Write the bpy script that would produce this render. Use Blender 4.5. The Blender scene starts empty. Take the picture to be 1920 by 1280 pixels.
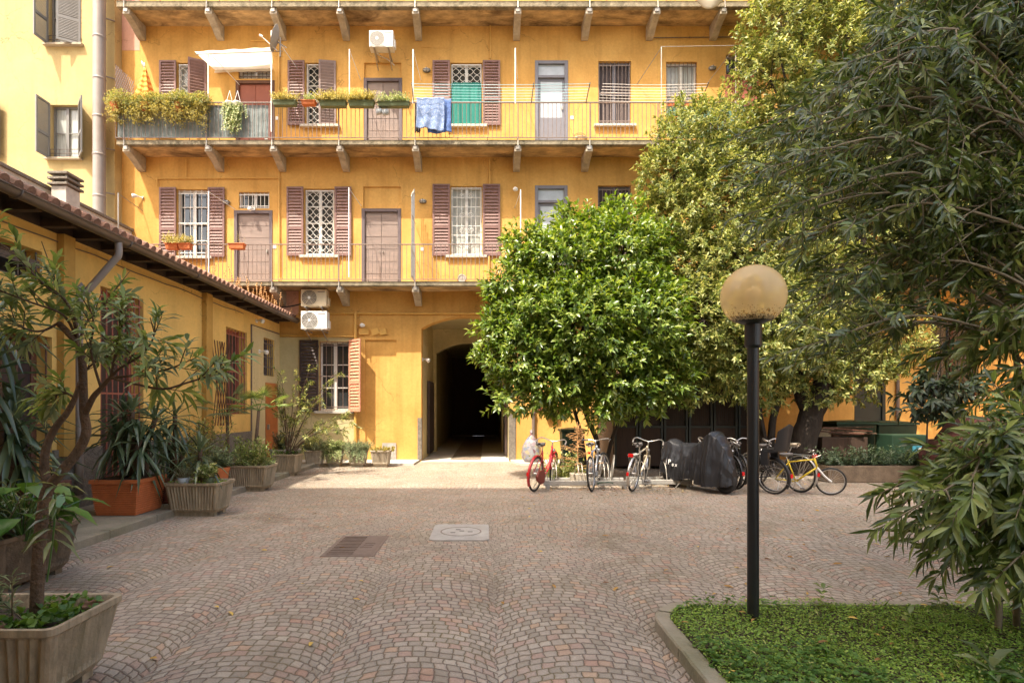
import bpy, math, random
import numpy as np
from mathutils import Vector, Matrix, noise
R = math.radians
random.seed(7)
# ------------------------------------------------------------ camera, world, sun, exposure
sc = bpy.context.scene
COL = sc.collection
cam = bpy.data.cameras.new('camera'); cam_o = bpy.data.objects.new('camera', cam); COL.objects.link(cam_o)
cam.lens = 20.0; cam.sensor_width = 36; cam.shift_x = 49/1920; cam.shift_y = 125/1920
cam.clip_start = .05; cam.clip_end = 2000
cam_o.location = (0, 0, 1.6); cam_o.rotation_euler = (R(90), 0, 0)
sc.camera = cam_o
SUN = Vector((.75, 1.0, -2.13)).normalized()          # the way the light travels
wd = bpy.data.worlds.new('World'); sc.world = wd; wd.use_nodes = True
nt = wd.node_tree; bg = nt.nodes['Background']
sky = nt.nodes.new('ShaderNodeTexSky'); sky.sky_type = 'NISHITA'; sky.sun_disc = False
sky.sun_elevation = math.asin(-SUN.z); sky.sun_rotation = math.atan2(-SUN.x, -SUN.y)
sky.air_density = 1.0; sky.dust_density = 4; sky.ozone_density = .6
wt = nt.nodes.new('ShaderNodeMix'); wt.data_type = 'RGBA'; wt.blend_type = 'MULTIPLY'; wt.inputs[0].default_value = 1; wt.inputs[7].default_value = (1.02, .95, .83, 1)   # a hazy, warm-white spring sky
nt.links.new(sky.outputs[0], wt.inputs[6]); nt.links.new(wt.outputs[2], bg.inputs[0]); bg.inputs[1].default_value = .15
sun = bpy.data.lights.new('sun', 'SUN'); sun.energy = 2.05; sun.angle = R(.5); sun.color = (1, .92, .77)
sun_o = bpy.data.objects.new('sun', sun); COL.objects.link(sun_o); sun_o.location = (-8, -10, 30)
sun_o.rotation_euler = SUN.to_track_quat('-Z', 'Y').to_euler()
vs = sc.view_settings; vs.view_transform = 'Standard'; vs.look = 'None'; vs.gamma = 1; vs.use_curve_mapping = False
vs.exposure = 2.2
sc.cycles.max_bounces = 8; sc.cycles.diffuse_bounces = 5; sc.cycles.transparent_max_bounces = 16
sc.cycles.use_adaptive_sampling = True
sc.cycles.use_denoising = True
sc.cycles.sample_clamp_indirect = 8

# ------------------------------------------------------------ measures taken off the photograph at true depth
F = 20/36*1920
YW, YB = 17.1, 16.24                # the main front, the outer edge of its balconies
def mx(px, y=YW): return (px-911)/F*y
def mz(py, y=YW): return 1.6+(765-py)/F*y
def at(px, py, y): return Vector((mx(px, y), y, mz(py, y)))
def S(r, g, b):
    f = lambda c: (c/255/12.92 if c <= 10 else ((c/255+.055)/1.055)**2.4)
    return (f(r), f(g), f(b))

# ------------------------------------------------------------ materials
def newmat(name):
    m = bpy.data.materials.new(name); m.use_nodes = True
    return m, m.node_tree.nodes, m.node_tree.links, m.node_tree.nodes['Principled BSDF']
def N(ns, t, **k):
    n = ns.new(t)
    for a, b in k.items(): setattr(n, a, b)
    return n
def sc3(c, k): return (min(1, c[0]*k), min(1, c[1]*k), min(1, c[2]*k), 1)
def mat(name, col, rough=.7, var=.12, scale=4., bump=0., bscale=60., metal=0., stain=0., staincol=None, stretch=(1, 1, 1), spec=.5, coat=0):
    m, ns, L, P = newmat(name)
    tc = N(ns, 'ShaderNodeTexCoord'); mp = N(ns, 'ShaderNodeMapping'); mp.inputs['Scale'].default_value = stretch
    L.new(tc.outputs['Object'], mp.inputs[0])
    n1 = N(ns, 'ShaderNodeTexNoise'); n1.inputs['Scale'].default_value = scale; n1.inputs['Detail'].default_value = 8; n1.inputs['Roughness'].default_value = .65
    L.new(mp.outputs[0], n1.inputs['Vector'])
    cr = N(ns, 'ShaderNodeValToRGB'); cr.color_ramp.elements[0].position = .3; cr.color_ramp.elements[1].position = .7
    cr.color_ramp.elements[0].color = sc3(col, 1-var); cr.color_ramp.elements[1].color = sc3(col, 1+var)
    L.new(n1.outputs[0], cr.inputs[0]); out = cr.outputs[0]
    if stain:
        n2 = N(ns, 'ShaderNodeTexNoise'); n2.inputs['Scale'].default_value = scale*.37; n2.inputs['Detail'].default_value = 10; n2.inputs['Roughness'].default_value = .7; n2.inputs['Distortion'].default_value = .6
        L.new(mp.outputs[0], n2.inputs['Vector'])
        r2 = N(ns, 'ShaderNodeValToRGB'); r2.color_ramp.elements[0].position = .48; r2.color_ramp.elements[1].position = .68
        r2.color_ramp.elements[0].color = (0, 0, 0, 1); r2.color_ramp.elements[1].color = (stain, stain, stain, 1)
        L.new(n2.outputs[0], r2.inputs[0])
        mi = N(ns, 'ShaderNodeMix', data_type='RGBA'); L.new(r2.outputs[0], mi.inputs[0]); L.new(out, mi.inputs[6])
        mi.inputs[7].default_value = (*(staincol or tuple(c*.4 for c in col)), 1); out = mi.outputs[2]
    L.new(out, P.inputs['Base Color'])
    P.inputs['Roughness'].default_value = rough; P.inputs['Metallic'].default_value = metal
    P.inputs['Specular IOR Level'].default_value = spec; P.inputs['Coat Weight'].default_value = coat
    if bump:
        n3 = N(ns, 'ShaderNodeTexNoise'); n3.inputs['Scale'].default_value = bscale; n3.inputs['Detail'].default_value = 6
        L.new(tc.outputs['Object'], n3.inputs['Vector'])
        b = N(ns, 'ShaderNodeBump'); b.inputs['Strength'].default_value = bump; b.inputs['Distance'].default_value = .02
        L.new(n3.outputs[0], b.inputs['Height']); L.new(b.outputs[0], P.inputs['Normal'])
    return m
def plaster(name, col, streak=.35, patch=.5, c2=None):
    """lime wash: broad uneven tone, vertical rain streaks, small pits"""
    m, ns, L, P = newmat(name)
    tc = N(ns, 'ShaderNodeTexCoord')
    def ns_(scale, st, det=8, dist=0., rough=.6):
        mp = N(ns, 'ShaderNodeMapping'); mp.inputs['Scale'].default_value = st; L.new(tc.outputs['Object'], mp.inputs[0])
        n = N(ns, 'ShaderNodeTexNoise'); n.inputs['Scale'].default_value = scale; n.inputs['Detail'].default_value = det
        n.inputs['Distortion'].default_value = dist; n.inputs['Roughness'].default_value = rough
        L.new(mp.outputs[0], n.inputs['Vector']); return n
    a = ns_(.55, (1, 1, 1), 9, .5, .65)
    r = N(ns, 'ShaderNodeValToRGB'); e = r.color_ramp.elements; e[0].position = .3; e[1].position = .72
    e[0].color = sc3(col, .80); e[1].color = (*(c2 or tuple(c*1.13 for c in col)), 1)
    L.new(a.outputs[0], r.inputs[0])
    s = ns_(1.6, (2.2, 2.2, .16), 6, .2)
    r2 = N(ns, 'ShaderNodeValToRGB'); e = r2.color_ramp.elements; e[0].position = .5; e[1].position = .75
    e[0].color = (0, 0, 0, 1); e[1].color = (streak,)*3+(1,); L.new(s.outputs[0], r2.inputs[0])
    mi = N(ns, 'ShaderNodeMix', data_type='RGBA'); L.new(r2.outputs[0], mi.inputs[0]); L.new(r.outputs[0], mi.inputs[6])
    mi.inputs[7].default_value = sc3(col, .52)
    g = ns_(14, (1, 1, 1), 8, 0, .7)
    r3 = N(ns, 'ShaderNodeValToRGB'); e = r3.color_ramp.elements; e[0].position = .35; e[1].position = .6
    e[0].color = (.84, .83, .82, 1); e[1].color = (1, 1, 1, 1); L.new(g.outputs[0], r3.inputs[0])
    mu = N(ns, 'ShaderNodeMix', data_type='RGBA', blend_type='MULTIPLY'); mu.inputs[0].default_value = patch
    L.new(mi.outputs[2], mu.inputs[6]); L.new(r3.outputs[0], mu.inputs[7])
    wn = ns_(1.1, (1, 1, 1), 4); wv = N(ns, 'ShaderNodeVectorMath', operation='MULTIPLY_ADD'); L.new(wn.outputs['Color'], wv.inputs[0]); wv.inputs[1].default_value = (1.3, 1.3, 1.3); L.new(tc.outputs['Object'], wv.inputs[2])
    vo = N(ns, 'ShaderNodeTexVoronoi', feature='DISTANCE_TO_EDGE'); vo.inputs['Scale'].default_value = .42; L.new(wv.outputs[0], vo.inputs['Vector'])
    vr = N(ns, 'ShaderNodeMapRange'); vr.inputs['From Min'].default_value = .0015; vr.inputs['From Max'].default_value = .006; vr.inputs['To Min'].default_value = .62; L.new(vo.outputs['Distance'], vr.inputs[0])
    ms = N(ns, 'ShaderNodeMapRange'); ms.inputs['From Min'].default_value = .45; ms.inputs['From Max'].default_value = .6; L.new(wn.outputs[0], ms.inputs[0])
    mc = N(ns, 'ShaderNodeMix', data_type='RGBA', blend_type='MULTIPLY'); L.new(ms.outputs[0], mc.inputs[0]); L.new(mu.outputs[2], mc.inputs[6]); L.new(vr.outputs[0], mc.inputs[7]); L.new(mc.outputs[2], P.inputs['Base Color'])
    P.inputs['Roughness'].default_value = .88; P.inputs['Specular IOR Level'].default_value = .25
    b = N(ns, 'ShaderNodeBump'); b.inputs['Strength'].default_value = .35; b.inputs['Distance'].default_value = .012
    h = ns_(9, (1, 1, 1), 9, 0, .7); L.new(h.outputs[0], b.inputs['Height']); L.new(b.outputs[0], P.inputs['Normal'])
    return m
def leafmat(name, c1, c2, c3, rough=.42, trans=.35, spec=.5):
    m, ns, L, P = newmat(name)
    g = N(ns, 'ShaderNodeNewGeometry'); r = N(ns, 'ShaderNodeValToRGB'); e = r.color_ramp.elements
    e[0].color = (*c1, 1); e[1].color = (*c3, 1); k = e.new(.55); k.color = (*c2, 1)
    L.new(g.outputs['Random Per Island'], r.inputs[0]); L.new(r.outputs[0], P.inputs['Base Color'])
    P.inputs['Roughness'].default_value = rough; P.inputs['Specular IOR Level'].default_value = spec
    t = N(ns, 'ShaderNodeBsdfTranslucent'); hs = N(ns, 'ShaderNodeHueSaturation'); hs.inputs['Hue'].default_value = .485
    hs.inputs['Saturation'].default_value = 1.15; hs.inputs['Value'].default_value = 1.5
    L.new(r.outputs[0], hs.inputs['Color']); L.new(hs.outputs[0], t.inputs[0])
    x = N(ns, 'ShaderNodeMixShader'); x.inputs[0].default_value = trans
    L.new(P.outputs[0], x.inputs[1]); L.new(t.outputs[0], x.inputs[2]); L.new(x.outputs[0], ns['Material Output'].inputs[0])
    return m

M = {}
M['orange'] = plaster('orange_plaster', (.66, .35, .088), .45, .7, c2=(.75, .44, .135))
M['yellow'] = plaster('yellow_plaster', (.50, .375, .175), .3, .4)
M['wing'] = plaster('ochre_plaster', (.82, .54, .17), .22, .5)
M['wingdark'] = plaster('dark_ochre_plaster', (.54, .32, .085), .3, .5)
M['beige'] = plaster('beige_plaster', (.60, .50, .27), .2, .5)
M['grey_stucco'] = mat('rough_grey_stucco', (.20, .175, .145), .95, .35, 18, 1.0, 45, stain=.4)
M['soffit'] = mat('stained_balcony_slab', (.48, .33, .16), .95, .45, 2.6, .7, 14, stain=.95, staincol=(.085, .042, .018), stretch=(.8, 1.6, 1))
M['slabedge'] = mat('mossy_slab_edge', (.24, .20, .135), .95, .4, 6, .7, 30, stain=.9, staincol=(.055, .05, .03))
M['stone'] = mat('weathered_stone', (.40, .34, .26), .9, .22, 8, .5, 40, stain=.5, staincol=(.16, .13, .09))
M['palestone'] = mat('pale_stone', (.52, .48, .42), .85, .15, 5, .3, 50, stain=.3)
M['pave'] = mat('mossy_pavement', (.27, .235, .175), .92, .3, 2.5, .5, 50, stain=.6, staincol=(.15, .15, .07))
M['concrete'] = mat('concrete_grey', (.36, .34, .31), .9, .15, 5, .4, 60, stain=.3)
M['planter'] = mat('mossy_concrete', (.35, .28, .19), .92, .34, 14, .22, 55, stain=.6, staincol=(.13, .12, .06), stretch=(1.5, 1.5, .16))
M['iron'] = mat('rusty_iron', (.13, .10, .085), .7, .4, 30)
M['railiron'] = mat('pinkish_grey_iron', (.20, .15, .13), .6, .3, 30)
M['dark'] = mat('near_black', (.012, .010, .009), .8, .3)
M['black'] = mat('black_paint', (.012, .012, .013), .42, .2, 12, .05)
M['shut'] = mat('maroon_shutter_paint', (.19, .10, .086), .6, .18, 9, .2, 40, stain=.25, staincol=(.30, .17, .15), stretch=(1, 1, .3))
M['shutgrey'] = mat('taupe_shutter_paint', (.23, .165, .15), .6, .15, 9, .2, 40)
M['greyshut'] = mat('grey_shutter_paint', (.20, .195, .19), .5, .1, 6)
M['peach'] = mat('peach_shutter_paint', (.60, .27, .17), .65, .15, 9, .2, 40)
M['shutdark'] = mat('dark_brown_shutter_paint', (.055, .035, .032), .6, .2, 9)
M['doorwood'] = mat('faded_plum_door', (.235, .175, .15), .7, .2, 3, .3, 30, stretch=(.4, 1, 3))
M['frame'] = mat('dark_plum_frame', (.115, .085, .09), .55, .15, 6)
M['brownwood'] = mat('brown_wood', (.12, .05, .03), .65, .25, 3, .2, 30, stretch=(3, 3, .4))
M['reddoor'] = mat('brick_red_door', (.33, .10, .065), .6, .12, 4)
M['orangedoor'] = mat('orange_brown_door', (.42, .125, .03), .55, .12, 4)
M['white'] = mat('white_paint', (.78, .77, .74), .5, .05, 6)
M['whitewood'] = mat('off_white_window_paint', (.68, .66, .62), .55, .08, 12)
M['cloth'] = mat('white_cloth', (.78, .73, .62), .9, .1, 3, .2, 25)
M['trough'] = mat('dark_brown_stone', (.16, .115, .075), .9, .3, 8, .5, 40, stain=.5)
def translucent(k, f=.5):
    m = M[k]; ns = m.node_tree.nodes; L = m.node_tree.links; P = ns['Principled BSDF']; t = N(ns, 'ShaderNodeBsdfTranslucent'); t.inputs[0].default_value = (.80, .76, .66, 1)
    x = N(ns, 'ShaderNodeMixShader'); x.inputs[0].default_value = f; L.new(P.outputs[0], x.inputs[1]); L.new(t.outputs[0], x.inputs[2]); L.new(x.outputs[0], ns['Material Output'].inputs[0])
translucent('cloth')
M['greyframe'] = mat('blue_grey_frame', (.17, .165, .19), .5, .08, 5)
M['pipe'] = mat('warm_grey_pipe', (.27, .235, .215), .45, .1, 3)
M['ochrepipe'] = mat('ochre_painted_pipe', (.62, .36, .085), .6, .12, 6)
M['gutter'] = mat('brown_gutter_metal', (.13, .10, .08), .45, .2, 4, metal=.3)
M['tile'] = mat('roof_tile', (.26, .14, .095), .9, .4, 7, .5, 40, stain=.5, staincol=(.09, .075, .06))
M['woodrafter'] = mat('dark_rafter_wood', (.055, .033, .02), .85, .3, 6)
M['glass'] = mat('dark_window_glass', (.035, .04, .045), .06, .3, 2, spec=.8)
M['curtain'] = mat('pale_curtain_behind_glass', (.42, .44, .42), .25, .25, 7, stretch=(4, 1, .3), spec=.6)
M['frost'] = mat('frosted_glass', (.42, .46, .50), .3, .12, 3, .25, 35)
M['teal'] = mat('teal_fabric', (.012, .17, .135), .85, .15, 8, .4, 12, stretch=(3, 1, .2))
M['acwhite'] = mat('air_conditioner_casing', (.70, .68, .63), .45, .05, 5)
M['acold'] = mat('aged_cream_casing', (.60, .50, .34), .5, .12, 5)
M['acgrille'] = mat('dark_fan_grille', (.10, .08, .07), .5, .1)
M['terracotta'] = mat('terracotta', (.50, .145, .045), .75, .15, 8, .2, 50)
M['brownpot'] = mat('brown_plastic_pot', (.16, .055, .032), .5, .15, 8)
M['greenpot'] = mat('green_plastic_trough', (.11, .14, .07), .6, .2, 8)
M['maroon'] = mat('maroon_tub', (.085, .028, .024), .6, .2, 5)
M['soil'] = mat('soil', (.055, .036, .022), .95, .4, 30, 1, 60)
M['bark'] = mat('bark', (.115, .075, .048), .95, .4, 14, 1.0, 45, stretch=(1, 1, .35))
M['darkbark'] = mat('dark_bark', (.035, .025, .018), .95, .4, 14, 1.0, 45, stretch=(1, 1, .35))
M['twig'] = mat('oleander_stem', (.20, .16, .10), .8, .25, 20)
M['drytwig'] = mat('dry_twig', (.46, .25, .10), .85, .25, 20)
M['rubber'] = mat('tyre_rubber', (.018, .017, .016), .75, .2)
M['chrome'] = mat('brushed_metal', (.55, .53, .50), .28, .1, 10, metal=.9)
M['oldmetal'] = mat('dull_metal', (.36, .33, .29), .45, .2, 10, metal=.6)
M['redpaint'] = mat('red_bicycle_paint', (.50, .022, .030), .3, .1, 5, coat=.4)
M['yellowpaint'] = mat('yellow_bicycle_paint', (.66, .47, .02), .35, .1, 5, coat=.3)
M['silverpaint'] = mat('silver_bicycle_paint', (.42, .43, .46), .35, .1, 5, metal=.5)
M['creampaint'] = mat('champagne_bicycle_paint', (.50, .42, .31), .35, .1, 5, metal=.4)
M['darkpaint'] = mat('black_bicycle_paint', (.02, .02, .022), .35, .1, 5)
M['leather'] = mat('reddish_brown_bag', (.20, .035, .022), .6, .15, 8)
M['saddle'] = mat('worn_saddle', (.13, .115, .105), .6, .2, 10)
M['redlens'] = mat('red_reflector', (.70, .012, .012), .25, .05)
M['orangelens'] = mat('orange_reflector', (.85, .25, .02), .25, .05)
M['cover'] = mat('black_nylon_cover', (.014, .014, .017), .42, .2, 6, .25, 30)
M['coverbrown'] = mat('white_print', (.75, .73, .70), .6, .05)
M['bin'] = mat('dark_green_bin_plastic', (.018, .045, .026), .5, .2, 6)
M['binlid'] = mat('green_bin_lid', (.03, .085, .055), .5, .2, 6)
M['creambin'] = mat('cream_bin_plastic', (.44, .34, .21), .6, .15, 6)
M['bluebox'] = mat('blue_print', (.05, .25, .36), .6, .1)
M['towelblue'] = mat('blue_towel', (.10, .17, .40), .95, .3, 60, .5, 60)
M['mesh'] = mat('grey_green_screen_cloth', (.16, .19, .19), .85, .25, 3, .4, 8, stain=.4, staincol=(.30, .33, .33))
M['greenmesh'] = mat('green_screen_cloth', (.10, .19, .14), .85, .2, 5)
M['cast'] = mat('brown_cast_iron', (.17, .125, .10), .7, .15, 12, .2, 60)
M['rope'] = mat('blue_line', (.30, .55, .62), .7, .05)
M['ropewhite'] = mat('white_line', (.75, .70, .66), .7, .05)
M['wicker'] = mat('wicker', (.42, .25, .09), .8, .3, 40, .5, 80)
M['lampgrey'] = mat('grey_lamp_housing', (.15, .135, .12), .5, .1)
M['bulb'] = mat('frosted_bulb', (.80, .76, .68), .2, .05)
M['pink'] = plaster('pink_plaster', (.66, .38, .29), .2)
M['shedwood'] = mat('dark_shed_wood', (.045, .024, .014), .8, .3, 5, .2, 30, stretch=(4, 4, .4))
M['shedmetal'] = mat('dark_green_metal', (.018, .022, .016), .6, .2, 5)
M['leafLaurel'] = leafmat('laurel_leaf', (.060, .110, .016), (.135, .215, .030), (.34, .40, .09), .34, .32, .7)
M['leafPale'] = leafmat('pale_leaf', (.075, .11, .025), (.21, .245, .06), (.52, .50, .17), .42, .32)
M['leafOle'] = leafmat('oleander_leaf', (.032, .056, .011), (.072, .110, .024), (.23, .26, .09), .36, .28, .7)
M['leafFresh'] = leafmat('fresh_oleander_leaf', (.10, .16, .035), (.20, .27, .07), (.36, .41, .13), .4, .3, .6)
M['leafYucca'] = leafmat('yucca_leaf', (.035, .065, .028), (.07, .11, .05), (.14, .19, .10), .38, .2, .7)
M['leafCalla'] = leafmat('calla_leaf', (.035, .105, .018), (.07, .17, .03), (.12, .24, .05), .35, .22, .7)
M['leafGrey'] = leafmat('grey_green_leaf', (.11, .15, .075), (.20, .25, .12), (.33, .37, .19), .6, .3)
M['leafLemon'] = leafmat('straw_yellow_leaf', (.20, .17, .055), (.36, .33, .085), (.60, .52, .18), .6, .35)
M['leafVar'] = leafmat('variegated_leaf', (.10, .17, .04), (.30, .36, .12), (.62, .60, .33), .5, .3)
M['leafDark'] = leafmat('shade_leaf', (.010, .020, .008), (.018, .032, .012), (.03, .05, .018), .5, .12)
M['clover'] = leafmat('ground_cover_leaf', (.10, .19, .025), (.20, .33, .045), (.36, .46, .09), .5, .3)
M['cloverdark'] = leafmat('dark_clover_leaf', (.05, .12, .02), (.09, .18, .03), (.15, .26, .05), .5, .3)
M['litter'] = leafmat('fallen_leaf', (.16, .07, .03), (.42, .24, .06), (.62, .44, .10), .7, .1)
M['flower'] = leafmat('small_flower', (.70, .55, .45), (.75, .30, .25), (.8, .75, .6), .7, .2)

# ------------------------------------------------------------ mesh builder and object helpers
class MB:
    def __init__(s): s.v = []; s.f = []; s.M = None
    def add(s, vs, fs):
        o = len(s.v)
        if s.M is not None: vs = [s.M @ Vector(p) for p in vs]
        s.v += [tuple(p) for p in vs]; s.f += [tuple(i+o for i in f) for f in fs]; return s
    def box(s, x0, x1, y0, y1, z0, z1):
        return s.add([(x0, y0, z0), (x1, y0, z0), (x1, y1, z0), (x0, y1, z0), (x0, y0, z1), (x1, y0, z1), (x1, y1, z1), (x0, y1, z1)],
                     [(0, 3, 2, 1), (4, 5, 6, 7), (0, 1, 5, 4), (1, 2, 6, 5), (2, 3, 7, 6), (3, 0, 4, 7)])
    def frustum(s, x0, x1, y0, y1, z0, z1, t):          # t: how far the bottom is drawn in
        return s.add([(x0+t, y0+t, z0), (x1-t, y0+t, z0), (x1-t, y1-t, z0), (x0+t, y1-t, z0), (x0, y0, z1), (x1, y0, z1), (x1, y1, z1), (x0, y1, z1)],
                     [(0, 3, 2, 1), (4, 5, 6, 7), (0, 1, 5, 4), (1, 2, 6, 5), (2, 3, 7, 6), (3, 0, 4, 7)])
    def tube(s, pts, rad, n=8, cap=True):
        pts = [Vector(p) for p in pts]
        if not hasattr(rad, '__len__'): rad = [rad]*len(pts)
        vs = []; up = None
        for i, p in enumerate(pts):
            t = (pts[min(i+1, len(pts)-1)]-pts[max(i-1, 0)])
            t = t.normalized() if t.length > 1e-9 else Vector((0, 0, 1))
            if up is None: up = t.orthogonal().normalized()
            up = (up-t*up.dot(t)); up = up.normalized() if up.length > 1e-6 else t.orthogonal().normalized()
            w = t.cross(up)
            for k in range(n):
                a = 2*math.pi*k/n; vs.append(p+(up*math.cos(a)+w*math.sin(a))*rad[i])
        fs = [(i*n+k, i*n+(k+1) % n, (i+1)*n+(k+1) % n, (i+1)*n+k) for i in range(len(pts)-1) for k in range(n)]
        if cap: fs += [tuple(range(n-1, -1, -1)), tuple(range((len(pts)-1)*n, len(pts)*n))]
        return s.add(vs, fs)
    def bar(s, a, b, r, n=4): return s.tube([a, b], r, n)
    def lathe(s, prof, c=(0, 0, 0), n=24, sx=1, sy=1):
        vs = [(c[0]+r*sx*math.cos(2*math.pi*k/n), c[1]+r*sy*math.sin(2*math.pi*k/n), c[2]+z) for r, z in prof for k in range(n)]
        fs = [(i*n+k, i*n+(k+1) % n, (i+1)*n+(k+1) % n, (i+1)*n+k) for i in range(len(prof)-1) for k in range(n)]
        return s.add(vs, fs)
    def torus(s, c, R_, r, n=32, m=8, a0=0., a1=2*math.pi):   # ring in the local xz plane
        full = abs(a1-a0-2*math.pi) < 1e-6; k1 = n if full else n+1; vs = []
        for i in range(k1):
            a = a0+(a1-a0)*i/n
            for j in range(m):
                b = 2*math.pi*j/m; q = R_+r*math.cos(b)
                vs.append((c[0]+q*math.cos(a), c[1]+r*math.sin(b), c[2]+q*math.sin(a)))
        fs = [(i*m+j, i*m+(j+1) % m, ((i+1) % k1)*m+(j+1) % m, ((i+1) % k1)*m+j) for i in range(n) for j in range(m)]
        return s.add(vs, fs)
    def prism(s, poly, d0, d1, axis='x'):                # poly of (a,b) swept along an axis
        g = {'x': lambda a, b, d: (d, a, b), 'y': lambda a, b, d: (a, d, b), 'z': lambda a, b, d: (a, b, d)}[axis]
        n = len(poly)
        return s.add([g(a, b, d0) for a, b in poly]+[g(a, b, d1) for a, b in poly],
                     [tuple(range(n-1, -1, -1)), tuple(range(n, 2*n))]+[(i, (i+1) % n, n+(i+1) % n, n+i) for i in range(n)])
    def disc(s, c, r, n=24, axis='y', t=.01):
        g = {'x': lambda a, b: (c[0], c[1]+a, c[2]+b), 'y': lambda a, b: (c[0]+a, c[1], c[2]+b), 'z': lambda a, b: (c[0]+a, c[1]+b, c[2])}[axis]
        vs = [g(r*math.cos(2*math.pi*k/n), r*math.sin(2*math.pi*k/n)) for k in range(n)]
        return s.add(vs, [tuple(range(n))])
    def grid(s, fn, nu, nv):
        return s.add([fn(i/nu, j/nv) for i in range(nu+1) for j in range(nv+1)],
                     [(i*(nv+1)+j, (i+1)*(nv+1)+j, (i+1)*(nv+1)+j+1, i*(nv+1)+j+1) for i in range(nu) for j in range(nv)])
    def build(s, name, m, parent=None, smooth=False, bevel=0., solid=0.):
        me = bpy.data.meshes.new(name); o0 = origin(parent)
        me.from_pydata([(x-o0.x, y-o0.y, z-o0.z) for x, y, z in s.v], [], s.f); me.update()
        me.materials.append(m if not isinstance(m, str) else M[m])
        if smooth: me.polygons.foreach_set('use_smooth', [True]*len(me.polygons))
        o = bpy.data.objects.new(name, me); COL.objects.link(o); o.parent = parent
        if bevel:
            b = o.modifiers.new('bevel', 'BEVEL'); b.width = bevel; b.segments = 2; b.limit_method = 'ANGLE'; b.angle_limit = R(40)
        if solid:
            b = o.modifiers.new('solid', 'SOLIDIFY'); b.thickness = solid
        return o
def origin(p):
    v = Vector((0, 0, 0))
    while p is not None: v += Vector(p.location); p = p.parent
    return v
def tag(o, label=None, cat=None, group=None, kind=None):
    if label: o['label'] = label
    if cat: o['category'] = cat
    if group: o['group'] = group
    if kind: o['kind'] = kind
    return o
def thing(name, loc, label, cat, group=None):
    o = bpy.data.objects.new(name, None); o.empty_display_size = .1; COL.objects.link(o); o.location = loc
    return tag(o, label, cat, group)
def text_obj(name, s, size, m, parent, loc, rot, ext=.002):
    c = bpy.data.curves.new(name, 'FONT'); c.body = s; c.size = size; c.extrude = ext; c.align_x = 'CENTER'; c.align_y = 'CENTER'
    c.materials.append(M[m]); o = bpy.data.objects.new(name, c); COL.objects.link(o); o.parent = parent
    o.location = Vector(loc)-origin(parent); o.rotation_euler = rot; return o
def smooth_path(pts, k=6):
    pts = [Vector(p) for p in pts]; out = []
    for i in range(len(pts)-1):
        p0, p1, p2, p3 = pts[max(i-1, 0)], pts[i], pts[i+1], pts[min(i+2, len(pts)-1)]
        for j in range(k):
            t = j/k; out.append(.5*((2*p1)+(p2-p0)*t+(2*p0-5*p1+4*p2-p3)*t*t+(3*p1-p0-3*p2+p3)*t**3))
    return out+[pts[-1]]

# ------------------------------------------------------------ leaves by the thousand (numpy)
def nrm(a): return a/np.maximum(np.linalg.norm(a, axis=-1, keepdims=True), 1e-9)
def template(kind, droop=.15):
    if kind == 'simple':
        v = np.array([(0, 0, 0), (.45, -.5, .10), (.45, .5, .10), (1, 0, -droop)]); f = [(0, 1, 3), (0, 3, 2)]
        return v, f
    ts, ws = {'lance': ((.28, .62), (.42, .5)), 'oval': ((.25, .65), (.40, .5)), 'sword': ((.12, .62), (.42, .40)), 'heart': ((.22, .60), (.62, .5))}[kind]
    v = [(0, 0, 0)]
    for t, w in zip(ts, ws):
        z = -droop*t*t; v += [(t, -w, z+.10), (t, 0, z), (t, w, z+.10)]
    v.append((1, 0, -droop))
    f = [(0, 1, 2), (0, 2, 3), (1, 4, 5, 2), (2, 5, 6, 3), (4, 7, 5), (5, 7, 6)]
    return np.array(v), f
def leaves(name, m, parent, P, D, U, L, W, kind='lance', droop=.15, curl=.0, zs=None):
    P, D, U = map(np.asarray, (P, D, U)); D = nrm(D); s = nrm(np.cross(D, U)); n = nrm(np.cross(s, D))
    T, F_ = template(kind, droop); L = np.broadcast_to(np.asarray(L, float), (len(P),)); W = np.broadcast_to(np.asarray(W, float), (len(P),))
    V = P[:, None]+D[:, None]*(T[None, :, 0:1]*L[:, None, None])+s[:, None]*(T[None, :, 1:2]*W[:, None, None])
    zl = T[None, :, 2:3]
    V = V+n[:, None]*(np.where(zl > 0, zl*W[:, None, None], zl*L[:, None, None]))
    if curl: V[:, :, 2] -= curl*(T[None, :, 0]**2)*L[:, None]
    k = len(T); V = V.reshape(-1, 3); o0 = origin(parent); V = V-np.array(o0)
    me = bpy.data.meshes.new(name); me.vertices.add(len(V)); me.vertices.foreach_set('co', V.astype(np.float32).ravel())
    flat = np.concatenate([np.array(f) for f in F_]); lens = np.array([len(f) for f in F_]); n_ = len(P)
    loops = (flat[None]+(np.arange(n_)*k)[:, None]).ravel(); tot = np.tile(lens, n_); st = np.concatenate([[0], np.cumsum(tot)[:-1]])
    me.loops.add(len(loops)); me.loops.foreach_set('vertex_index', loops.astype(np.int32))
    me.polygons.add(len(tot)); me.polygons.foreach_set('loop_start', st.astype(np.int32)); me.polygons.foreach_set('loop_total', tot.astype(np.int32))
    me.update(calc_edges=True); me.validate()
    me.polygons.foreach_set('use_smooth', [True]*len(me.polygons)) if kind != 'simple' else None
    me.materials.append(M[m]); o = bpy.data.objects.new(name, me); COL.objects.link(o); o.parent = parent
    return o
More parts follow.
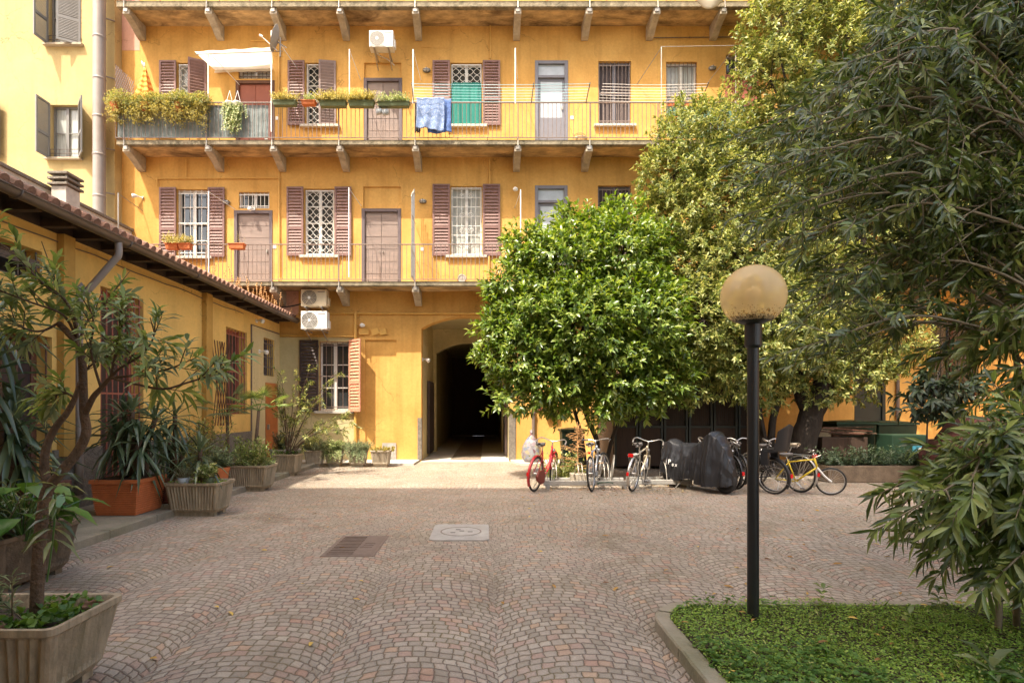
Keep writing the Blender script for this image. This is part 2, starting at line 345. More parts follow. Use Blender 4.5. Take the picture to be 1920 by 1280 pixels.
def whorls(rng, A, T, ln, nodes, per, ang=(45, 75), start=.15, jit=.15):
    """leaves round twigs: A starts, T directions (n,3), ln lengths -> P, D, U"""
    A = np.asarray(A, float); T = nrm(np.asarray(T, float)); n = len(A); ln = np.broadcast_to(ln, (n,))
    ref = np.tile([0., 0., 1.], (n, 1)); ref[np.abs(T[:, 2]) > .9] = (1, 0, 0)
    a = nrm(np.cross(T, ref)); b = np.cross(T, a); P = []; D = []; U = []
    for i in range(nodes):
        t = start+(1-start)*(i/(max(nodes-1, 1)))
        for j in range(per):
            th = rng.uniform(0, .6, n)+2*math.pi*j/per+i*1.2; an = np.radians(rng.uniform(*ang, n)*(1.1-.45*t))
            rad = a*np.cos(th)[:, None]+b*np.sin(th)[:, None]
            d = T*np.cos(an)[:, None]+rad*np.sin(an)[:, None]+rng.normal(0, jit, (n, 3))
            P.append(A+T*(ln*t)[:, None]+rng.normal(0, .004, (n, 3))); D.append(d); U.append(T*1.0+np.array([0, 0, .6])+rng.normal(0, .15, (n, 3)))
    return np.concatenate(P), np.concatenate(D), np.concatenate(U)
def blob_twigs(rng, blobs, n, inner=.55, up=.35, out=1., gap=.0):
    """twig starts and directions spread through the outer part of overlapping ellipsoids"""
    C = np.array([b[:3] for b in blobs]); Rr = np.array([b[3:6] for b in blobs]); w = (Rr.prod(1))**(2/3); w /= w.sum()
    i = rng.choice(len(blobs), n, p=w); u = nrm(rng.normal(0, 1, (n, 3))); r = inner+(1-inner)*rng.random(n)**.7
    P = C[i]+u*Rr[i]*r[:, None]
    keep = np.ones(n, bool)
    for c, q in zip(C, Rr):
        d = np.linalg.norm((P-c)/q, axis=1); keep &= ~(d < inner*.85)
    if gap:
        g = np.sin(P[:, 0]*2.9+1)*np.sin(P[:, 1]*2.3)*np.sin(P[:, 2]*3.1+2)+.5*np.sin(P[:, 0]*6.1)*np.sin(P[:, 2]*5.3+P[:, 1]*4)
        keep &= ~((g > gap) & (rng.random(n) < .85))
    D = nrm(u/Rr[i])*out+np.array([0, 0, up])+rng.normal(0, .35, (n, 3))
    return P[keep], nrm(D[keep])
# ------------------------------------------------------------ paving: porphyry setts laid in fans
def paving_material():
    m, ns, L, P = newmat('porphyry_setts')
    def val(x):
        return x
    def mth(op, a, b=None, c=None):
        n = N(ns, 'ShaderNodeMath', operation=op)
        for i, x in enumerate((a, b, c)):
            if x is None: continue
            if isinstance(x, (int, float)): n.inputs[i].default_value = x
            else: L.new(x, n.inputs[i])
        return n.outputs[0]
    g = N(ns, 'ShaderNodeNewGeometry'); sp = N(ns, 'ShaderNodeSeparateXYZ'); 
    wn = N(ns, 'ShaderNodeTexNoise'); wn.inputs['Scale'].default_value = 1.3; wn.inputs['Detail'].default_value = 2; L.new(g.outputs['Position'], wn.inputs['Vector'])
    wv = N(ns, 'ShaderNodeVectorMath', operation='MULTIPLY_ADD'); L.new(wn.outputs['Color'], wv.inputs[0]); wv.inputs[1].default_value = (.13, .13, 0)
    L.new(g.outputs['Position'], wv.inputs[2])
    wn2 = N(ns, 'ShaderNodeTexNoise'); wn2.inputs['Scale'].default_value = 16; wn2.inputs['Detail'].default_value = 1; L.new(g.outputs['Position'], wn2.inputs['Vector'])
    wv2 = N(ns, 'ShaderNodeVectorMath', operation='MULTIPLY_ADD'); L.new(wn2.outputs['Color'], wv2.inputs[0]); wv2.inputs[1].default_value = (.030, .030, 0)
    L.new(wv.outputs[0], wv2.inputs[2]); L.new(wv2.outputs[0], sp.inputs[0])
    W_, R_, s_, q_ = 1.06, .68, .079, .091
    x = mth('ADD', sp.outputs[0], .34+.04+W_*40.5); y = sp.outputs[1]
    colx = mth('FLOOR', mth('DIVIDE', x, W_))
    u = mth('SUBTRACT', mth('SUBTRACT', x, mth('MULTIPLY', colx, W_)), W_/2)
    off = mth('SQRT', mth('SUBTRACT', R_*R_, mth('MULTIPLY', u, u)))
    v = mth('DIVIDE', mth('ADD', mth('SUBTRACT', y, off), mth('MULTIPLY', colx, .03)), s_)
    row = mth('FLOOR', v); fv = mth('SUBTRACT', v, row)
    rnd = N(ns, 'ShaderNodeTexWhiteNoise', noise_dimensions='1D'); L.new(mth('ADD', row, mth('MULTIPLY', colx, 17.3)), rnd.inputs['W'])
    a = mth('ADD', mth('DIVIDE', mth('MULTIPLY', mth('ARCSINE', mth('DIVIDE', u, R_)), R_), q_), mth('MULTIPLY', rnd.outputs['Value'], 1.0))
    cu = mth('FLOOR', a); fu = mth('SUBTRACT', a, cu)
    cm = N(ns, 'ShaderNodeCombineXYZ'); L.new(row, cm.inputs[0]); L.new(cu, cm.inputs[1]); L.new(colx, cm.inputs[2])
    cell = N(ns, 'ShaderNodeTexWhiteNoise', noise_dimensions='3D'); L.new(cm.outputs[0], cell.inputs['Vector'])
    ev = mth('MINIMUM', fv, mth('SUBTRACT', 1, fv)); eu = mth('MINIMUM', fu, mth('SUBTRACT', 1, fu))
    edge = mth('MINIMUM', mth('MULTIPLY', ev, .85), mth('MULTIPLY', eu, 1.35))
    cr = N(ns, 'ShaderNodeValToRGB'); e = cr.color_ramp.elements; L.new(cell.outputs['Value'], cr.inputs[0])
    cols = [(0, S(146, 135, 124)), (.2, S(158, 146, 136)), (.38, S(165, 152, 142)), (.55, S(154, 143, 133)), (.7, S(173, 161, 150)), (.82, S(162, 142, 132)), (.92, S(165, 140, 129)), (.97, S(178, 152, 132))]
    e[0].color = (*cols[0][1], 1); e[1].position = 1; e[1].color = (*S(168, 137, 124), 1)
    for p, c in cols[1:]:
        k = e.new(p); k.color = (*c, 1)
    # broad tonal drift and moss in the joints
    bn = N(ns, 'ShaderNodeTexNoise'); bn.inputs['Scale'].default_value = .45; bn.inputs['Detail'].default_value = 6; L.new(g.outputs['Position'], bn.inputs['Vector'])
    br = N(ns, 'ShaderNodeValToRGB'); br.color_ramp.elements[0].position = .3; br.color_ramp.elements[1].position = .7
    br.color_ramp.elements[0].color = (.86, .87, .80, 1); br.color_ramp.elements[1].color = (1.16, 1.18, 1.13, 1); L.new(bn.outputs[0], br.inputs[0])
    dn = N(ns, 'ShaderNodeTexNoise'); dn.inputs['Scale'].default_value = 1.1; dn.inputs['Detail'].default_value = 9; dn.inputs['Roughness'].default_value = .7; dn.inputs['Distortion'].default_value = .8; L.new(g.outputs['Position'], dn.inputs['Vector'])
    dr = N(ns, 'ShaderNodeValToRGB'); dr.color_ramp.elements[0].position = .30; dr.color_ramp.elements[1].position = .46; dr.color_ramp.elements[0].color = (.70, .67, .62, 1); dr.color_ramp.elements[1].color = (1, 1, 1, 1); L.new(dn.outputs[0], dr.inputs[0])
    m0 = N(ns, 'ShaderNodeMix', data_type='RGBA', blend_type='MULTIPLY'); m0.inputs[0].default_value = 1; L.new(dr.outputs[0], m0.inputs[6]); L.new(br.outputs[0], m0.inputs[7])
    m1 = N(ns, 'ShaderNodeMix', data_type='RGBA', blend_type='MULTIPLY'); m1.inputs[0].default_value = 1; L.new(cr.outputs[0], m1.inputs[6]); L.new(m0.outputs[2], m1.inputs[7])
    fn = N(ns, 'ShaderNodeTexNoise'); fn.inputs['Scale'].default_value = 90; fn.inputs['Detail'].default_value = 5; L.new(g.outputs['Position'], fn.inputs['Vector'])
    fr = N(ns, 'ShaderNodeValToRGB'); fr.color_ramp.elements[0].position = .35; fr.color_ramp.elements[1].position = .65
    fr.color_ramp.elements[0].color = (.82, .82, .82, 1); fr.color_ramp.elements[1].color = (1.08, 1.08, 1.08, 1); L.new(fn.outputs[0], fr.inputs[0])
    m2 = N(ns, 'ShaderNodeMix', data_type='RGBA', blend_type='MULTIPLY'); m2.inputs[0].default_value = 1; L.new(m1.outputs[2], m2.inputs[6]); L.new(fr.outputs[0], m2.inputs[7])
    jc = N(ns, 'ShaderNodeValToRGB'); jc.color_ramp.elements[0].position = .42; jc.color_ramp.elements[1].position = .66
    jc.color_ramp.elements[0].color = (*S(100, 85, 75), 1); jc.color_ramp.elements[1].color = (*S(104, 94, 60), 1)
    mn = N(ns, 'ShaderNodeTexNoise'); mn.inputs['Scale'].default_value = 1.7; mn.inputs['Detail'].default_value = 6; L.new(g.outputs['Position'], mn.inputs['Vector']); L.new(mn.outputs[0], jc.inputs[0])
    jr = N(ns, 'ShaderNodeMapRange'); jr.inputs['From Min'].default_value = .02; jr.inputs['From Max'].default_value = .085; L.new(edge, jr.inputs[0])
    m3 = N(ns, 'ShaderNodeMix', data_type='RGBA'); L.new(jr.outputs[0], m3.inputs[0]); L.new(jc.outputs[0], m3.inputs[6]); L.new(m2.outputs[2], m3.inputs[7])
    L.new(m3.outputs[2], P.inputs['Base Color']); P.inputs['Roughness'].default_value = .75; P.inputs['Specular IOR Level'].default_value = .35
    hr = N(ns, 'ShaderNodeMapRange', interpolation_type='SMOOTHSTEP'); hr.inputs['From Min'].default_value = .0; hr.inputs['From Max'].default_value = .22; L.new(edge, hr.inputs[0])
    hh = mth('ADD', mth('ADD', hr.outputs[0], mth('MULTIPLY', cell.outputs['Value'], .35)), mth('MULTIPLY', fn.outputs[0], .5))
    b = N(ns, 'ShaderNodeBump'); b.inputs['Strength'].default_value = .8; b.inputs['Distance'].default_value = .012; L.new(hh, b.inputs['Height']); L.new(b.outputs[0], P.inputs['Normal'])
    return m
M['setts'] = paving_material()
b = MB(); b.add([(-150, -100, 0), (150, -100, 0), (150, 250, 0), (-150, 250, 0)], [(0, 1, 2, 3)])
tag(b.build('ground', 'setts'), kind='structure')

# ------------------------------------------------------------ a wall sheet with recessed openings
def wall_sheet(mb, pt, u0, u1, w0, w1, ops):
    """pt(u,w,d)->xyz ; ops (u0,u1,w0,w1,depth,back)"""
    us = sorted({u0, u1} | {o[0] for o in ops} | {o[1] for o in ops}); ws = sorted({w0, w1} | {o[2] for o in ops} | {o[3] for o in ops})
    for a, c in zip(us, us[1:]):
        for e, g in zip(ws, ws[1:]):
            m_ = ((a+c)/2, (e+g)/2)
            if any(o[0] < m_[0] < o[1] and o[2] < m_[1] < o[3] for o in ops): continue
            mb.add([pt(a, e, 0), pt(c, e, 0), pt(c, g, 0), pt(a, g, 0)], [(0, 1, 2, 3)])
    for a, c, e, g, d, back in ops:
        mb.add([pt(a, e, 0), pt(c, e, 0), pt(c, g, 0), pt(a, g, 0), pt(a, e, d), pt(c, e, d), pt(c, g, d), pt(a, g, d)],
               [(0, 1, 5, 4), (1, 2, 6, 5), (2, 3, 7, 6), (3, 0, 4, 7)]+([(4, 5, 6, 7)] if back else []))

# ============================================================ main house
house = thing('courtyard_house', (0, YW, 0), 'ochre house with stacked iron-railed balconies and an arched gateway across the courtyard', 'building')
WX0, WX1, WTOP = mx(228), 24.0, 16.9
Z1, Z2, Z3 = 5.22, 9.256, 13.22           # balcony floors
AX0, AX1, ASP, ACR = -1.94, .705, 4.0, 4.36
def arch_z(u, x0, x1, sp, cr_):
    c = (x1-x0)/2; h = cr_-sp; r = (c*c+h*h)/(2*h); return sp-(r-h)+math.sqrt(max(r*r-(u-(x0+x1)/2)**2, 0))
ops = [(AX0, AX1, -.2, ACR, .45, False)]
OP = {}
def op(k, a, c, t, bt, d=.22):
    OP[k] = (mx(a), mx(c), mz(bt), mz(t)); ops.append((mx(a), mx(c), mz(bt), mz(t), d, True))
op('2A', 333, 387, 118, 235); op('2Bt', 447, 508, 129, 148); op('2B', 442, 515, 151, 268, .12); op('2C', 573, 629, 118, 235)
op('2Dr', 683, 752, 118, 146, .05); op('2D', 682, 754, 146.5, 268, .10); op('2E', 845, 904, 118, 235)
op('2F', 1003, 1065, 114, 268, .10); op('2G', 1122, 1183, 115, 234); op('2H', 1249, 1307, 116, 232); op('2It', 1361, 1420, 103, 140); op('2I', 1359, 1422, 141, 268, .12)
op('1A', 333, 390, 355, 481); op('1Bt', 448, 505, 360, 391); op('1B', 439, 511, 394.5, 536, .12); op('1C', 571, 627, 354, 479)
op('1Dr', 681, 751, 350, 390.5, .05); op('1D', 678, 752, 391, 536, .10); op('1E', 845, 904, 349, 479); op('1F', 1003, 1064, 348, 536, .10); op('1G', 1121, 1183, 348, 480)
op('0W', 599, 655, 640, 770); op('0R', 685, 743, 637, 861, .05)
op('1J', 1700, 1765, 350, 480); op('0J', 1745, 1835, 600, 742); op('0K', 1602, 1660, 655, 858, .3)
b = MB(); fp = lambda u, w, d: (u, YW+d, w)
wall_sheet(b, fp, WX0, WX1, -.2, WTOP, ops)
n_ = 28
for i in range(n_):                            # the arch head
    a, c = AX0+(AX1-AX0)*i/n_, AX0+(AX1-AX0)*(i+1)/n_
    za, zc = arch_z(a, AX0, AX1, ASP, ACR-.004), arch_z(c, AX0, AX1, ASP, ACR-.004)
    b.add([(a, YW, za), (c, YW, zc), (c, YW, ACR), (a, YW, ACR), (a, YW+.45, za), (c, YW+.45, zc), (c, YW+.45, ACR+.3), (a, YW+.45, ACR+.3)], [(0, 1, 2, 3), (0, 4, 5, 1), (4, 7, 6, 5)])
b.add([(WX0, YW, -.2), (WX0, YW+7, -.2), (WX0, YW+7, WTOP), (WX0, YW, WTOP), (WX1, YW, -.2), (WX1, YW+7, -.2), (WX1, YW+7, WTOP), (WX1, YW, WTOP)], [(0, 1, 2, 3), (4, 5, 6, 7), (3, 2, 6, 7)])
wall = b.build('wall', 'orange', house)
# gateway passage
b = MB(); y0, y1, y2 = YW+.45, 20.9, 33
for x in (AX0, AX1): b.add([(x, y0, 0), (x, y2, 0), (x, y2, 4.6), (x, y0, 4.6)], [(0, 1, 2, 3)])
b.add([(AX0, y0, 4.5), (AX1, y0, 4.5), (AX1, y2, 4.5), (AX0, y2, 4.5)], [(0, 1, 2, 3)])
ix0, ix1 = -1.82, .585
b.box(AX0, ix0, y1, y1+.4, 0, 4.5); b.box(ix1, AX1, y1, y1+.4, 0, 4.5)
for i in range(20):
    a, c = ix0+(ix1-ix0)*i/20, ix0+(ix1-ix0)*(i+1)/20; za, zc = arch_z(a, ix0, ix1, 3.62, 3.99), arch_z(c, ix0, ix1, 3.62, 3.99)
    b.add([(a, y1, za), (c, y1, zc), (c, y1, 4.5), (a, y1, 4.5), (a, y1+.4, za), (c, y1+.4, zc)], [(0, 1, 2, 3), (0, 4, 5, 1)])
b.build('passage_lining', 'beige', house)
b = MB(); b.box(AX0-.3, AX1+.3, 32.7, 32.8, .02, 4.8)
for i in range(6): b.box(AX0+.1+i*.42, AX0+.42+i*.42, 32.56, 32.6, .25, 2.2); b.box(AX0+.1+i*.42, AX0+.42+i*.42, 32.56, 32.6, 2.4, 4.3)
b.build('street_gate', 'brownwood', house); b = MB(); b.box(AX0-.2, -.75, 32.45, 32.69, 0, .06); b.box(-.1, AX1+.2, 32.45, 32.69, 0, .06); b.build('slit_stop', 'stone', house)  # unseen blocks added to cut the light under the gate to a slit
b = MB(); b.box(AX0+.02, AX0+.09, YW+1.6, YW+3.2, .1, 2.5); b.build('open_gate_leaf', 'shutdark', house); b = MB(); b.box(AX1-.09, AX1-.02, YW+1.2, YW+3.1, .1, 2.45); b.build('open_gate_leaf', 'shutdark', house)
b = MB(); b.box(AX0, AX1, YW-.18, YW+.30, -.1, .018); b.box(AX0, -1.1, YW+.31, 32, -.1, .014); b.box(-.15, AX1, YW+.31, 32, -.1, .014)
tag(b.build('gateway_paving', 'palestone'), kind='structure')
# stone guards at the foot of the jambs
b = MB(); b.box(mx(783), AX0+.012, YW-.025, YW+.2, .05, mz(783)); b.build('jamb_stone', 'grey_stucco', house, bevel=.006)
b = MB(); b.box(AX1-.012, mx(967), YW-.025, YW+.2, .05, mz(775)); b.build('jamb_stone', 'grey_stucco', house, bevel=.006)
# painted lower corner, blind recess trim, worn patches, meter hatch
b = MB(); b.box(-6.2, mx(667), YW-.006, YW, 0, mz(632)); wall_ops = OP['0W']
b = MB(); wall_sheet(b, lambda u, w, d: (u, YW-.006+d, w), -6.2, mx(667), 0, mz(632), [(*OP['0W'], .006, False)]); b.build('painted_band', 'beige', house)
b = MB(); b.box(WX0+.01, mx(262), YW-.004, YW, mz(95), mz(-60)); b.build('bare_patch', 'pink', house)
b = MB(); b.box(mx(520), mx(560), YW-.004, YW, mz(590), mz(535)); b.build('bare_patch', 'pink', house)
b = MB(); b.box(mx(717), mx(743), YW-.03, YW, .07, mz(830)); b.box(mx(719), mx(741), YW-.036, YW-.03, .1, mz(834)); b.build('meter_hatch', 'concrete', house)
b = MB()
for x0, x1, r in ((673, 692, 0), (697, 711, 20), (712, 725, 12)):
    c = Matrix.Translation((mx((x0+x1)/2), YW-.03, mz(622))) @ Matrix.Rotation(R(-r), 4, 'Y'); b.M = c; h = (mx(x1)-mx(x0))/2; b.box(-h, h, -.02, .03, -.09, .09)
b.M = None; b.build('junction_box', 'ochrepipe', house, bevel=.004)
b = MB()
for (a, c, t, q) in ((790, 808, 79, 90), (812, 826, 80, 91), (827, 842, 80, 91), (792, 811, 316, 327), (815, 830, 317, 328), (832, 846, 316, 328)):
    b.box(mx(a), mx(c), YW-.012, YW, mz(q), mz(t))
b.build('junction_cover', 'orange', house, bevel=.004)
# pipes on the wall
def pipe(pts, r, m, name='pipe'):
    b = MB(); b.tube(smooth_path(pts, 1), r, 8)
    for p, q in zip(pts, pts[1:]):
        p, q = Vector(p), Vector(q); k = int((q-p).length/1.6)
        for i in range(1, k+1):
            c = p.lerp(q, i/(k+1)); d = (q-p).normalized()*.018; b.tube([c-d, c+d], r*1.45, 8)
    return b.build(name, m, house, smooth=False)
yp = YW-.045
pipe([(mx(667.5), yp-.03, .1), (mx(667.5), yp-.03, mz(585))], .042, 'ochrepipe')
pipe([(mx(560), yp, mz(588)), (mx(1160), yp, mz(588))], .028, 'ochrepipe')
pipe([(mx(527), yp, mz(629)), (mx(666), yp, mz(631))], .022, 'ochrepipe')
pipe([(mx(296), yp, mz(333)), (mx(296), yp, mz(350))], .014, 'ochrepipe')
pipe([(mx(293), yp, mz(336)), (mx(527), yp, mz(335))], .014, 'ochrepipe')
pipe([(mx(524), yp, mz(310)), (mx(525), yp, mz(520))], .020, 'ochrepipe')
pipe([(mx(524), yp, mz(78)), (mx(524), yp, mz(258))], .020, 'ochrepipe')
pipe([(mx(470), yp, mz(78)), (mx(528), yp, mz(79))], .012, 'ochrepipe')
pipe([(mx(350), yp, mz(300)), (mx(350), yp, mz(334))], .012, 'ochrepipe')
pipe([(mx(919), yp, mz(50)), (mx(919), yp, mz(112))], .018, 'ochrepipe')
pipe([(mx(918), yp, mz(300)), (mx(918), yp, mz(347))], .022, 'ochrepipe')
pipe([(mx(917), yp, mz(480)), (mx(917), yp, mz(528))], .022, 'ochrepipe')
pipe([(mx(1213), yp, mz(73)), (mx(1450), yp, mz(71))], .012, 'iron')
pipe([(mx(1000), yp-.03, .1), (mx(1000), yp-.03, mz(690))], .05, 'cast', 'downpipe')
pipe([(mx(1680), yp-.03, .1), (mx(1680), yp-.03, mz(540))], .05, 'cast', 'downpipe')

# ---- shutters, windows, doors
def shutter_mesh(w, h, n, mid=.40, ov=.75):
    b = MB(); t = .035; s = .055
    b.box(0, s, -t, 0, 0, h); b.box(w-s, w, -t, 0, 0, h); b.box(s, w-s, -t, 0, 0, s*1.3); b.box(s, w-s, -t, 0, h-s, h)
    zm = h*mid; b.box(s, w-s, -t, 0, zm-.04, zm+.04)
    for z0, z1 in ((s*1.3, zm-.04), (zm+.04, h-s)):
        k = max(2, int(round(n*(z1-z0)/h)))
        for i in range(k):
            z = z0+(i+.5)*(z1-z0)/k; hh = (z1-z0)/k*.5
            b.add([(s, -t+.002, z-hh*ov), (w-s, -t+.002, z-hh*ov), (w-s, -.004, z+hh*ov), (s, -.004, z+hh*ov), (s, -t+.010, z-hh*ov), (w-s, -t+.010, z-hh*ov), (w-s, .002, z+hh*.60), (s, .002, z+hh*.60)],
                  [(0, 1, 2, 3), (7, 6, 5, 4), (0, 4, 5, 1), (2, 6, 7, 3)])
    return b
def shutter(par, hinge, w, h, side, ang, m, n=22, label=None):
    src = shutter_mesh(w, h, n, ov=1.25 if m == 'greyshut' else .85); b = MB()
    T = Matrix.Translation(hinge) @ Matrix.Rotation(R(ang)*(1 if side < 0 else -1), 4, 'Z') @ Matrix.Scale(side, 4, (1, 0, 0))
    b.M = T; b.add(src.v, src.f)
    b.M = None
    for z in (.2, h-.2): b.tube([Vector(hinge)+Vector((0, -.01, z-.04)), Vector(hinge)+Vector((0, -.01, z+.04))], .014, 6)
    o = b.build('shutter', m, par)
    if label: o['label'] = label
    return o
def diamond(b, x0, x1, z0, z1, y, nx, nz, r=.009):
    w = (x1-x0)/nx
    for i in range(nx):
        for sg in (1, -1):
            pts = []
            for j in range(nz*4+1):
                t = j/4; ph = t*math.pi*1.0
                pts.append((x0+w*(i+.5)+sg*w*.48*math.cos(ph), y, z0+(z1-z0)*j/(nz*4)))
            b.tube(pts, r, 4)
def window(key, left=None, right=None, sw=.5, sm='shut', pane='glass', fm='whitewood', grille=None, sill=True, rows=3, mull=True, gm='whitewood', inset=.14, rm=None, lab=None, shz=0.):
    x0, x1, z0, z1 = OP[key]; y = YW+inset
    fr = MB(); t = .055
    fr.box(x0, x0+t, y-.03, y+.03, z0, z1); fr.box(x1-t, x1, y-.03, y+.03, z0, z1); fr.box(x0+t, x1-t, y-.03, y+.03, z0, z0+t*1.2); fr.box(x0+t, x1-t, y-.03, y+.03, z1-t, z1)
    if mull: fr.box((x0+x1)/2-.045, (x0+x1)/2+.045, y-.04, y+.02, z0+t*1.2, z1-t)
    for i in range(1, rows):
        z = z0+(z1-z0)*i/rows
        for a, c in (((x0+t, (x0+x1)/2-.045), ((x0+x1)/2+.045, x1-t)) if mull else ((x0+t, x1-t),)): fr.box(a, c, y-.025, y+.015, z-.014, z+.014)
    wn = fr.build('window', fm, house)
    if lab: wn['label'] = lab
    p = MB(); p.add([(x0, y+.035, z0), (x1, y+.035, z0), (x1, y+.035, z1), (x0, y+.035, z1)], [(0, 1, 2, 3)]); p.build('pane', pane, wn)
    if grille:
        g = MB(); yg = YW+.03; kind, n = grille
        if kind == 'bars':
            for i in range(n): x = x0+.03+(x1-x0-.06)*i/(n-1); g.bar((x, yg, z0+.02), (x, yg, z1-.02), .010, 6)
            for z in (z0+.12, (z0+z1)/2, z1-.12) if z1-z0 > 1 else (z0+.08, z1-.08): g.box(x0, x1, yg-.006, yg+.006, z-.014, z+.014)
        elif kind == 'diamond':
            diamond(g, x0+.05, x1-.05, z0+.06, z1-.06, yg, 4, n)
            for x in (x0+.04, x1-.04): g.bar((x, yg, z0+.03), (x, yg, z1-.03), .013, 6)
            for z in (z0+.05, z1-.05): g.box(x0+.02, x1-.02, yg-.008, yg+.008, z-.013, z+.013)
        elif kind == 'scroll':
            for i in range(n): x = x0+.05+(x1-x0-.1)*i/(n-1); g.bar((x, yg, z0+.02), (x, yg, z1-.02), .009, 5)
            for i in range(8): z = z0+.05+(z1-z0-.1)*i/7; g.box(x0+.02, x1-.02, yg-.006, yg+.006, z-.009, z+.009)
            for zc in (z0+.3, z0+.75, z0+1.2, z1-.3):
                for sx in (-1, 1):
                    xc = (x0+x1)/2+sx*.12; g.tube([(xc+.10*math.cos(a)*(1-a/14), yg-.01, zc+.10*math.sin(a)*(1-a/14)) for a in [k*.5 for k in range(20)]], .007, 4)
        g.build('grille', gm, wn)
    if sill: s_ = MB(); s_.box(x0-.14, x1+.14, YW-.10, YW+.12, z0-.075, z0-.003); s_.build('sill', 'palestone', wn, bevel=.006)
    if left is not None: shutter(wn, (x0-.02, YW-.035, z0-.02+shz), sw, z1-z0+.06-shz, -1, left, sm)
    if right is not None: shutter(wn, (x1+.02, YW-.035, z0-.02+shz), sw, z1-z0+.06-shz, 1, right, rm or sm)
    return wn
def door(key, m='doorwood', fm='frame', planks=7, double=False, glass=False, fw=.10, trans=False, inset=.05):
    x0, x1, z0, z1 = OP[key]; y = YW+inset
    b = MB(); b.box(x0, x0+fw, YW-.02, y+.06, z0, z1); b.box(x1-fw, x1, YW-.02, y+.06, z0, z1); b.box(x0+fw, x1-fw, YW-.018, y+.06, z1-fw, z1)
    if trans: b.box(x0+fw, x1-fw, YW-.016, y+.06, z1-.52, z1-.44)
    fr = b.build('door', fm, house, bevel=.008)
    d = MB(); a, c, top = x0+fw, x1-fw, z1-fw
    if trans: top = z1-.52
    if glass:
        d.box(a, a+.07, y-.01, y+.03, z0, top); d.box(c-.07, c, y-.01, y+.03, z0, top); d.box(a+.07, c-.07, y-.01, y+.03, top-.08, top); d.box(a+.07, c-.07, y-.008, y+.03, z0, z0+.78)
        g = MB(); g.box(a+.07, c-.07, y+.005, y+.02, z0+.78, top-.08); g.box(a, c, y+.005, y+.02, z1-.44, z1-fw); g.build('pane', 'frost', fr)
    else:
        cols = ((a, (a+c)/2-.004), ((a+c)/2+.004, c)) if double else ((a, c),)
        hgt = (top-z0)/planks
        for p, q in cols:
            for i in range(planks): d.box(p+.004, q-.004, y-.012+random.uniform(-.003, .003), y+.03, z0+i*hgt+.006, z0+(i+1)*hgt-.006)
        d.box(a, c, y+.0, y+.035, z0, top)
    d.build('leaf', m, fr, bevel=.004)
    k = MB()
    zk = z0+1.0
    if double:
        for s in (-.05, .05): k.lathe([(0, 0), (.018, .01), (.02, .03), (0, .04)], (((a+c)/2)+s, y-.04, zk), 8)
    else: k.box(c-.09, c-.06, y-.05, y-.02, zk, zk+.10)
    k.build('handle', 'oldmetal', fr)
    return fr
window('2A', 0, 155, grille=('diamond', 9), pane='curtain')
window('2C', 0, 172, grille=('diamond', 9), rm='shutgrey', pane='glass')
w2e = window('2E', 0, 0, grille=('diamond', 9), pane='glass', sw=.52, lab='window with a teal cloth hung over its lower half')
b = MB(); x0, x1, z0, z1 = OP['2E']
b.grid(lambda u, v: (x0+.03+(x1-x0-.06)*u, YW+.0+.012*math.sin(u*19+v*2)+.006*math.sin(u*41), z0+.03+(mz(157)-z0)*v), 40, 8); b.build('curtain', 'teal', w2e)
window('2G', grille=('bars', 9), gm='railiron', fm='greyframe', pane='shutdark', rows=2)
window('2H', grille=('bars', 8), gm='iron', pane='curtain', rows=2)
window('2It', grille=('bars', 8), gm='iron', rows=1, sill=False); window('2Bt', grille=('bars', 9), gm='iron', rows=1, sill=False, pane='curtain')
window('1A', 0, 0, sw=.50, grille=('bars', 6), pane='glass', rows=4)
window('1Bt', grille=('bars', 8), gm='whitewood', rows=1, sill=False)
window('1C', 0, 0, sw=.50, grille=('diamond', 9), rows=4)
window('1E', 0, 0, sw=.52, grille=('scroll', 7), pane='curtain', rows=1, gm='whitewood')
window('1G', grille=('bars', 9), gm='railiron', fm='greyframe', pane='shutdark', rows=2); window('1J', 0, 0, grille=('bars', 6))
window('0W', 0, 42, sw=.56, sm='shutdark', rm='peach', grille=('bars', 6), gm='railiron', rows=3, lab='ground floor window with one dark shutter and one peach shutter')
window('0J', grille=('bars', 9), gm='iron', rows=2, fm='brownwood')
door('2B', 'reddoor', 'brownwood', 2, True); door('2D', 'doorwood', 'frame', 5, True); door('1B', 'doorwood', 'frame', 6); door('1D', 'doorwood', 'frame', 6, True)
door('2F', 'greyframe', 'greyframe', glass=True, trans=True); door('1F', 'greyframe', 'greyframe', glass=True, trans=True); door('2I', 'reddoor', 'reddoor', 2, True)
door('0K', 'shedmetal', 'shedmetal', 3)
b = MB()
for px, py in ((290, 0),): pass
# small vents, switches and hooks
for px, py in ((520, 222), (1073, 221), (792, 467), (515, 463)): b.box(mx(px)-.05, mx(px)+.05, YW-.012, YW, mz(py)-.05, mz(py)+.05)
b.build('wall_switch', 'white', house)
for px, py in ((382, 514), (866, 522)):
    b = MB(); b.M = Matrix.Translation((mx(px), YW-.01, mz(py))); b.torus((0, 0, 0), .11, .02, 24, 6); b.disc((0, -.004, 0), .10); b.build('vent', 'concrete', house)

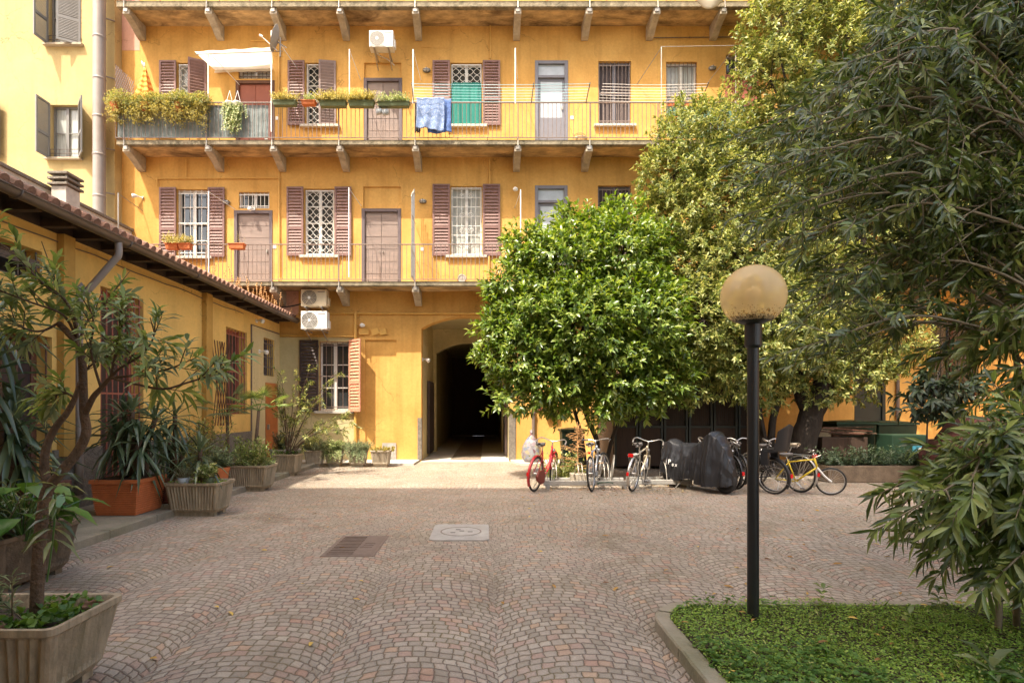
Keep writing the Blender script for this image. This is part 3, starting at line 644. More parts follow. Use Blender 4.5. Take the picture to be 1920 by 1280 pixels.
# ---- balconies
CX = [mx(p, YB+.05) for p in (236, 390, 512, 637, 779, 971, 1105, 1232, 1357)]+[8.8, 10.8, 12.8, 14.8, 16.8, 18.8, 20.8]
BX0, BX1 = mx(218, YB), 21.5
def balcony(zt, bot, name, lab):
    b = MB(); nx = 160
    b.box(BX0, BX1, YB, YB+.16, bot+.0, zt); s = b.build('balcony', 'slabedge', house, bevel=.012); s['label'] = lab
    u = MB()                                   # flaking underside, gently uneven
    u.grid(lambda a, c: (BX0+.01+(BX1-BX0-.02)*a, YB+.16+(YW-YB-.16)*c, bot+.02+.025*noise.noise((a*30, c*2, zt))-.05*math.sin(c*math.pi)*.3), 300, 8)
    u.box(BX0, BX1, YB+.16, YW, zt-.05, zt-.003)
    u.build('slab', 'soffit', s)
    for x in CX:
        c = MB(); yb = YB+.05
        prof = [(yb, bot), (yb, bot-.17), (yb+.10, bot-.19), (yb+.28, bot-.24), (yb+.46, bot-.31), (yb+.62, bot-.40), (yb+.72, bot-.43), (YW, bot-.43), (YW, bot)]
        c.prism([(p[0], p[1]) for p in prof], x-.10, x+.10, 'x')
        c.build('corbel', 'stone', s, bevel=.012)
        k = MB(); k.box(x-.06, x+.06, yb-.025, yb-.002, bot-.11, bot-.005); k.bar((x, YB-.05, bot-.06), (x, YB-.03, zt+.02), .014, 6); k.build('bracket', 'oldmetal', s)
    r = MB(); yr = YB-.03; zr = zt+.045
    r.box(BX0, BX1, yr-.012, yr+.012, zr-.008, zr+.008); r.box(BX0, BX1, yr-.02, yr+.02, zt+1.03, zt+1.055)
    x = BX0
    while x < BX1: r.bar((x, yr, zr+.009), (x, yr, zt+1.029), .0085, 5); x += .122
    for x in CX: r.bar((x, yr-.006, zt-.02), (x, yr-.006, zt+1.06), .015, 6)
    for i in range(6): y = yr+.02+i*.14; r.bar((BX0, y, zr), (BX0, y, zt+1.03), .0085, 5)
    r.box(BX0-.012, BX0+.012, yr+.02, YW, zt+1.03, zt+1.055); r.box(BX0-.010, BX0+.010, yr+.02, YW, zr-.008, zr+.008)
    x = BX0+.4
    while x < BX1: r.bar((x, yr, zr), (x, YB+.01, zt-.03), .010, 5); x += .85
    r.build('railing', 'railiron', s)
    return s
b1 = balcony(Z1, Z1-.13, 'balcony', 'first floor balcony'); b2 = balcony(Z2, Z2-.14, 'balcony', 'second floor balcony'); b3 = balcony(Z3, Z3-.17, 'balcony', 'third floor balcony')
# line poles with stays
def pole(par, px, top, zb, m='white', wx=.12, wz=-.35, stay=True, r=.017):
    x = mx(px, YB); b = MB(); b.bar((x, YB-.05, zb), (x, YB-.05, mz(top, YB)), r, 6)
    if stay: b.bar((x, YB-.05, mz(top, YB)-.02), (x+wx, YW, mz(top, YB)+wz), .010, 5)
    return b.build('line_pole', m, par)
for px, top in ((656, 95), (775, 95), (966, 93)): pole(b2, px, top, Z2+1.0, 'white')
pole(b2, 392, 98, Z2+1.0, 'white', .5, -.45); pole(b2, 510, 60, Z2+.2, 'white', .45, -.55)
pole(b2, 1239, 90, Z2+.3, 'oldmetal', -.45, -.55); pole(b2, 1378, 88, Z2+.3, 'oldmetal', -.45, -.55)
for px, top, wx in ((224, 363, .15), (393, 360, .35), (655, 353, .15), (976, 357, -.12)): pole(b1, px, top, Z1+.1, 'white' if px > 230 else 'oldmetal', wx, -.2)
b = MB(); b.bar((mx(1239, YB), YB-.05, mz(90, YB)), (mx(1378, YB), YB-.05, mz(88, YB)), .008, 5); b.bar((mx(1378, YB), YB-.05, mz(88, YB)), (8.4, YB-.05, mz(90, YB)), .008, 5); b.build('line_rod', 'oldmetal', b2)
b = MB(); x = mx(772, YB)                       # barbed divider panel between two flats
for i in range(9): y = YB-.06+i*.085; b.bar((x, y, Z1+.1), (x, y, mz(372, YB)+.05*i), .008, 5); b.lathe([(.010, 0), (.02, .03), (0, .14)], (x, y, mz(372, YB)+.05*i), 6)
for z in (Z1+.15, Z1+.9, Z1+1.9): b.bar((x, YB-.08, z), (x, YW-.05, z), .012, 5)
for k in range(14): b.bar((x, YB-.06, Z1+1.2+k*.1), (x, YB+.62, Z1+1.3+k*.1), .006, 4)
b.build('divider_panel', 'oldmetal', b1)
# screen cloth tied inside the railing
def screen(x0, x1, zt, h, m):
    b = MB(); b.grid(lambda u, v: (x0+(x1-x0)*u, YB+.012+.018*noise.noise((u*30, v*3, 1)), zt+.06+h*v), 60, 6); return b.build('privacy_screen', m, b2 if zt == Z2 else b1)
screen(mx(218, YB)+.02, mx(503, YB), Z2, .93, 'mesh'); screen(mx(1250, YB), mx(1400, YB), Z2, .9, 'greenmesh')
b = MB(); b.box(WX0-.3, WX1, YW-.9, YW+7, WTOP, WTOP+.18); b.build('roof', 'tile', house)

# ============================================================ pale yellow house behind the wing, far left
yh = thing('tall_yellow_house', (mx(215, 16.78), 16.78, 0), 'tall pale yellow rendered house with grey shutters at the far left behind the low wing', 'building')
YY = 16.78; XE = mx(215, YY)
w1_ = (mx(95, YY), mx(148, YY), mz(297, YY), mz(197, YY)); w2_ = (mx(92, YY), mx(150, YY), mz(84, YY), mz(-24, YY)); w3_ = (-15.6, -14.7, w1_[2], w1_[3])
b = MB(); wall_sheet(b, lambda u, w, d: (u, YY+d, w), -24, XE, 0, 20, [(*w1_, .2, True), (*w2_, .2, True), (*w3_, .2, True)])
b.add([(XE, YY, 0), (XE, YW+6, 0), (XE, YW+6, 20), (XE, YY, 20)], [(0, 1, 2, 3)]); b.build('wall', 'yellow', yh)
for (x0, x1, z0, z1), la, ra, lw, rw in ((w1_, 88, 48, .50, .58), (w2_, 86, 150, .50, .58), (w3_, 10, 12, .45, .45)):
    f = MB(); t = .05; y = YY+.12; xm = (x0+x1)/2
    f.box(x0, x0+t, y, y+.05, z0, z1); f.box(x1-t, x1, y, y+.05, z0, z1); f.box(x0+t, x1-t, y, y+.05, z0, z0+t); f.box(x0+t, x1-t, y, y+.05, z1-t, z1); f.box(xm-.04, xm+.04, y-.01, y+.04, z0+t, z1-t)
    for a, c in ((x0+t, xm-.04), (xm+.04, x1-t)): f.box(a, c, y, y+.03, (z0+z1)/2-.015, (z0+z1)/2+.015)
    wn = f.build('window', 'greyshut', yh)
    p = MB(); p.add([(x0, y+.055, z0), (x1, y+.055, z0), (x1, y+.055, z1), (x0, y+.055, z1)], [(0, 1, 2, 3)]); p.build('pane', 'curtain', wn)
    s_ = MB(); s_.box(x0-.12, x1+.12, YY-.12, YY+.1, z0-.06, z0-.003); s_.build('sill', 'stone', wn)
    g = MB()
    for z in (z0+.14, z0+.26): g.bar((x0-.02, YY-.01, z), (x1+.02, YY-.01, z), .010, 5)
    for i in range(4): x = x0+(x1-x0)*i/3; g.bar((x, YY-.01, z0), (x, YY-.01, z0+.26), .008, 5)
    g.build('guard_bar', 'iron', wn)
    shutter(wn, (x0-.03, YY-.02, z0-.02), lw, z1-z0+.06, -1, la, 'greyshut', 40); shutter(wn, (x1+.03, YY-.02, z0-.02), rw, z1-z0+.06, 1, ra, 'greyshut', 40)
b = MB(); xp, yp_ = mx(184, 16.45), 16.5; b.lathe([(.165, 5.5), (.165, 19)], (xp, yp_, 0), 24)
for z in (7.7, 8.9, 10.0, 11.1, 12.3, 13.4): b.lathe([(.166, z), (.175, z+.01), (.175, z+.05), (.166, z+.06)], (xp, yp_, 0), 24)
for z in (7.9, 9.2, 11.3, 13): b.bar((xp, yp_+.1, z), (xp+.28, YY, z), .02, 6)
b.build('flue_pipe', 'pipe', yh, smooth=True)

# ============================================================ low wing along the left side
wing = thing('low_wing', (-6.2, 8, 0), 'low ochre wing with a tiled lean-to roof and long gutter down the left side', 'building')
XW = -6.2
def wy(px): return 6.2*F/(911-px)
def wz(py, y): return 1.6+(765-py)/F*y
wops = {'door0': (7.25, 8.13, .12, 2.61), 'eave_shade': (6.6, 7.95, 3.35, 3.78), 'door1': (9.15, wy(269), .12, 3.57), 'win2': (wy(424), wy(463), 1.45, 3.55), 'win3': (wy(494), wy(513)+.05, 2.52, 3.58), 'back': (1.5, 3.2, 1.2, 3.2), 'doorb': (4.4, 5.6, .12, 2.6)}  # the high opening only stands for shade under the eave
b = MB(); wall_sheet(b, lambda u, w, d: (XW-d, u, w), -1, YW, 0, 4.62, [(*v, .38, True) for v in wops.values()]); b.build('wall', 'wing', wing)
b = MB(); 
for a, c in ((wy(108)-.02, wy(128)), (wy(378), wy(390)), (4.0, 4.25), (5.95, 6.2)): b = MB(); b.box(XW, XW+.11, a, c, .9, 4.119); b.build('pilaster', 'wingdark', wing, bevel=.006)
b = MB(); gaps = [(7.25, 8.13), (9.15, wy(269)), (4.4, 5.6)]; y = -1
for a, c in sorted(gaps)+[(15.0, 99)]: b.box(XW, XW+.035, y, a, .05, 1.0); y = c; b.build('plinth', 'grey_stucco', wing); b = MB()
b = MB(); wall_sheet(b, lambda u, w, d: (XW+.005-d, u, w), 15.0, YW-.007, .1, 3.80, [(*wops['win3'], .005, False), (15.98, 16.87, .12, 2.32, .005, False)]); b.build('painted_band', 'beige', wing)
def wing_bars(k, m, n, inner, mi='shutdark'):
    y0, y1, z0, z1 = wops[k]; g = MB()
    fr = MB(); x = XW-.24; fr.box(x-.02, x+.02, y0, y0+.07, z0, z1); fr.box(x-.02, x+.02, y1-.07, y1, z0, z1); fr.box(x-.02, x+.02, y0+.07, y1-.07, z1-.07, z1); fr.box(x-.02, x+.02, y0+.07, y1-.07, z0, z0+.08)
    o = fr.build(inner, m if m != 'iron' else 'frame', wing)
    for i in range(n): y = y0+.06+(y1-y0-.12)*i/(n-1); g.bar((XW-.04, y, z0+.02), (XW-.04, y, z1-.02), .012, 6)
    for z in (z0+.25, (z0+z1)/2, z1-.15): g.box(XW-.046, XW-.034, y0, y1, z-.015, z+.015)
    g.build('grille', m, o)
    p = MB(); p.add([(XW-.26, y0, z0), (XW-.26, y1, z0), (XW-.26, y1, z1), (XW-.26, y0, z1)], [(0, 1, 2, 3)]); p.build('pane', mi, o)
wing_bars('win2', 'reddoor', 7, 'window'); wing_bars('door1', 'reddoor', 8, 'window'); wing_bars('win3', 'iron', 6, 'window', 'glass'); wing_bars('door0', 'brownwood', 4, 'window'); wing_bars('eave_shade', 'iron', 5, 'window', 'dark'); wing_bars('back', 'iron', 6, 'window', 'glass')  # near-black pane above the door paints in shade under the eave
b = MB(); b.box(XW-.2, XW-.15, 4.4, 5.6, .12, 2.6); b.build('door', 'maroon', wing)
b = MB(); b.box(XW-.02, XW+.03, 15.98, 16.87, .12, 2.32); o = b.build('door', 'orangedoor', wing); b = MB(); b.box(XW+.03, XW+.09, 16.05, 16.09, 1.0, 1.15); b.build('handle', 'oldmetal', o)
# roof: real pantiles
GX, GZ = -5.70, 4.25; RX, RZ = -10.64, 6.42; sl = (RZ-GZ)/(RX-GX)
b = MB(); ny = int(18.1/.0335)
def rf(u, v):
    y = -1+18.05*v; x = GX+(RX-GX)*u; c = (y/.20) % 1; prof = abs(math.sin(c*math.pi)); st = (u*14) % 1
    return (x, y, GZ+sl*(x-GX)+.07*prof**.7-.028*st+.012*noise.noise((x*3, y*3, 0)))
b.grid(rf, 42, ny); b.build('roof', 'tile', wing, smooth=False)
b = MB()
for i in range(int(18/.2)):
    y = -1+.1+i*.2; b.tube([(GX+.03, y, GZ+.045), (GX-.35, y, GZ+.045-sl*.38)], .075, 8)
b.build('eave_tile', 'tile', wing)
b = MB(); y = -.8
while y < 16.9: b.box(-6.17, -5.74, y, y+.11, 4.13+.01*math.sin(y*7), 4.23); y += .62
b.box(-6.197, -6.172, -1, 16.99, 4.12, 4.44)  # dark board painting in the deep shade between the rafters
b.add([(-5.70, -1, 4.19), (-5.70, 17.0, 4.19), (-6.3, 17.0, 4.47), (-6.3, -1, 4.47)], [(0, 1, 2, 3)])
b.build('rafter', 'woodrafter', wing)
b = MB(); n = 10; gx, gz, gr = -5.62, 4.20, .085
b.grid(lambda u, v: (gx+gr*math.cos(math.pi+math.pi*v), -1+17.9*u, gz+gr*math.sin(math.pi+math.pi*v)), 60, n)
for y in np.arange(.5, 17, 2.1): b.tube([(gx-gr*1.06, y, gz), (gx-gr*.8, y, gz-gr*.85), (gx, y, gz-gr*1.08), (gx+gr*.8, y, gz-gr*.85), (gx+gr*1.06, y, gz)], .014, 5)
b.tube([(gx+gr, -1, gz), (gx+gr, 16.9, gz)], .012, 6); b.disc((gx, 16.9, gz), gr, 20, 'y')
b.build('gutter', 'gutter', wing, smooth=True, solid=.006)
b = MB(); yd = 8.7; b.tube(smooth_path([(gx, yd, gz-.06), (gx, yd, gz-.26), (gx-.08, yd-.02, gz-.38), (XW+.18, yd-.12, gz-.85), (XW+.10, yd-.16, gz-1.0), (XW+.10, yd-.16, .3)], 5), .052, 14)
b.build('downpipe', 'pipe', wing, smooth=True)
b = MB(); b.tube(smooth_path([(XW+.02, y, 4.0+.012*math.sin(y*2.3)+.008*math.sin(y*5)) for y in np.arange(3, 15, .5)], 2), .009, 5)
b.tube([(XW+.02, 15.0, .2), (XW+.02, 15.0, 3.8), (XW+.02, 17.0, 3.82)], .022, 6); b.build('cable', 'cast', wing)
# parapet wall above the roof
par = thing('parapet_wall', (-10.64, 8, 5.9), 'weathered plaster parapet with stone coping rising above the tiled roof', 'wall')
b = MB(); b.box(-10.95, -10.64, -1, YW, 5.5, 6.90); b.build('wall_body', 'palestone', par)
b = MB(); b.box(-11.0, -10.58, -1, YW, 6.90, 6.98); b.build('coping', 'grey_stucco', par, bevel=.01)
ch = thing('chimney', (-10.28, 13.93, 5.9), 'square stone chimney stack with layered slab caps beside the parapet', 'chimney')
b = MB(); b.box(-10.46, -10.10, 13.69, 14.16, 5.7, 6.95); b.build('stack', 'palestone', ch, bevel=.01)
b = MB()
for z in (6.97, 7.10, 7.23): b.box(-10.52, -10.04, 13.63, 14.22, z, z+.055)
for sx in (-10.44, -10.14):
    for sy in (13.7, 14.1): b.box(sx, sx+.05, sy, sy+.05, 6.95, 7.23)
b.build('cap', 'grey_stucco', ch, bevel=.006)

# ============================================================ the tall house the photograph was taken from, and the right wing
bh = thing('rear_house', (0, -1.2, 0), 'tall ochre house behind the viewpoint that shades the near half of the courtyard', 'building')
b = MB(); b.box(-15, 3, -12, -1.2, 0, 26.0); b.build('wall', 'yellow', bh); b = MB(); b.box(-4.8, 3, -7, -1.21, 26.3, 30.0); b.build('shade_block', 'wing', bh)  # top block is unseen, added to throw shade over the right-hand bicycles
b = MB(); b.box(-15.2, 3.2, -12.2, -.9, 26.0, 26.25); b.build('roof', 'tile', bh)
rw = thing('right_wing', (17, 6, 0), 'ochre side wing beyond the shrubs closing the right side of the courtyard', 'building')
b = MB(); b.box(17, 24, -1, YW-.01, 0, 7); b.build('wall', 'orange', rw); b = MB(); b.box(16.7, 24, -1, YW-.01, 7.01, 7.2); b.build('roof', 'tile', rw)

# ============================================================ pavements, kerbs, covers, bed
b = MB(); b.box(XW-.2, -4.75, -1, 15.95, -.1, .095); tag(b.build('left_pavement', 'pave'), kind='structure')
b = MB(); y = -1.
while y < 15.9: b.box(-4.747, -4.62, y, min(y+.995, 15.95), -.1, .10+random.uniform(-.004, .004)); y += 1.0
tag(b.build('kerb', 'pave', bevel=.012), kind='structure')
b = MB(); b.prism([(XW, 15.954), (mx(776, 15.96), 15.954), (-1.99, YW-.2), (-1.99, YW), (XW, YW)], -.1, .062, 'z'); tag(b.build('house_pavement', 'palestone', bevel=.01), kind='structure')
b = MB(); b.prism([(.74, YW), (.74, YW-.2), (1.0, 15.96), (17, 15.96), (17, YW)], -.1, .062, 'z'); tag(b.build('far_pavement', 'palestone', bevel=.01), kind='structure')
# cast iron cover
mc = thing('drain_cover', (-1.5, 6.65, 0), 'brown cast iron ribbed drain cover sunk in the setts', 'manhole cover')
b = MB(); b.box(-1.79, -1.21, 6.13, 7.12, -.02, .008); b.build('cover_frame', 'cast', mc, bevel=.004)
b = MB(); b.box(-1.75, -1.25, 6.18, 7.07, .008, .012)
for i in range(12): b.box(-1.735, -1.46, 6.205+i*.072, 6.240+i*.072, .012, .020)
for i in range(3): b.box(-1.42, -1.30, 6.50+i*.09, 6.53+i*.09, .012, .017)
b.box(-1.43, -1.415, 6.48, 6.73, .012, .017); b.build('cover_plate', 'cast', mc)
cc = thing('inspection_cover', (-.33, 7.3, 0), 'pale concrete square slab with a round inspection lid', 'manhole cover')
b = MB(); b.prism([(-.69+.05, 6.85), (.04-.05, 6.85), (.04, 6.90), (.04, 7.74), (-.01, 7.79), (-.64, 7.79), (-.69, 7.74), (-.69, 6.90)], -.02, .014, 'z'); b.build('slab', 'concrete', cc)
b = MB(); b.lathe([(.255, .014), (.262, .019), (.270, .014)], (-.32, 7.32, 0), 40); b.lathe([(.0, .0195), (.245, .0195), (.250, .015)], (-.32, 7.32, 0), 40); b.build('lid', 'concrete', cc); b = MB(); b.lathe([(.249, .0198), (.249, .0212), (.262, .0212), (.262, .0198)], (-.32, 7.32, 0), 48); b.build('lid_joint', 'cast', cc)
b = MB()
for x, y in ((-.42, 7.24), (-.20, 7.29), (-.36, 7.42), (-.31, 7.34)): b.box(x-.03, x+.03, y-.012, y+.012, .0195, .0215)
b.build('lifting_slot', 'dark', cc)
# planted bed with kerb
BXL, BYF, RC = 1.22, 4.47, .42
def bed_outline(off):
    x, y, r = BXL+off, BYF-off, RC-off; pts = [(x, -.8), (x, y-r)]
    pts += [(x+r-r*math.cos(a), y-r+r*math.sin(a)) for a in [math.pi/2*k/12 for k in range(1, 13)]]
    return pts+[(9, y)]
o_, i_ = bed_outline(0), bed_outline(.115)
def resample(pts, st):
    out = [pts[0]]
    for p, q in zip(pts, pts[1:]):
        L_ = math.hypot(q[0]-p[0], q[1]-p[1]); k = max(1, int(round(L_/st)))
        out += [(p[0]+(q[0]-p[0])*i/k, p[1]+(q[1]-p[1])*i/k) for i in range(1, k+1)]
    return out
b = MB(); ro = resample(o_, .11); ri = []
for j, p in enumerate(ro):
    a_, c_ = ro[max(j-1, 0)], ro[min(j+1, len(ro)-1)]; d_ = Vector((c_[0]-a_[0], c_[1]-a_[1])).normalized(); ri.append((p[0]+d_.y*.115, p[1]-d_.x*.115))
j = 0
while j < len(ro)-1:                       # kerb stones of about 80 cm with open joints, each a little uneven
    e = min(j+8, len(ro)-1); O = [Vector((*q, 0)) for q in ro[j:e+1]]; I = [Vector((*q, 0)) for q in ri[j:e+1]]
    for W_ in (O, I): s_, t_ = (W_[1]-W_[0]).normalized()*.004, (W_[-1]-W_[-2]).normalized()*.004; W_[0] += s_; W_[-1] -= t_
    n = len(O); h = .09+random.uniform(-.006, .006)
    w = lambda q, z: (q.x+.004*noise.noise(q*9), q.y+.004*noise.noise(q*9+Vector((5, 0, 0))), z+(.004*noise.noise(q*7) if z > .05 else 0))
    b.add([w(q, -.05) for q in O]+[w(q, h-.012) for q in O]+[w(q.lerp(r, .1), h) for q, r in zip(O, I)]+[w(q.lerp(r, .92), h) for q, r in zip(O, I)]+[w(q, 0) for q in I],
          [(k*n+i, k*n+i+1, (k+1)*n+i+1, (k+1)*n+i) for k in range(4) for i in range(n-1)]+[(0, n, 2*n, 3*n, 4*n), (n-1, 2*n-1, 3*n-1, 4*n-1, 5*n-1)])
    j = e
tag(b.build('bed_kerb', 'pave'), kind='structure')
b = MB(); b.prism([(i_[0][0], i_[0][1])]+i_[1:]+[(9, -.8)], .0, .075, 'z'); tag(b.build('bed_soil', 'soil'), kind='structure')
# ============================================================ objects on the front
rng = np.random.default_rng(11)
# ---- air conditioners
def aircon(px0, px1, py0, py1, yf, m, lab, fan=.30, open_=False):
    x0, x1, z0, z1 = mx(px0, yf), mx(px1, yf), mz(py1, yf), mz(py0, yf)
    t = thing('air_conditioner', ((x0+x1)/2, yf+.15, z0), lab, 'air conditioner', 'air conditioners on the ochre front')
    b = MB(); b.box(x0, x1, yf, yf+.30, z0, z1); b.build('casing', m, t, bevel=.015)
    w = x1-x0; cx = x0+w*.33; cz = (z0+z1)/2; r = min((z1-z0)*.44, w*.3)
    g = MB(); g.M = Matrix.Translation((cx, yf-.006, cz)); g.disc((0, 0, 0), r, 32)
    f = g.build('fan_opening', 'acgrille', t)
    g = MB(); g.M = Matrix.Translation((cx, yf-.014, cz))
    if open_:
        for i in range(15): q = -r+2*r*i/14; g.bar((-r, 0, q), (r, 0, q), .004, 4); g.bar((q, 0, -r), (q, 0, r), .004, 4)
    else:
        for k in range(1, 7): g.torus((0, 0, 0), r*k/6, .0055, 32, 5)
        for k in range(6): a = k*math.pi/3; g.bar((0, .002, 0), (r*math.cos(a), .002, r*math.sin(a)), .004, 4)
    g.build('fan_guard', 'acold' if m != 'acwhite' else 'acwhite', t)
    g = MB(); g.M = Matrix.Translation((cx, yf-.022, cz)); g.disc((0, 0, 0), .045, 16); g.build('fan_hub', 'acwhite', t)
    g = MB(); g.box(x0+w*.66, x1-.05, yf-.003, yf+.01, z1-.085, z1-.065); g.build('nameplate', 'frame', t)
    if m == 'acwhite': g = MB(); g.box(x0+w*.68, x1-.06, yf-.004, yf+.01, z0+.05, z0+.16); g.build('access_panel', 'white', t, bevel=.004)
    g = MB(); g.box(x1+.001, x1+.05, yf+.08, yf+.24, z0+.04, z0+.26); g.build('valve_cover', m, t, bevel=.008)
    for x in (x0+.14, x1-.14):
        g = MB(); g.box(x-.02, x+.02, yf-.06, YW, z0-.045, z0-.005); g.bar((x, yf+.0, z0-.045), (x, YW, z0-.28), .015, 5); g.build('bracket', 'oldmetal', t)
    return t
aircon(692, 737, 57, 88, 16.42, 'acwhite', 'off-white fan unit high on the wall above the second floor plum door', open_=True)
aircon(564, 612, 542, 574, 16.50, 'acold', 'aged cream fan unit directly under the first floor balcony')
aircon(564, 613, 583, 617, 16.50, 'acwhite', 'white fan unit just below the cream one and above the peach shutter')
ac = COL.objects
b = MB(); b.tube(smooth_path([(mx(700), YW-.2, mz(100)), (mx(715), YW-.18, mz(112)), (mx(727), YW-.12, mz(116)), (mx(740), YW-.03, mz(124))], 6), .018, 6); tag(b.build('drain_hose', 'cloth'), 'pale lagged hose hanging under the highest fan unit', 'hose')
b = MB(); b.tube(smooth_path([(mx(440), 16.9, mz(566)), (mx(490), 16.8, mz(575)), (mx(540), 16.7, mz(580)), (mx(575), 16.7, mz(574))], 6), .02, 6); tag(b.build('cable', 'black'), 'black cable sagging from the cream fan unit towards the tiled roof', 'cable')
# ---- wall lamps
def bulkhead(px, py, lab, m='lampgrey'):
    x, z = mx(px), mz(py); t = thing('wall_lamp', (x, YW, z), lab, 'wall lamp', 'oval bulkhead lamps')
    b = MB(); b.M = Matrix.Translation((x, YW-.005, z)) @ Matrix.Scale(-1, 4, (0, 1, 0)) @ Matrix.Rotation(R(-90), 4, 'X'); b.lathe([(0, .0), (.085, 0), (.085, .03), (.07, .045)], n=20, sx=1.35, sy=.8); b.build('housing', m, t, smooth=True)
    b = MB(); b.M = Matrix.Translation((x, YW-.045, z)) @ Matrix.Rotation(R(90), 4, 'X'); b.lathe([(.07, 0), (.065, .03), (.04, .055), (0, .065)], n=20, sx=1.3, sy=.75); b.build('glass_dome', 'frost', t, smooth=True)
    b = MB(); b.box(x-.008, x+.008, YW-.115, YW-.03, z-.06, z+.06); b.box(x-.10, x+.10, YW-.115, YW-.10, z-.007, z+.007); b.build('cage', m, t)
bulkhead(800, 133, 'oval bulkhead lamp on the second floor left of the teal cloth window'); bulkhead(1335, 129, 'oval bulkhead lamp on the second floor left of the brick red door')
bulkhead(425, 380, 'oval bulkhead lamp on the first floor right of the leftmost white barred window'); bulkhead(793, 378, 'oval bulkhead lamp on the first floor beside the spiked divider panel')
def spot(px, py, lab, d=(.1, -.25, -.1), y=YW, loc=None):
    p = Vector(loc) if loc else Vector((mx(px), y, mz(py))); t = thing('spotlight', p, lab, 'spotlight')
    d = Vector(d); b = MB(); b.tube([p, p+d*.35], .018, 8); b.tube([p+Vector((0, 0, 0)), p+Vector((0, 0, 0))+d.normalized()*.012], .055, 14); b.build('arm', 'white', t)
    b = MB(); e = p+d*.35; dn = (d+Vector((0, 0, -.1))).normalized(); b.tube([e, e+dn*.05, e+dn*.13, e+dn*.15], [.025, .045, .065, .06], 14); b.build('lamp_head', 'white', t, smooth=True)
spot(268, 371, 'white round floodlight on the sunlit wall at the left end of the first floor', (-.28, -.25, .05))
spot(968, 355, 'white camera-like spotlight on the first floor right of the scrollwork window', (-.05, -.22, -.02))
spot(476, 392, 'small lamp over the leftmost first floor plum door', (-.05, -.28, -.04))
spot(681, 610, 'small white bulb lamp on the ground floor above the junction boxes', (0, -.16, .05))
spot(0, 0, 'white double spotlight on the beige wall of the low wing', (.34, -.12, 0), loc=(XW+.005, 15.55, 3.15))
spot(0, 0, 'white round bulb lamp under the eave of the low wing', (.2, -.05, .05), loc=(XW+.005, 15.35, 3.95))
spot(0, 0, 'dark hooded lamp inside the left jamb of the gateway', (.25, -.1, .0), loc=(AX0+.005, YW+.28, mz(672)))
# ---- awning, dish
t = thing('awning', (mx(440), YB, mz(100)), 'white cloth awning stretched over the second floor brown door', 'awning')
b = MB(); A_ = [Vector((mx(366, YB-.1), YB-.15, mz(99, YB-.1))), Vector((mx(511, YB-.1), YB-.15, mz(91, YB-.1))), Vector((mx(404), YW-.02, mz(133))), Vector((mx(512), YW-.02, mz(130)))]
def aw(u, v):
    p = (A_[0].lerp(A_[1], u)).lerp(A_[2].lerp(A_[3], u), v); p.z -= .07*math.sin(u*math.pi)*math.sin(v*math.pi)+.012*math.sin(u*23)*(1-v)+.01*noise.noise((u*8, v*5, 2)); return p
b.grid(aw, 30, 14); b.build('canopy_cloth', 'cloth', t, smooth=True)
b = MB(); b.grid(lambda u, v: A_[2].lerp(A_[3], u)+Vector((0, -.02-.03*v+.01*math.sin(u*30)*v, -.10*v)), 30, 3); b.build('valance', 'cloth', t)
b = MB(); b.bar((mx(368, YB), YB-.04, mz(104, YB)), (mx(532, YB), YB-.04, mz(98, YB)), .012, 6); b.build('support_rod', 'oldmetal', t)
t = thing('satellite_dish', (mx(510, YB), YB, mz(100)), 'grey satellite dish on a pole above the awning', 'satellite dish')
c = Vector((mx(517, YB-.1), YB-.1, mz(73, YB-.1))); ax = Vector((-.93, -.22, .30)).normalized(); q = ax.to_track_quat('Z', 'Y').to_matrix().to_4x4()
b = MB(); b.M = Matrix.Translation(c-ax*.06) @ q; b.lathe([(0, 0), (.10, .006), (.20, .027), (.30, .062), (.36, .092), (.365, .092)], n=36); b.build('reflector', 'concrete', t, smooth=True, solid=.006)
b = MB(); f_ = c+ax*.42+Vector((0, 0, -.10)); b.bar(c-ax*.04+Vector((0, 0, -.32)), f_, .012, 6); b.tube([f_-ax*.05, f_+ax*.04], .03, 10); b.build('feed_arm', 'white', t)
b = MB(); b.bar((c.x+.12, c.y+.02, c.z-.5), (c.x+.12, c.y+.02, c.z+.05), .022, 8); b.bar((c.x+.0, c.y+.02, c.z-.05), (c.x+.30, c.y+.02, c.z-.25), .015, 6); b.build('mast', 'oldmetal', t)
# ---- laundry racks and towels
def rack(pxa, pxb, arms, lab, m):
    x0, x1 = mx(pxa, YB), mx(pxb, YB); z = Z2+1.05; t = thing('clothes_rack', ((x0+x1)/2, YB-.05, z), lab, 'clothes rack', 'line racks on the second floor railing')
    b = MB()
    for a in arms: xx = mx(a, YB); b.bar((xx, YB-.05, z-.02), (xx+.02, YB-.60, z+.24), .013, 6); b.build('arm', 'iron', t); b = MB()
    b = MB()
    for i in range(7):
        k = i/6; y = YB-.08-.5*k; zz = z+.02+.22*k; b.tube([(x0+(x1-x0)*u, y, zz-.03*math.sin(u*math.pi)-.004*i) for u in [j/12 for j in range(13)]], .0055, 4)
    b.build('line', m, t)
rack(776, 1100, (776, 996, 1098), 'long folding clothes rack with blue and white lines left of the glass door', 'rope')
rack(1122, 1312, (1312,), 'short clothes rack with pale lines in front of the barred windows', 'ropewhite')
def hang(px0, px1, z_top, h, y, m, name, lab, cat, dz=0, seed=0, grp=None):
    x0, x1 = mx(px0, y), mx(px1, y); b = MB()
    def fn(u, v):
        return (x0+(x1-x0)*u+.02*math.sin(v*3+seed)*(v), y-.018*math.sin(u*17+seed+v*1.5)*(.3+v)-.02*noise.noise((u*4+seed, v*4, seed)), z_top-h*v-dz*u*v-.02*math.sin(u*9+seed)*v-.015*abs(math.sin(u*9.4)))
    b.grid(fn, 48, 24)
    return tag(b.build(name, m, None, smooth=True, solid=.008), lab, cat, grp)
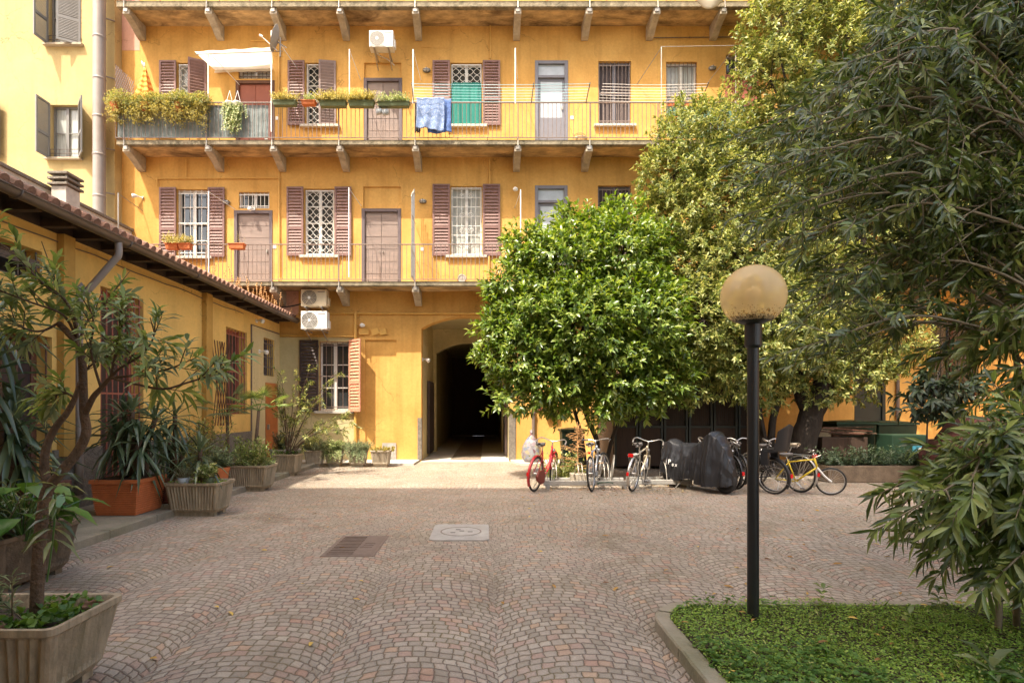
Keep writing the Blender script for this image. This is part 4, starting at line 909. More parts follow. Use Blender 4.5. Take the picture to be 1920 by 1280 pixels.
# towel cloth with a printed check
m_, ns_, L_, P_ = newmat('patterned_blue_towel')
tc_ = N(ns_, 'ShaderNodeTexCoord'); vo = N(ns_, 'ShaderNodeTexVoronoi'); vo.inputs['Scale'].default_value = 26; L_.new(tc_.outputs['Object'], vo.inputs['Vector'])
cr_ = N(ns_, 'ShaderNodeValToRGB'); cr_.color_ramp.elements[0].position = .25; cr_.color_ramp.elements[1].position = .42; cr_.color_ramp.elements[0].color = (.36, .42, .55, 1); cr_.color_ramp.elements[1].color = (.17, .24, .42, 1)
L_.new(vo.outputs['Distance'], cr_.inputs[0]); L_.new(cr_.outputs[0], P_.inputs['Base Color']); P_.inputs['Roughness'].default_value = .95; M['towelpat'] = m_
hang(781, 833, Z2+1.10, .83, YB-.20, 'towelpat', 'towel', 'pale blue patterned towel hanging in front of the railing, nearest of the two', 'towel', .12, 1, 'towels drying on the rack')
hang(801, 846, Z2+1.10, .97, YB-.11, 'towelblue', 'towel', 'deeper blue towel showing below and beside the patterned one', 'towel', -.04, 4, 'towels drying on the rack')
hang(779, 790, Z2+1.02, .84, YB-.07, 'shutdark', 'cloth', 'narrow dark garment hanging behind the patterned towel', 'garment', 0, 2)
b = MB(); x0, x1 = mx(1288, 15.9), mx(1376, 15.9)
b.grid(lambda u, v: (x0+(x1-x0)*u, 15.95-.10*math.sin(v*3)-.03*math.sin(u*14)*v, Z3+.12-(.08+.50*math.sin(u*math.pi)**1.6)*v), 40, 14)
tag(b.build('hanging_sheet', 'cloth', None, smooth=True, solid=.01), 'white sheet sagging below the third floor railing', 'sheet')
# ---- trellis, closed sun umbrella, wicker chair
t = thing('lattice_screen', (BX0+.02, 16.6, Z2+1.1), 'dark lattice screen closing the left end of the second floor balcony', 'trellis')
b = MB(); y0, y1, z0, z1 = YB-.02, YW-.03, Z2+1.05, Z2+2.15
def lat(a, c): return (BX0-.01, y0+(y1-y0)*a, z0+(z1-z0)*c)
for i in range(-6, 8):
    for sg in (1, -1):
        pts = []
        for k in range(0, 41):
            a = k/40; c = ((i/7)+a*1.6) if sg > 0 else (1-((i/7)+a*1.6))
            if 0 <= c <= 1: pts.append(lat(a, c))
        if len(pts) > 1: b.bar(pts[0], pts[-1], .008, 4)
b.build('slats', 'frame', t)
m_, ns_, L_, P_ = newmat('orange_check_canvas'); tc_ = N(ns_, 'ShaderNodeTexCoord'); ck = N(ns_, 'ShaderNodeTexWave'); ck.bands_direction = 'Z'; ck.inputs['Scale'].default_value = 1.9; ck.inputs['Distortion'].default_value = 2.5
L_.new(tc_.outputs['Object'], ck.inputs['Vector']); cr_ = N(ns_, 'ShaderNodeValToRGB'); e = cr_.color_ramp.elements; e[0].position = .42; e[1].position = .58; e[0].color = (.72, .15, .008, 1); e[1].color = (.78, .42, .08, 1)
L_.new(ck.outputs[0], cr_.inputs[0]); L_.new(cr_.outputs[0], P_.inputs['Base Color']); P_.inputs['Roughness'].default_value = .9; M['canvas'] = m_
ux, uy, uz = mx(272, 16.6), 16.6, Z2
t = thing('sun_umbrella', (ux, uy, uz), 'closed orange and yellow checked sun umbrella behind the trailing plants', 'umbrella')
b = MB(); n = 24; vs_, prof = [], [(.015, 2.30), (.05, 2.15), (.11, 1.9), (.18, 1.6), (.25, 1.35), (.26, 1.15), (.2, 1.0)]
for i, (r, z) in enumerate(prof):
    for k in range(n): a = 2*math.pi*k/n; q = r*(1+.28*math.sin(a*6)); vs_.append((ux+q*math.cos(a)+.06*(2.28-z)*0, uy+q*math.sin(a), uz+z))
b.add(vs_, [(i*n+k, i*n+(k+1) % n, (i+1)*n+(k+1) % n, (i+1)*n+k) for i in range(len(prof)-1) for k in range(n)]); b.build('folded_canopy', 'canvas', t, smooth=True)
b = MB(); b.bar((ux, uy, uz), (ux-.02, uy, uz+2.42), .017, 8); b.build('pole', 'white', t); b = MB(); b.tube([(ux-.01, uy, uz+2.27), (ux-.06, uy, uz+2.36), (ux-.10, uy, uz+2.46)], [.02, .035, .02], 8); b.build('top_cap', 'oldmetal', t)
cx, cy, cz = mx(1088, 16.75), 16.75, Z2
t = thing('wicker_basket', (cx, cy, cz), 'small round wicker chair standing on the balcony beside the glass door', 'chair')
b = MB(); b.lathe([(.17, .02), (.20, .10), (.21, .22), (.20, .26)], (cx, cy, cz), 20); b.build('seat_drum', 'wicker', t, smooth=True)
b = MB(); b.lathe([(0, .29), (.17, .29), (.19, .27), (.19, .26)], (cx, cy, cz), 20); b.build('cushion', 'leafGrey' if False else 'cloth', t, smooth=True)
b = MB(); b.M = Matrix.Translation((cx, cy+.08, cz+.26)); b.torus((0, 0, 0), .22, .014, 20, 6, 0, math.pi); b.torus((0, -.02, 0), .16, .010, 20, 6, 0, math.pi)
for k in range(1, 8): a = math.pi*k/8; b.bar((.22*math.cos(a), 0, .22*math.sin(a)), (.16*math.cos(a), -.02, 0), .007, 4)
b.build('hooped_back', 'wicker', t)
# white towel post piece and white board at the end of the screened part
b = MB(); b.box(mx(495, YB), mx(501, YB), YB+.03, YB+.06, Z2+.03, Z2+.95); tag(b.build('white_board', 'white'), 'narrow white board standing at the end of the grey screen', 'board')

# ---- balcony plants
def clump(name, m, parent, c, r, n, ll, lw, seed, up=.4, per=5, tw=.12, kind='simple', hang=0.):
    g = np.random.default_rng(seed); blobs = [(c[0], c[1], c[2], r[0], r[1], r[2])]
    A, T = blob_twigs(g, blobs, n, .25, up, 1); T[:, 2] -= hang; P, D, U = whorls(g, A, T, g.uniform(.6, 1.2, len(A))*tw, 2, per)
    return leaves(name, m, parent, P, D, U, g.uniform(.7, 1.2, len(P))*ll, g.uniform(.8, 1.2, len(P))*lw, kind)
def trough(px0, px1, y, zt, h, m, lab, fol=None, seed=1, fh=.3, name='balcony_planter', grp='plant troughs hung on the railings', fr=None, n=160, bh=0., ll=.05, lw=.022):
    x0, x1 = mx(px0, y), mx(px1, y); t = thing(name, ((x0+x1)/2, y, zt-h), lab, 'plant trough', grp)
    b = MB(); b.frustum(x0, x1, y-.10, y+.10, zt-h, zt, .02); b.build('trough', m, t, bevel=.006)
    b = MB(); b.box(x0-.012, x1+.012, y-.112, y+.112, zt-.025, zt+.003); b.build('rim', m, t, bevel=.005)
    if fol:
        g = np.random.default_rng(seed); P = np.column_stack([g.uniform(x0+.02, x1-.02, n), g.uniform(y-.13, y+.1, n), np.full(n, zt)])
        T = np.column_stack([g.normal(0, .45, n), g.normal(-.25, .4, n), g.uniform(.1, 1, n)]); ln = g.uniform(.3, 1, n)*fh
        p, d, u = whorls(g, P, T, ln, 6, 2, start=.2); p[:, 2] -= .35*np.maximum(0, y-.12-p[:, 1])
        leaves('foliage', fol, t, p, d, u, g.uniform(.7, 1.2, len(p))*ll, g.uniform(.8, 1.2, len(p))*lw, 'simple')
    return t
yt = YB-.16
trough(513, 556, yt, Z2+1.0, .13, 'greenpot', 'green trough of pale yellow plants at the left end of the planter row', 'leafLemon', 3, .30)
trough(566, 592, yt, Z2+1.0, .11, 'terracotta', 'small orange trough with a few red flowers in the planter row', 'leafVar', 4, .22, n=40)
trough(600, 650, yt, Z2+.99, .15, 'greenpot', 'green trough overflowing with straw coloured plants left of the plum door', 'leafLemon', 5, .34, n=260)
trough(654, 702, yt, Z2+.99, .15, 'greenpot', 'green trough overflowing with yellow plants in front of the plum door', 'leafLemon', 6, .34, n=260)
trough(709, 768, yt, Z2+.97, .13, 'greenpot', 'green trough of sparse wilting flowers at the right end of the planter row', 'leafVar', 7, .30, n=150)
t = thing('jar_holder', (mx(718, YB), YB, Z2+.8), 'pair of glass watering jars hung below the planter row', 'jar')
for px in (711, 723): b = MB(); b.M = Matrix.Translation((mx(px, YB-.12), YB-.12, Z2+.74+.02*(px > 715)*-1)) @ Matrix.Rotation(R(80), 4, 'Y'); b.lathe([(0, -.1), (.08, -.09), (.085, .06), (.05, .1), (0, .1)], n=14); b.build('jar', 'frost', t, smooth=True)
trough(312, 335, yt, Z1+1.02, .17, 'terracotta', 'terracotta trough with dry yellow plants on the first floor railing, left one', 'leafLemon', 8, .34, n=90)
trough(337, 359, yt, Z1+1.02, .16, 'terracotta', 'terracotta trough with dry yellow plants on the first floor railing, right one', 'leafLemon', 9, .30, n=60)
trough(430, 459, yt, Z1+1.02, .15, 'terracotta', 'bright orange trough with sparse dry stalks before the first floor plum door', 'leafLemon', 10, .42, n=9, ll=.03, lw=.01)
# trailing mass along the left end of the second floor railing
def trailing(px0, px1, n, seed, lab, drop=.5):
    y = YB-.08; x0, x1 = mx(px0, y), mx(px1, y); z = Z2+1.05
    t = thing('trailing_plant', ((x0+x1)/2, y, z), lab, 'trailing plant', 'yellow trailing plants along the left railing')
    b = MB(); xm = (x0+x1)/2; b.lathe([(.10, -.18), (.15, .04), (.16, .06), (.13, .06), (0, .04)], (xm-.25, y-.02, z-.15), 16); b.build('pot', 'terracotta', t, smooth=True)
    g = np.random.default_rng(seed); blobs = []
    k = int((x1-x0)/.22)+1
    for i in range(k): blobs.append((x0+(x1-x0)*(i+.5)/k, y+g.uniform(-.08, .05), z+g.uniform(-.14, .08), .20, .18, g.uniform(.10, .24)))
    for i in range(k): blobs.append((x0+(x1-x0)*(i+.5)/k, y-.10, z-.25-g.uniform(0, .2), .13, .12, g.uniform(.12, drop*.6)))
    A, T = blob_twigs(g, blobs, n, .3, .15, 1); P, D, U = whorls(g, A, T, .10, 2, 5)
    leaves('foliage', 'leafLemon', t, P, D, U, g.uniform(.035, .07, len(P)), g.uniform(.012, .02, len(P)), 'simple')
    A, T = blob_twigs(g, blobs[:k], n, .5, .5, 1); P, D, U = whorls(g, A, T, .10, 2, 4)
    leaves('green_foliage', 'leafPale', t, P, D, U, g.uniform(.03, .06, len(P)), g.uniform(.012, .02, len(P)), 'simple')
trailing(208, 262, 420, 21, 'yellowish trailing plant spilling over the railing corner at the far left'); trailing(256, 325, 640, 22, 'large yellow trailing plant in the middle of the railing before the umbrella', .7)
trailing(318, 390, 680, 23, 'thick yellow trailing plant left of the awning pole', .8)
for px, lab, s in ((430, 'white hanging pot with variegated ivy on the railing, left of the pair', 1), (445, 'white hanging pot with variegated ivy on the railing, right of the pair', 2)):
    x, y, z = mx(px, YB-.12), YB-.12, Z2+.98; t = thing('hanging_pot', (x, y, z), lab, 'hanging pot', 'white hanging pots')
    b = MB(); b.lathe([(0, -.10), (.07, -.09), (.11, 0), (.115, .02), (.1, .02)], (x, y, z), 16); b.build('pot', 'white', t, smooth=True)
    b = MB()
    for a in (-.09, .09): b.bar((x+a, y, z+.02), (x, y+.02, z+.36), .006, 4)
    b.build('hanger', 'white', t)
    g = np.random.default_rng(40+s); k = 34; A = np.column_stack([g.normal(x, .10, k), g.normal(y, .05, k), np.full(k, z+.05)]); T = np.column_stack([g.normal(0, .13, k), g.normal(-.06, .1, k), np.full(k, -1.)])
    P, D, U = whorls(g, A, T, g.uniform(.2, .95, k), 14, 2); leaves('ivy', 'leafVar', t, P, D, U+np.array([0, -1, 1]), .05, .035, 'simple')
for x0_, x1_, zz, lab, hh in ((1253, 1270, Z2+1.12, 'round terracotta pot in a row on the second floor railing', .2), (1279, 1309, Z2+1.12, 'long terracotta trough on the second floor railing at the right', .17)):
    trough(x0_, x1_, YB+.12, zz, hh, 'terracotta', lab, grp='terracotta pots by the white barred window')
t = thing('flower_pot', (mx(1273, YB), YB+.1, Z2+1.0), 'small bright red pot between two terracotta ones on the railing', 'flower pot'); b = MB(); b.lathe([(0, 0), (.05, 0), (.07, .12), (.06, .12), (0, .10)], (mx(1273, YB), YB+.12, Z2+.96), 14); b.build('pot', 'redpaint', t, smooth=True)
t = thing('flower_pot', (mx(1264, 16.6), 16.6, Z2), 'terracotta pot standing behind the green screen cloth', 'flower pot'); b = MB(); b.lathe([(0, 0), (.12, 0), (.18, .38), (.2, .38), (.2, .44), (.16, .44), (0, .40)], (mx(1262, 16.4), 16.35, Z2+.18), 18); b.build('pot', 'terracotta', t, smooth=True)
g = np.random.default_rng(5); n = 46
P0 = np.column_stack([g.uniform(-6.6, -5.75, n), g.uniform(13.3, 16.8, n), np.zeros(n)]); P0[:, 2] = GZ+sl*(P0[:, 0]-GX)+.03
b = MB()
for p in P0: q = Vector(p)+Vector((g.normal(0, .04), g.normal(0, .04), g.uniform(.12, .5))); b.bar(p, q, .006, 4); [b.lathe([(0, 0), (.018, .02), (0, .05)], q-Vector((g.uniform(-.02, .02), 0, .06*k)), 5) for k in range(3)]
tag(b.build('dry_weeds', 'drytwig'), 'dry orange weeds growing along the sunlit edge of the tiled roof', 'weeds', kind='stuff')
# wall trellis on the wing
t = thing('lattice_screen', (XW+.05, 13.2, 1.3), 'brown wooden lattice fixed to the low wing left of the barred window', 'trellis')
b = MB()
for i in range(5):
    y = 12.85+i*.13; b.bar((XW+.03, y-.05, 3.15-.0*i), (XW+.03, y+.42, 1.2), .011, 4); b.bar((XW+.045, y+.42, 3.15), (XW+.045, y-.05, 1.2), .011, 4)
b.build('slats', 'brownwood', t)

# ============================================================ street lamp
lx, ly = mx(1412, 4.10), 4.10
t = thing('street_lamp', (lx, ly, .07), 'black post lamp with an amber globe standing in the green bed', 'street lamp')
b = MB(); b.lathe([(.040, .0), (.040, 1.98), (.058, 2.0), (.058, 2.17), (.05, 2.175)], (lx, ly, .05), 28); b.build('post', 'black', t, smooth=False)
b = MB(); b.lathe([(.050, 2.20), (.062, 2.205), (.135, 2.235), (.142, 2.255), (.128, 2.262), (.06, 2.24)], (lx, ly, 0), 36); b.build('collar', 'black', t, smooth=True)
m_, ns_, L_, P_ = newmat('amber_globe'); P_.inputs['Base Color'].default_value = (.95, .78, .48, 1); P_.inputs['Roughness'].default_value = .22; P_.inputs['Coat Weight'].default_value = .5; P_.inputs['Coat Roughness'].default_value = .12
tc_ = N(ns_, 'ShaderNodeTexCoord'); sp_ = N(ns_, 'ShaderNodeSeparateXYZ'); L_.new(tc_.outputs['Object'], sp_.inputs[0])
no_ = N(ns_, 'ShaderNodeTexNoise'); no_.inputs['Scale'].default_value = 80; no_.inputs['Detail'].default_value = 3; mp_ = N(ns_, 'ShaderNodeMapping'); mp_.inputs['Scale'].default_value = (1, 1, .7); L_.new(tc_.outputs['Object'], mp_.inputs[0]); L_.new(mp_.outputs[0], no_.inputs['Vector'])
mr_ = N(ns_, 'ShaderNodeMapRange'); mr_.inputs['From Min'].default_value = 2.36-.07; mr_.inputs['From Max'].default_value = 2.18; mr_.inputs['To Min'].default_value = -.07; mr_.inputs['To Max'].default_value = .18; L_.new(sp_.outputs[2], mr_.inputs[0])
ad_ = N(ns_, 'ShaderNodeMath', operation='ADD'); L_.new(no_.outputs[0], ad_.inputs[0]); L_.new(mr_.outputs[0], ad_.inputs[1])
cr_ = N(ns_, 'ShaderNodeValToRGB'); cr_.color_ramp.elements[0].position = .66; cr_.color_ramp.elements[1].position = .74; cr_.color_ramp.elements[0].color = (0, 0, 0, 1); cr_.color_ramp.elements[1].color = (.85, .85, .85, 1); L_.new(ad_.outputs[0], cr_.inputs[0])
mi_ = N(ns_, 'ShaderNodeMix', data_type='RGBA'); L_.new(cr_.outputs[0], mi_.inputs[0]); mi_.inputs[6].default_value = (.95, .78, .48, 1); mi_.inputs[7].default_value = (.16, .08, .03, 1); L_.new(mi_.outputs[2], P_.inputs['Base Color'])
tr_ = N(ns_, 'ShaderNodeBsdfTranslucent'); L_.new(mi_.outputs[2], tr_.inputs[0]); tp_ = N(ns_, 'ShaderNodeBsdfTransparent'); tp_.inputs[0].default_value = (.93, .78, .52, 1)
x1_ = N(ns_, 'ShaderNodeMixShader'); x1_.inputs[0].default_value = .5; L_.new(P_.outputs[0], x1_.inputs[1]); L_.new(tr_.outputs[0], x1_.inputs[2])
x2_ = N(ns_, 'ShaderNodeMixShader'); x2_.inputs[0].default_value = .42; L_.new(x1_.outputs[0], x2_.inputs[1]); L_.new(tp_.outputs[0], x2_.inputs[2]); L_.new(x2_.outputs[0], ns_['Material Output'].inputs[0]); M['globe'] = m_
b = MB(); gr_ = .222; gc_ = 2.262-.07+gr_*.90+.015
b.lathe([(gr_*math.sin(a), -gr_*math.cos(a)) for a in [R(35)+(math.pi-R(35))*k/30 for k in range(31)]], (lx, ly, gc_), 48); b.build('globe', 'globe', t, smooth=True)
b = MB(); b.lathe([(.028, -.19), (.028, -.08), (.03, -.05), (.055, .0), (.05, .05), (.0, .075)], (lx, ly, gc_), 16); b.build('bulb', 'bulb', t, smooth=True)

# ============================================================ bicycles
def arc3(c, r, a0, a1, n=14, y=0): return [(c[0]+r*math.cos(R(a0+(a1-a0)*i/n)), y, c[2]+r*math.sin(R(a0+(a1-a0)*i/n))) for i in range(n+1)]
def bike(lab, loc, head, paint, lean=4, rad=.34, step=True, basket=None, rack_=False, fenders=True, steer=0, saddle='saddle', sc_=1., childseat=False, bag=False, suspension=False, blight=True, bars='swept', tyrecol='rubber', kids=False):
    t = thing('bicycle', (0, 0, 0), lab, 'bicycle', 'bicycles parked by the racks')
    wb = 1.06; rh, fh = (0, 0, rad), (wb, 0, rad)
    def wheel(c, front):
        w = MB(); w.M = steerM if front else None; w.torus(c, rad-.018, .019, 40, 8); o = w.build('wheel', tyrecol, t, smooth=True)
        w = MB(); w.M = steerM if front else None; w.torus(c, rad-.042, .010, 40, 6)
        w.tube([(c[0], -.04, c[2]), (c[0], .04, c[2])], .022, 10)
        for k in range(28): a = 2*math.pi*k/28; s = .03*(1 if k % 2 else -1); w.bar((c[0]+.02*math.cos(a+.8), s, c[2]+.02*math.sin(a+.8)), (c[0]+(rad-.05)*math.cos(a), 0, c[2]+(rad-.05)*math.sin(a)), .0016, 3)
        w.build('rim', 'chrome', o, smooth=False)
    head_b, head_t = Vector((.80, 0, rad+.30)), Vector((.745, 0, rad+.50)); bb = Vector((.40, 0, .27)); sd = Vector((.24, 0, rad+.44))
    steerM = Matrix.Translation(head_b) @ Matrix.Rotation(R(steer), 4, 'Z') @ Matrix.Translation(-head_b)
    f = MB(); f.bar(bb, sd, .016, 10)
    if step and not kids:
        f.tube(smooth_path([head_t-Vector((0, 0, .05)), Vector((.66, 0, rad+.22)), Vector((.50, 0, rad+.06)), Vector((.33, 0, rad+.12))], 5), .014, 10)
        f.tube(smooth_path([head_b, Vector((.67, 0, rad+.07)), Vector((.53, 0, .30)), bb], 5), .018, 10)
    else:
        f.bar(head_t-Vector((0, 0, .03)), sd-Vector((-.01, 0, .05)), .016, 10); f.bar(head_b, bb, .020, 10)
    f.bar(head_b, head_t, .021, 10)
    for s in (-.05, .05): f.bar((0, s, rad), bb+Vector((0, s*.5, 0)), .010, 8); f.bar((0, s, rad), sd+Vector((.02, s*.3, -.05)), .009, 8)
    f.tube([bb-Vector((0, .045, 0)), bb+Vector((0, .045, 0))], .024, 10); f.build('frame', paint, t, smooth=True)
    f = MB(); f.M = steerM
    for s in (-.055, .055): f.tube(smooth_path([head_b+Vector((.01, s, -.02)), Vector((.93, s, rad+.12)), Vector((wb, s, rad))], 4), .020 if suspension else .012, 8)
    f.tube([head_b+Vector((.01, -.06, -.01)), head_b+Vector((.01, .06, -.01))], .018, 8); f.build('fork', 'white' if suspension else paint, t, smooth=True)
    wheel(rh, False); wheel(fh, True)
    h = MB(); h.M = steerM; top = head_t+Vector((-.02, 0, .10)); h.bar(head_t, top, .012, 8)
    if bars == 'swept': pth = [(-.20, .29, -.04), (-.08, .29, .02), (.02, .22, .05), (.06, .10, .01), (.06, 0, -.01), (.06, -.10, .01), (.02, -.22, .05), (-.08, -.29, .02), (-.20, -.29, -.04)]
    else: pth = [(-.02, .30, .03), (.02, .12, .02), (.04, 0, 0), (.02, -.12, .02), (-.02, -.30, .03)]
    h.tube(smooth_path([top+Vector(p) for p in pth], 4), .011, 8); hb = h.build('handlebar', 'chrome', t, smooth=True)
    for s in (1, -1):
        g = MB(); g.M = steerM; e = top+Vector(pth[0 if s > 0 else -1]); e2 = top+Vector(pth[1 if s > 0 else -2]); g.tube([e, e.lerp(e2, .8)], .016, 8); g.build('grip', 'saddle', hb)
        g = MB(); g.M = steerM; g.tube([e+Vector((.10, 0, -.01)), e+Vector((-.0, 0, -.055))], .006, 6); g.build('brake_lever', 'chrome', hb)
    if blight: g = MB(); g.M = steerM @ Matrix.Translation(head_b+Vector((.06, 0, .10))) @ Matrix.Rotation(R(90), 4, 'Y'); g.lathe([(0, -.05), (.03, -.04), (.042, .02), (.042, .03), (0, .032)], n=14); g.build('headlamp', 'chrome', t, smooth=True)
    # saddle
    s_ = MB(); st = sd+Vector((-.04, 0, .12)); prof = [(-.13, .03, .012), (-.12, .085, .02), (-.05, .085, .015), (.03, .045, .012), (.11, .022, .012), (.15, .012, .006)]
    vs_ = []; kk = 12
    for x, w, hh in prof:
        for k in range(kk): a = 2*math.pi*k/kk; vs_.append((st.x+x, w*math.cos(a), st.z+(.030 if math.sin(a) > 0 else .045)*math.sin(a)+hh*.5))
    s_.add(vs_, [(i*kk+k, i*kk+(k+1) % kk, (i+1)*kk+(k+1) % kk, (i+1)*kk+k) for i in range(len(prof)-1) for k in range(kk)]+[tuple(range(kk)), tuple(range((len(prof)-1)*kk, len(prof)*kk))])
    so = s_.build('saddle', saddle, t, smooth=True)
    g = MB(); g.bar(sd, st+Vector((0, 0, -.02)), .012, 8)
    for q in (-.04, .04): g.tube([(st.x-.09, q, st.z-.02), (st.x-.09, q, st.z-.055), (st.x+.06, q*.5, st.z-.04)], .005, 6)
    g.build('seat_post', 'chrome', so)
    # drive
    g = MB(); g.M = Matrix.Translation((bb.x, -.05, bb.z)); g.torus((0, 0, 0), .085, .006, 24, 5)
    for k in range(5): a = k*1.256; g.bar((0, 0, 0), (.085*math.cos(a), 0, .085*math.sin(a)), .006, 4)
    g.M = None; g.bar(bb+Vector((0, -.075, 0)), bb+Vector((.12, -.075, -.12)), .009, 6); g.bar(bb+Vector((0, .075, 0)), bb+Vector((-.12, .075, .12)), .009, 6); cr = g.build('crank', 'chrome', t)
    for s, v in ((-1, (.12, 0, -.12)), (1, (-.12, 0, .12))): p = bb+Vector(v)+Vector((0, s*.115, 0)); g = MB(); g.box(p.x-.045, p.x+.045, p.y-.045, p.y+.045, p.z-.012, p.z+.012); g.build('pedal', 'saddle', cr, bevel=.004)
    g = MB(); g.tube([(bb.x, -.05, bb.z+.085), (0, -.05, rad+.035)], .004, 4); g.tube([(bb.x, -.05, bb.z-.085), (0, -.05, rad-.035)], .004, 4); g.build('chain', 'oldmetal', t)
    if fenders:
        def fender(c, a0, a1, Mx, nm):
            g = MB(); g.M = Mx; k = 16; r = rad+.022
            vs_ = []
            for i in range(k+1):
                a = R(a0+(a1-a0)*i/k)
                for w, dr in ((-.028, -.012), (-.018, .004), (.018, .004), (.028, -.012)): vs_.append((c[0]+(r+dr)*math.cos(a), w, c[2]+(r+dr)*math.sin(a)))
            g.add(vs_, [(i*4+j, i*4+j+1, (i+1)*4+j+1, (i+1)*4+j) for i in range(k) for j in range(3)])
            o = g.build(nm, paint if not rack_ else 'chrome', t, smooth=True, solid=.002); g = MB(); g.M = Mx
            a = R(a1-15)
            for s in (-.03, .03): g.bar((c[0], s*1.4, c[2]), (c[0]+r*math.cos(a), s, c[2]+r*math.sin(a)), .003, 4)
            g.build('fender_stay', 'chrome', o)
        fender(rh, 35, 215, None, 'mudguard'); fender(fh, 35, 175, steerM, 'mudguard')
        g = MB(); a = R(192); g.box(-(rad+.05)*1-.012, -(rad+.05)+.012, -.022, .022, rad+.0, rad+.07); g.build('rear_reflector', 'redlens', t, bevel=.004)
    else:
        g = MB(); g.box(-.02, .0, -.02, .02, rad+.38, rad+.42); g.build('rear_reflector', 'redlens', t, bevel=.004)
    if rack_:
        g = MB(); z = rad+.38
        for y in (-.06, .06): g.tube([(-.28, y, z), (.16, y, z)], .007, 6)
        for i in range(5): x = -.28+i*.11; g.bar((x, -.06, z), (x, .06, z), .006, 6)
        for s in (-.06, .06): g.bar((-.10, s, z), (0, s, rad), .006, 6); g.bar((-.24, s, z), (0, s, rad), .006, 6)
        ro = g.build('luggage_rack', 'chrome', t); g = MB(); g.box(-.305, -.285, -.05, .05, z-.035, z+.03); g.build('rear_light', 'redlens', ro, bevel=.005)
    if bag: g = MB(); g.prism([(-.10, rad-.11), (.10, rad-.20), (.25, rad-.18), (.27, rad-.04), (.20, rad+.08), (-.06, rad+.06), (-.13, rad-.03)], -.10, -.055, 'y'); g.build('side_bag', 'leather', t, bevel=.012)
    if childseat:
        g = MB(); z = rad+.52
        g.grid(lambda u, v: (-.28-.10*(v)+.13*math.cos((u-.5)*2.6)*-1+.13, .19*math.sin((u-.5)*2.8), z-.02+.48*v*(1-.25*abs(u-.5)*2)), 14, 12)
        g.box(-.25, .08, -.15, .15, z-.06, z+.0); g.box(-.05, .10, -.17, -.12, z-.30, z-.03); g.box(-.05, .10, .12, .17, z-.30, z-.03); g.build('child_seat', 'darkpaint', t, smooth=False, solid=.02)
    if not kids or True:
        g = MB(); g.bar(bb+Vector((0, .04, 0)), (bb.x-.06, .17, .01), .008, 6); g.build('kickstand', 'chrome', t)
    t.location = loc; t.rotation_euler = (R(lean), 0, R(head)); t.rotation_mode = 'XYZ'; t.scale = (sc_,)*3
    return t
bike('red town bicycle with a reddish brown side bag, leftmost in the sun', (.93, 10.93, .0), 62, 'redpaint', 5, bag=True, steer=10)
bike('silver bicycle with a grey saddle in front of the old wheel rims', (2.04, 10.93, 0), 68, 'silverpaint', -4, step=False, fenders=False, bars='straight', steer=-12)
bike('champagne bicycle with a luggage rack and red rear light', (2.82, 10.95, 0), 58, 'creampaint', 5, step=False, rack_=True, steer=14)
bike('dark bicycle with a grey child seat just right of the lamp post', (5.35, 10.6, 0), 118, 'darkpaint', -4, childseat=True, steer=10)
bike('dark bicycle with silver rims between the lamp post and the covered scooter', (4.72, 11.0, 0), 100, 'darkpaint', 3, step=False, steer=-8)
bike('dark bicycle with a pale saddle left of the small yellow bicycle', (5.95, 10.8, 0), 112, 'darkpaint', 3, rack_=True, saddle='creampaint', steer=12)
bike('small yellow childrens bicycle with a white fork at the right end of the row', (5.52, 10.85, 0), -28, 'yellowpaint', 6, rad=.30, step=False, fenders=False, suspension=True, bars='straight', steer=10, sc_=.86, kids=True, blight=False)
bike('dark bicycle with a low saddle hidden mostly behind the lamp post', (4.95, 11.25, 0), 96, 'darkpaint', 5, step=True, steer=12)
# loose wheel rims
for i, (x, y, a) in enumerate(((2.36, 11.75, 75), (2.60, 11.72, 80))):
    w = MB(); w.M = Matrix.Translation((x, y, .325)) @ Matrix.Rotation(R(a), 4, 'Z') @ Matrix.Rotation(R(8), 4, 'X'); w.torus((0, 0, 0), .31, .012, 40, 6)
    for k in range(24): q = 2*math.pi*k/24; w.bar((.02*math.cos(q+1), .02, .02*math.sin(q+1)), (.30*math.cos(q), 0, .30*math.sin(q)), .0018, 3)
    tag(w.build('spare_rim', 'oldmetal'), 'old tyreless wheel rim behind the silver bicycle, '+('left one' if i == 0 else 'right one'), 'bicycle wheel', 'old wheel rims')
w = MB(); w.M = Matrix.Translation((2.35, 11.2, .12)) @ Matrix.Rotation(R(75), 4, 'X'); w.torus((0, 0, 0), .15, .012, 30, 6, .3, 5.6); tag(w.build('bicycle_lock', 'binlid'), 'green cable lock lying beside the silver bicycle', 'bicycle lock')
# racks
def brack(x0, x1, y, lab):
    t = thing('bicycle_rack', ((x0+x1)/2, y, 0), lab, 'bicycle rack', 'low bicycle racks')
    b = MB(); b.box(x0, x1, y-.08, y+.0, .07, .16); b.box(x0, x1, y+.42, y+.50, .07, .16); b.build('beam', 'concrete', t, bevel=.008)
    b = MB()
    for x in (x0+.05, x1-.12): b.box(x, x+.07, y-.1, y+.52, 0, .069)
    b.build('foot', 'concrete', t)
    x = x0+.22
    while x < x1-.15:
        b = MB()
        for q in (-.04, .04): b.tube(smooth_path([(x+q, y-.04, .16), (x+q, y+.06, .42), (x+q, y+.22, .50), (x+q, y+.38, .42), (x+q, y+.46, .16)], 4), .008, 6)
        b.build('hoop', 'oldmetal', t); x += .52
brack(1.15, 2.85, 11.35, 'bicycle rack with a pale beam under the red and silver bicycles'); brack(2.95, 4.15, 11.5, 'bicycle rack with a pale beam between the champagne bicycle and the covered scooter')

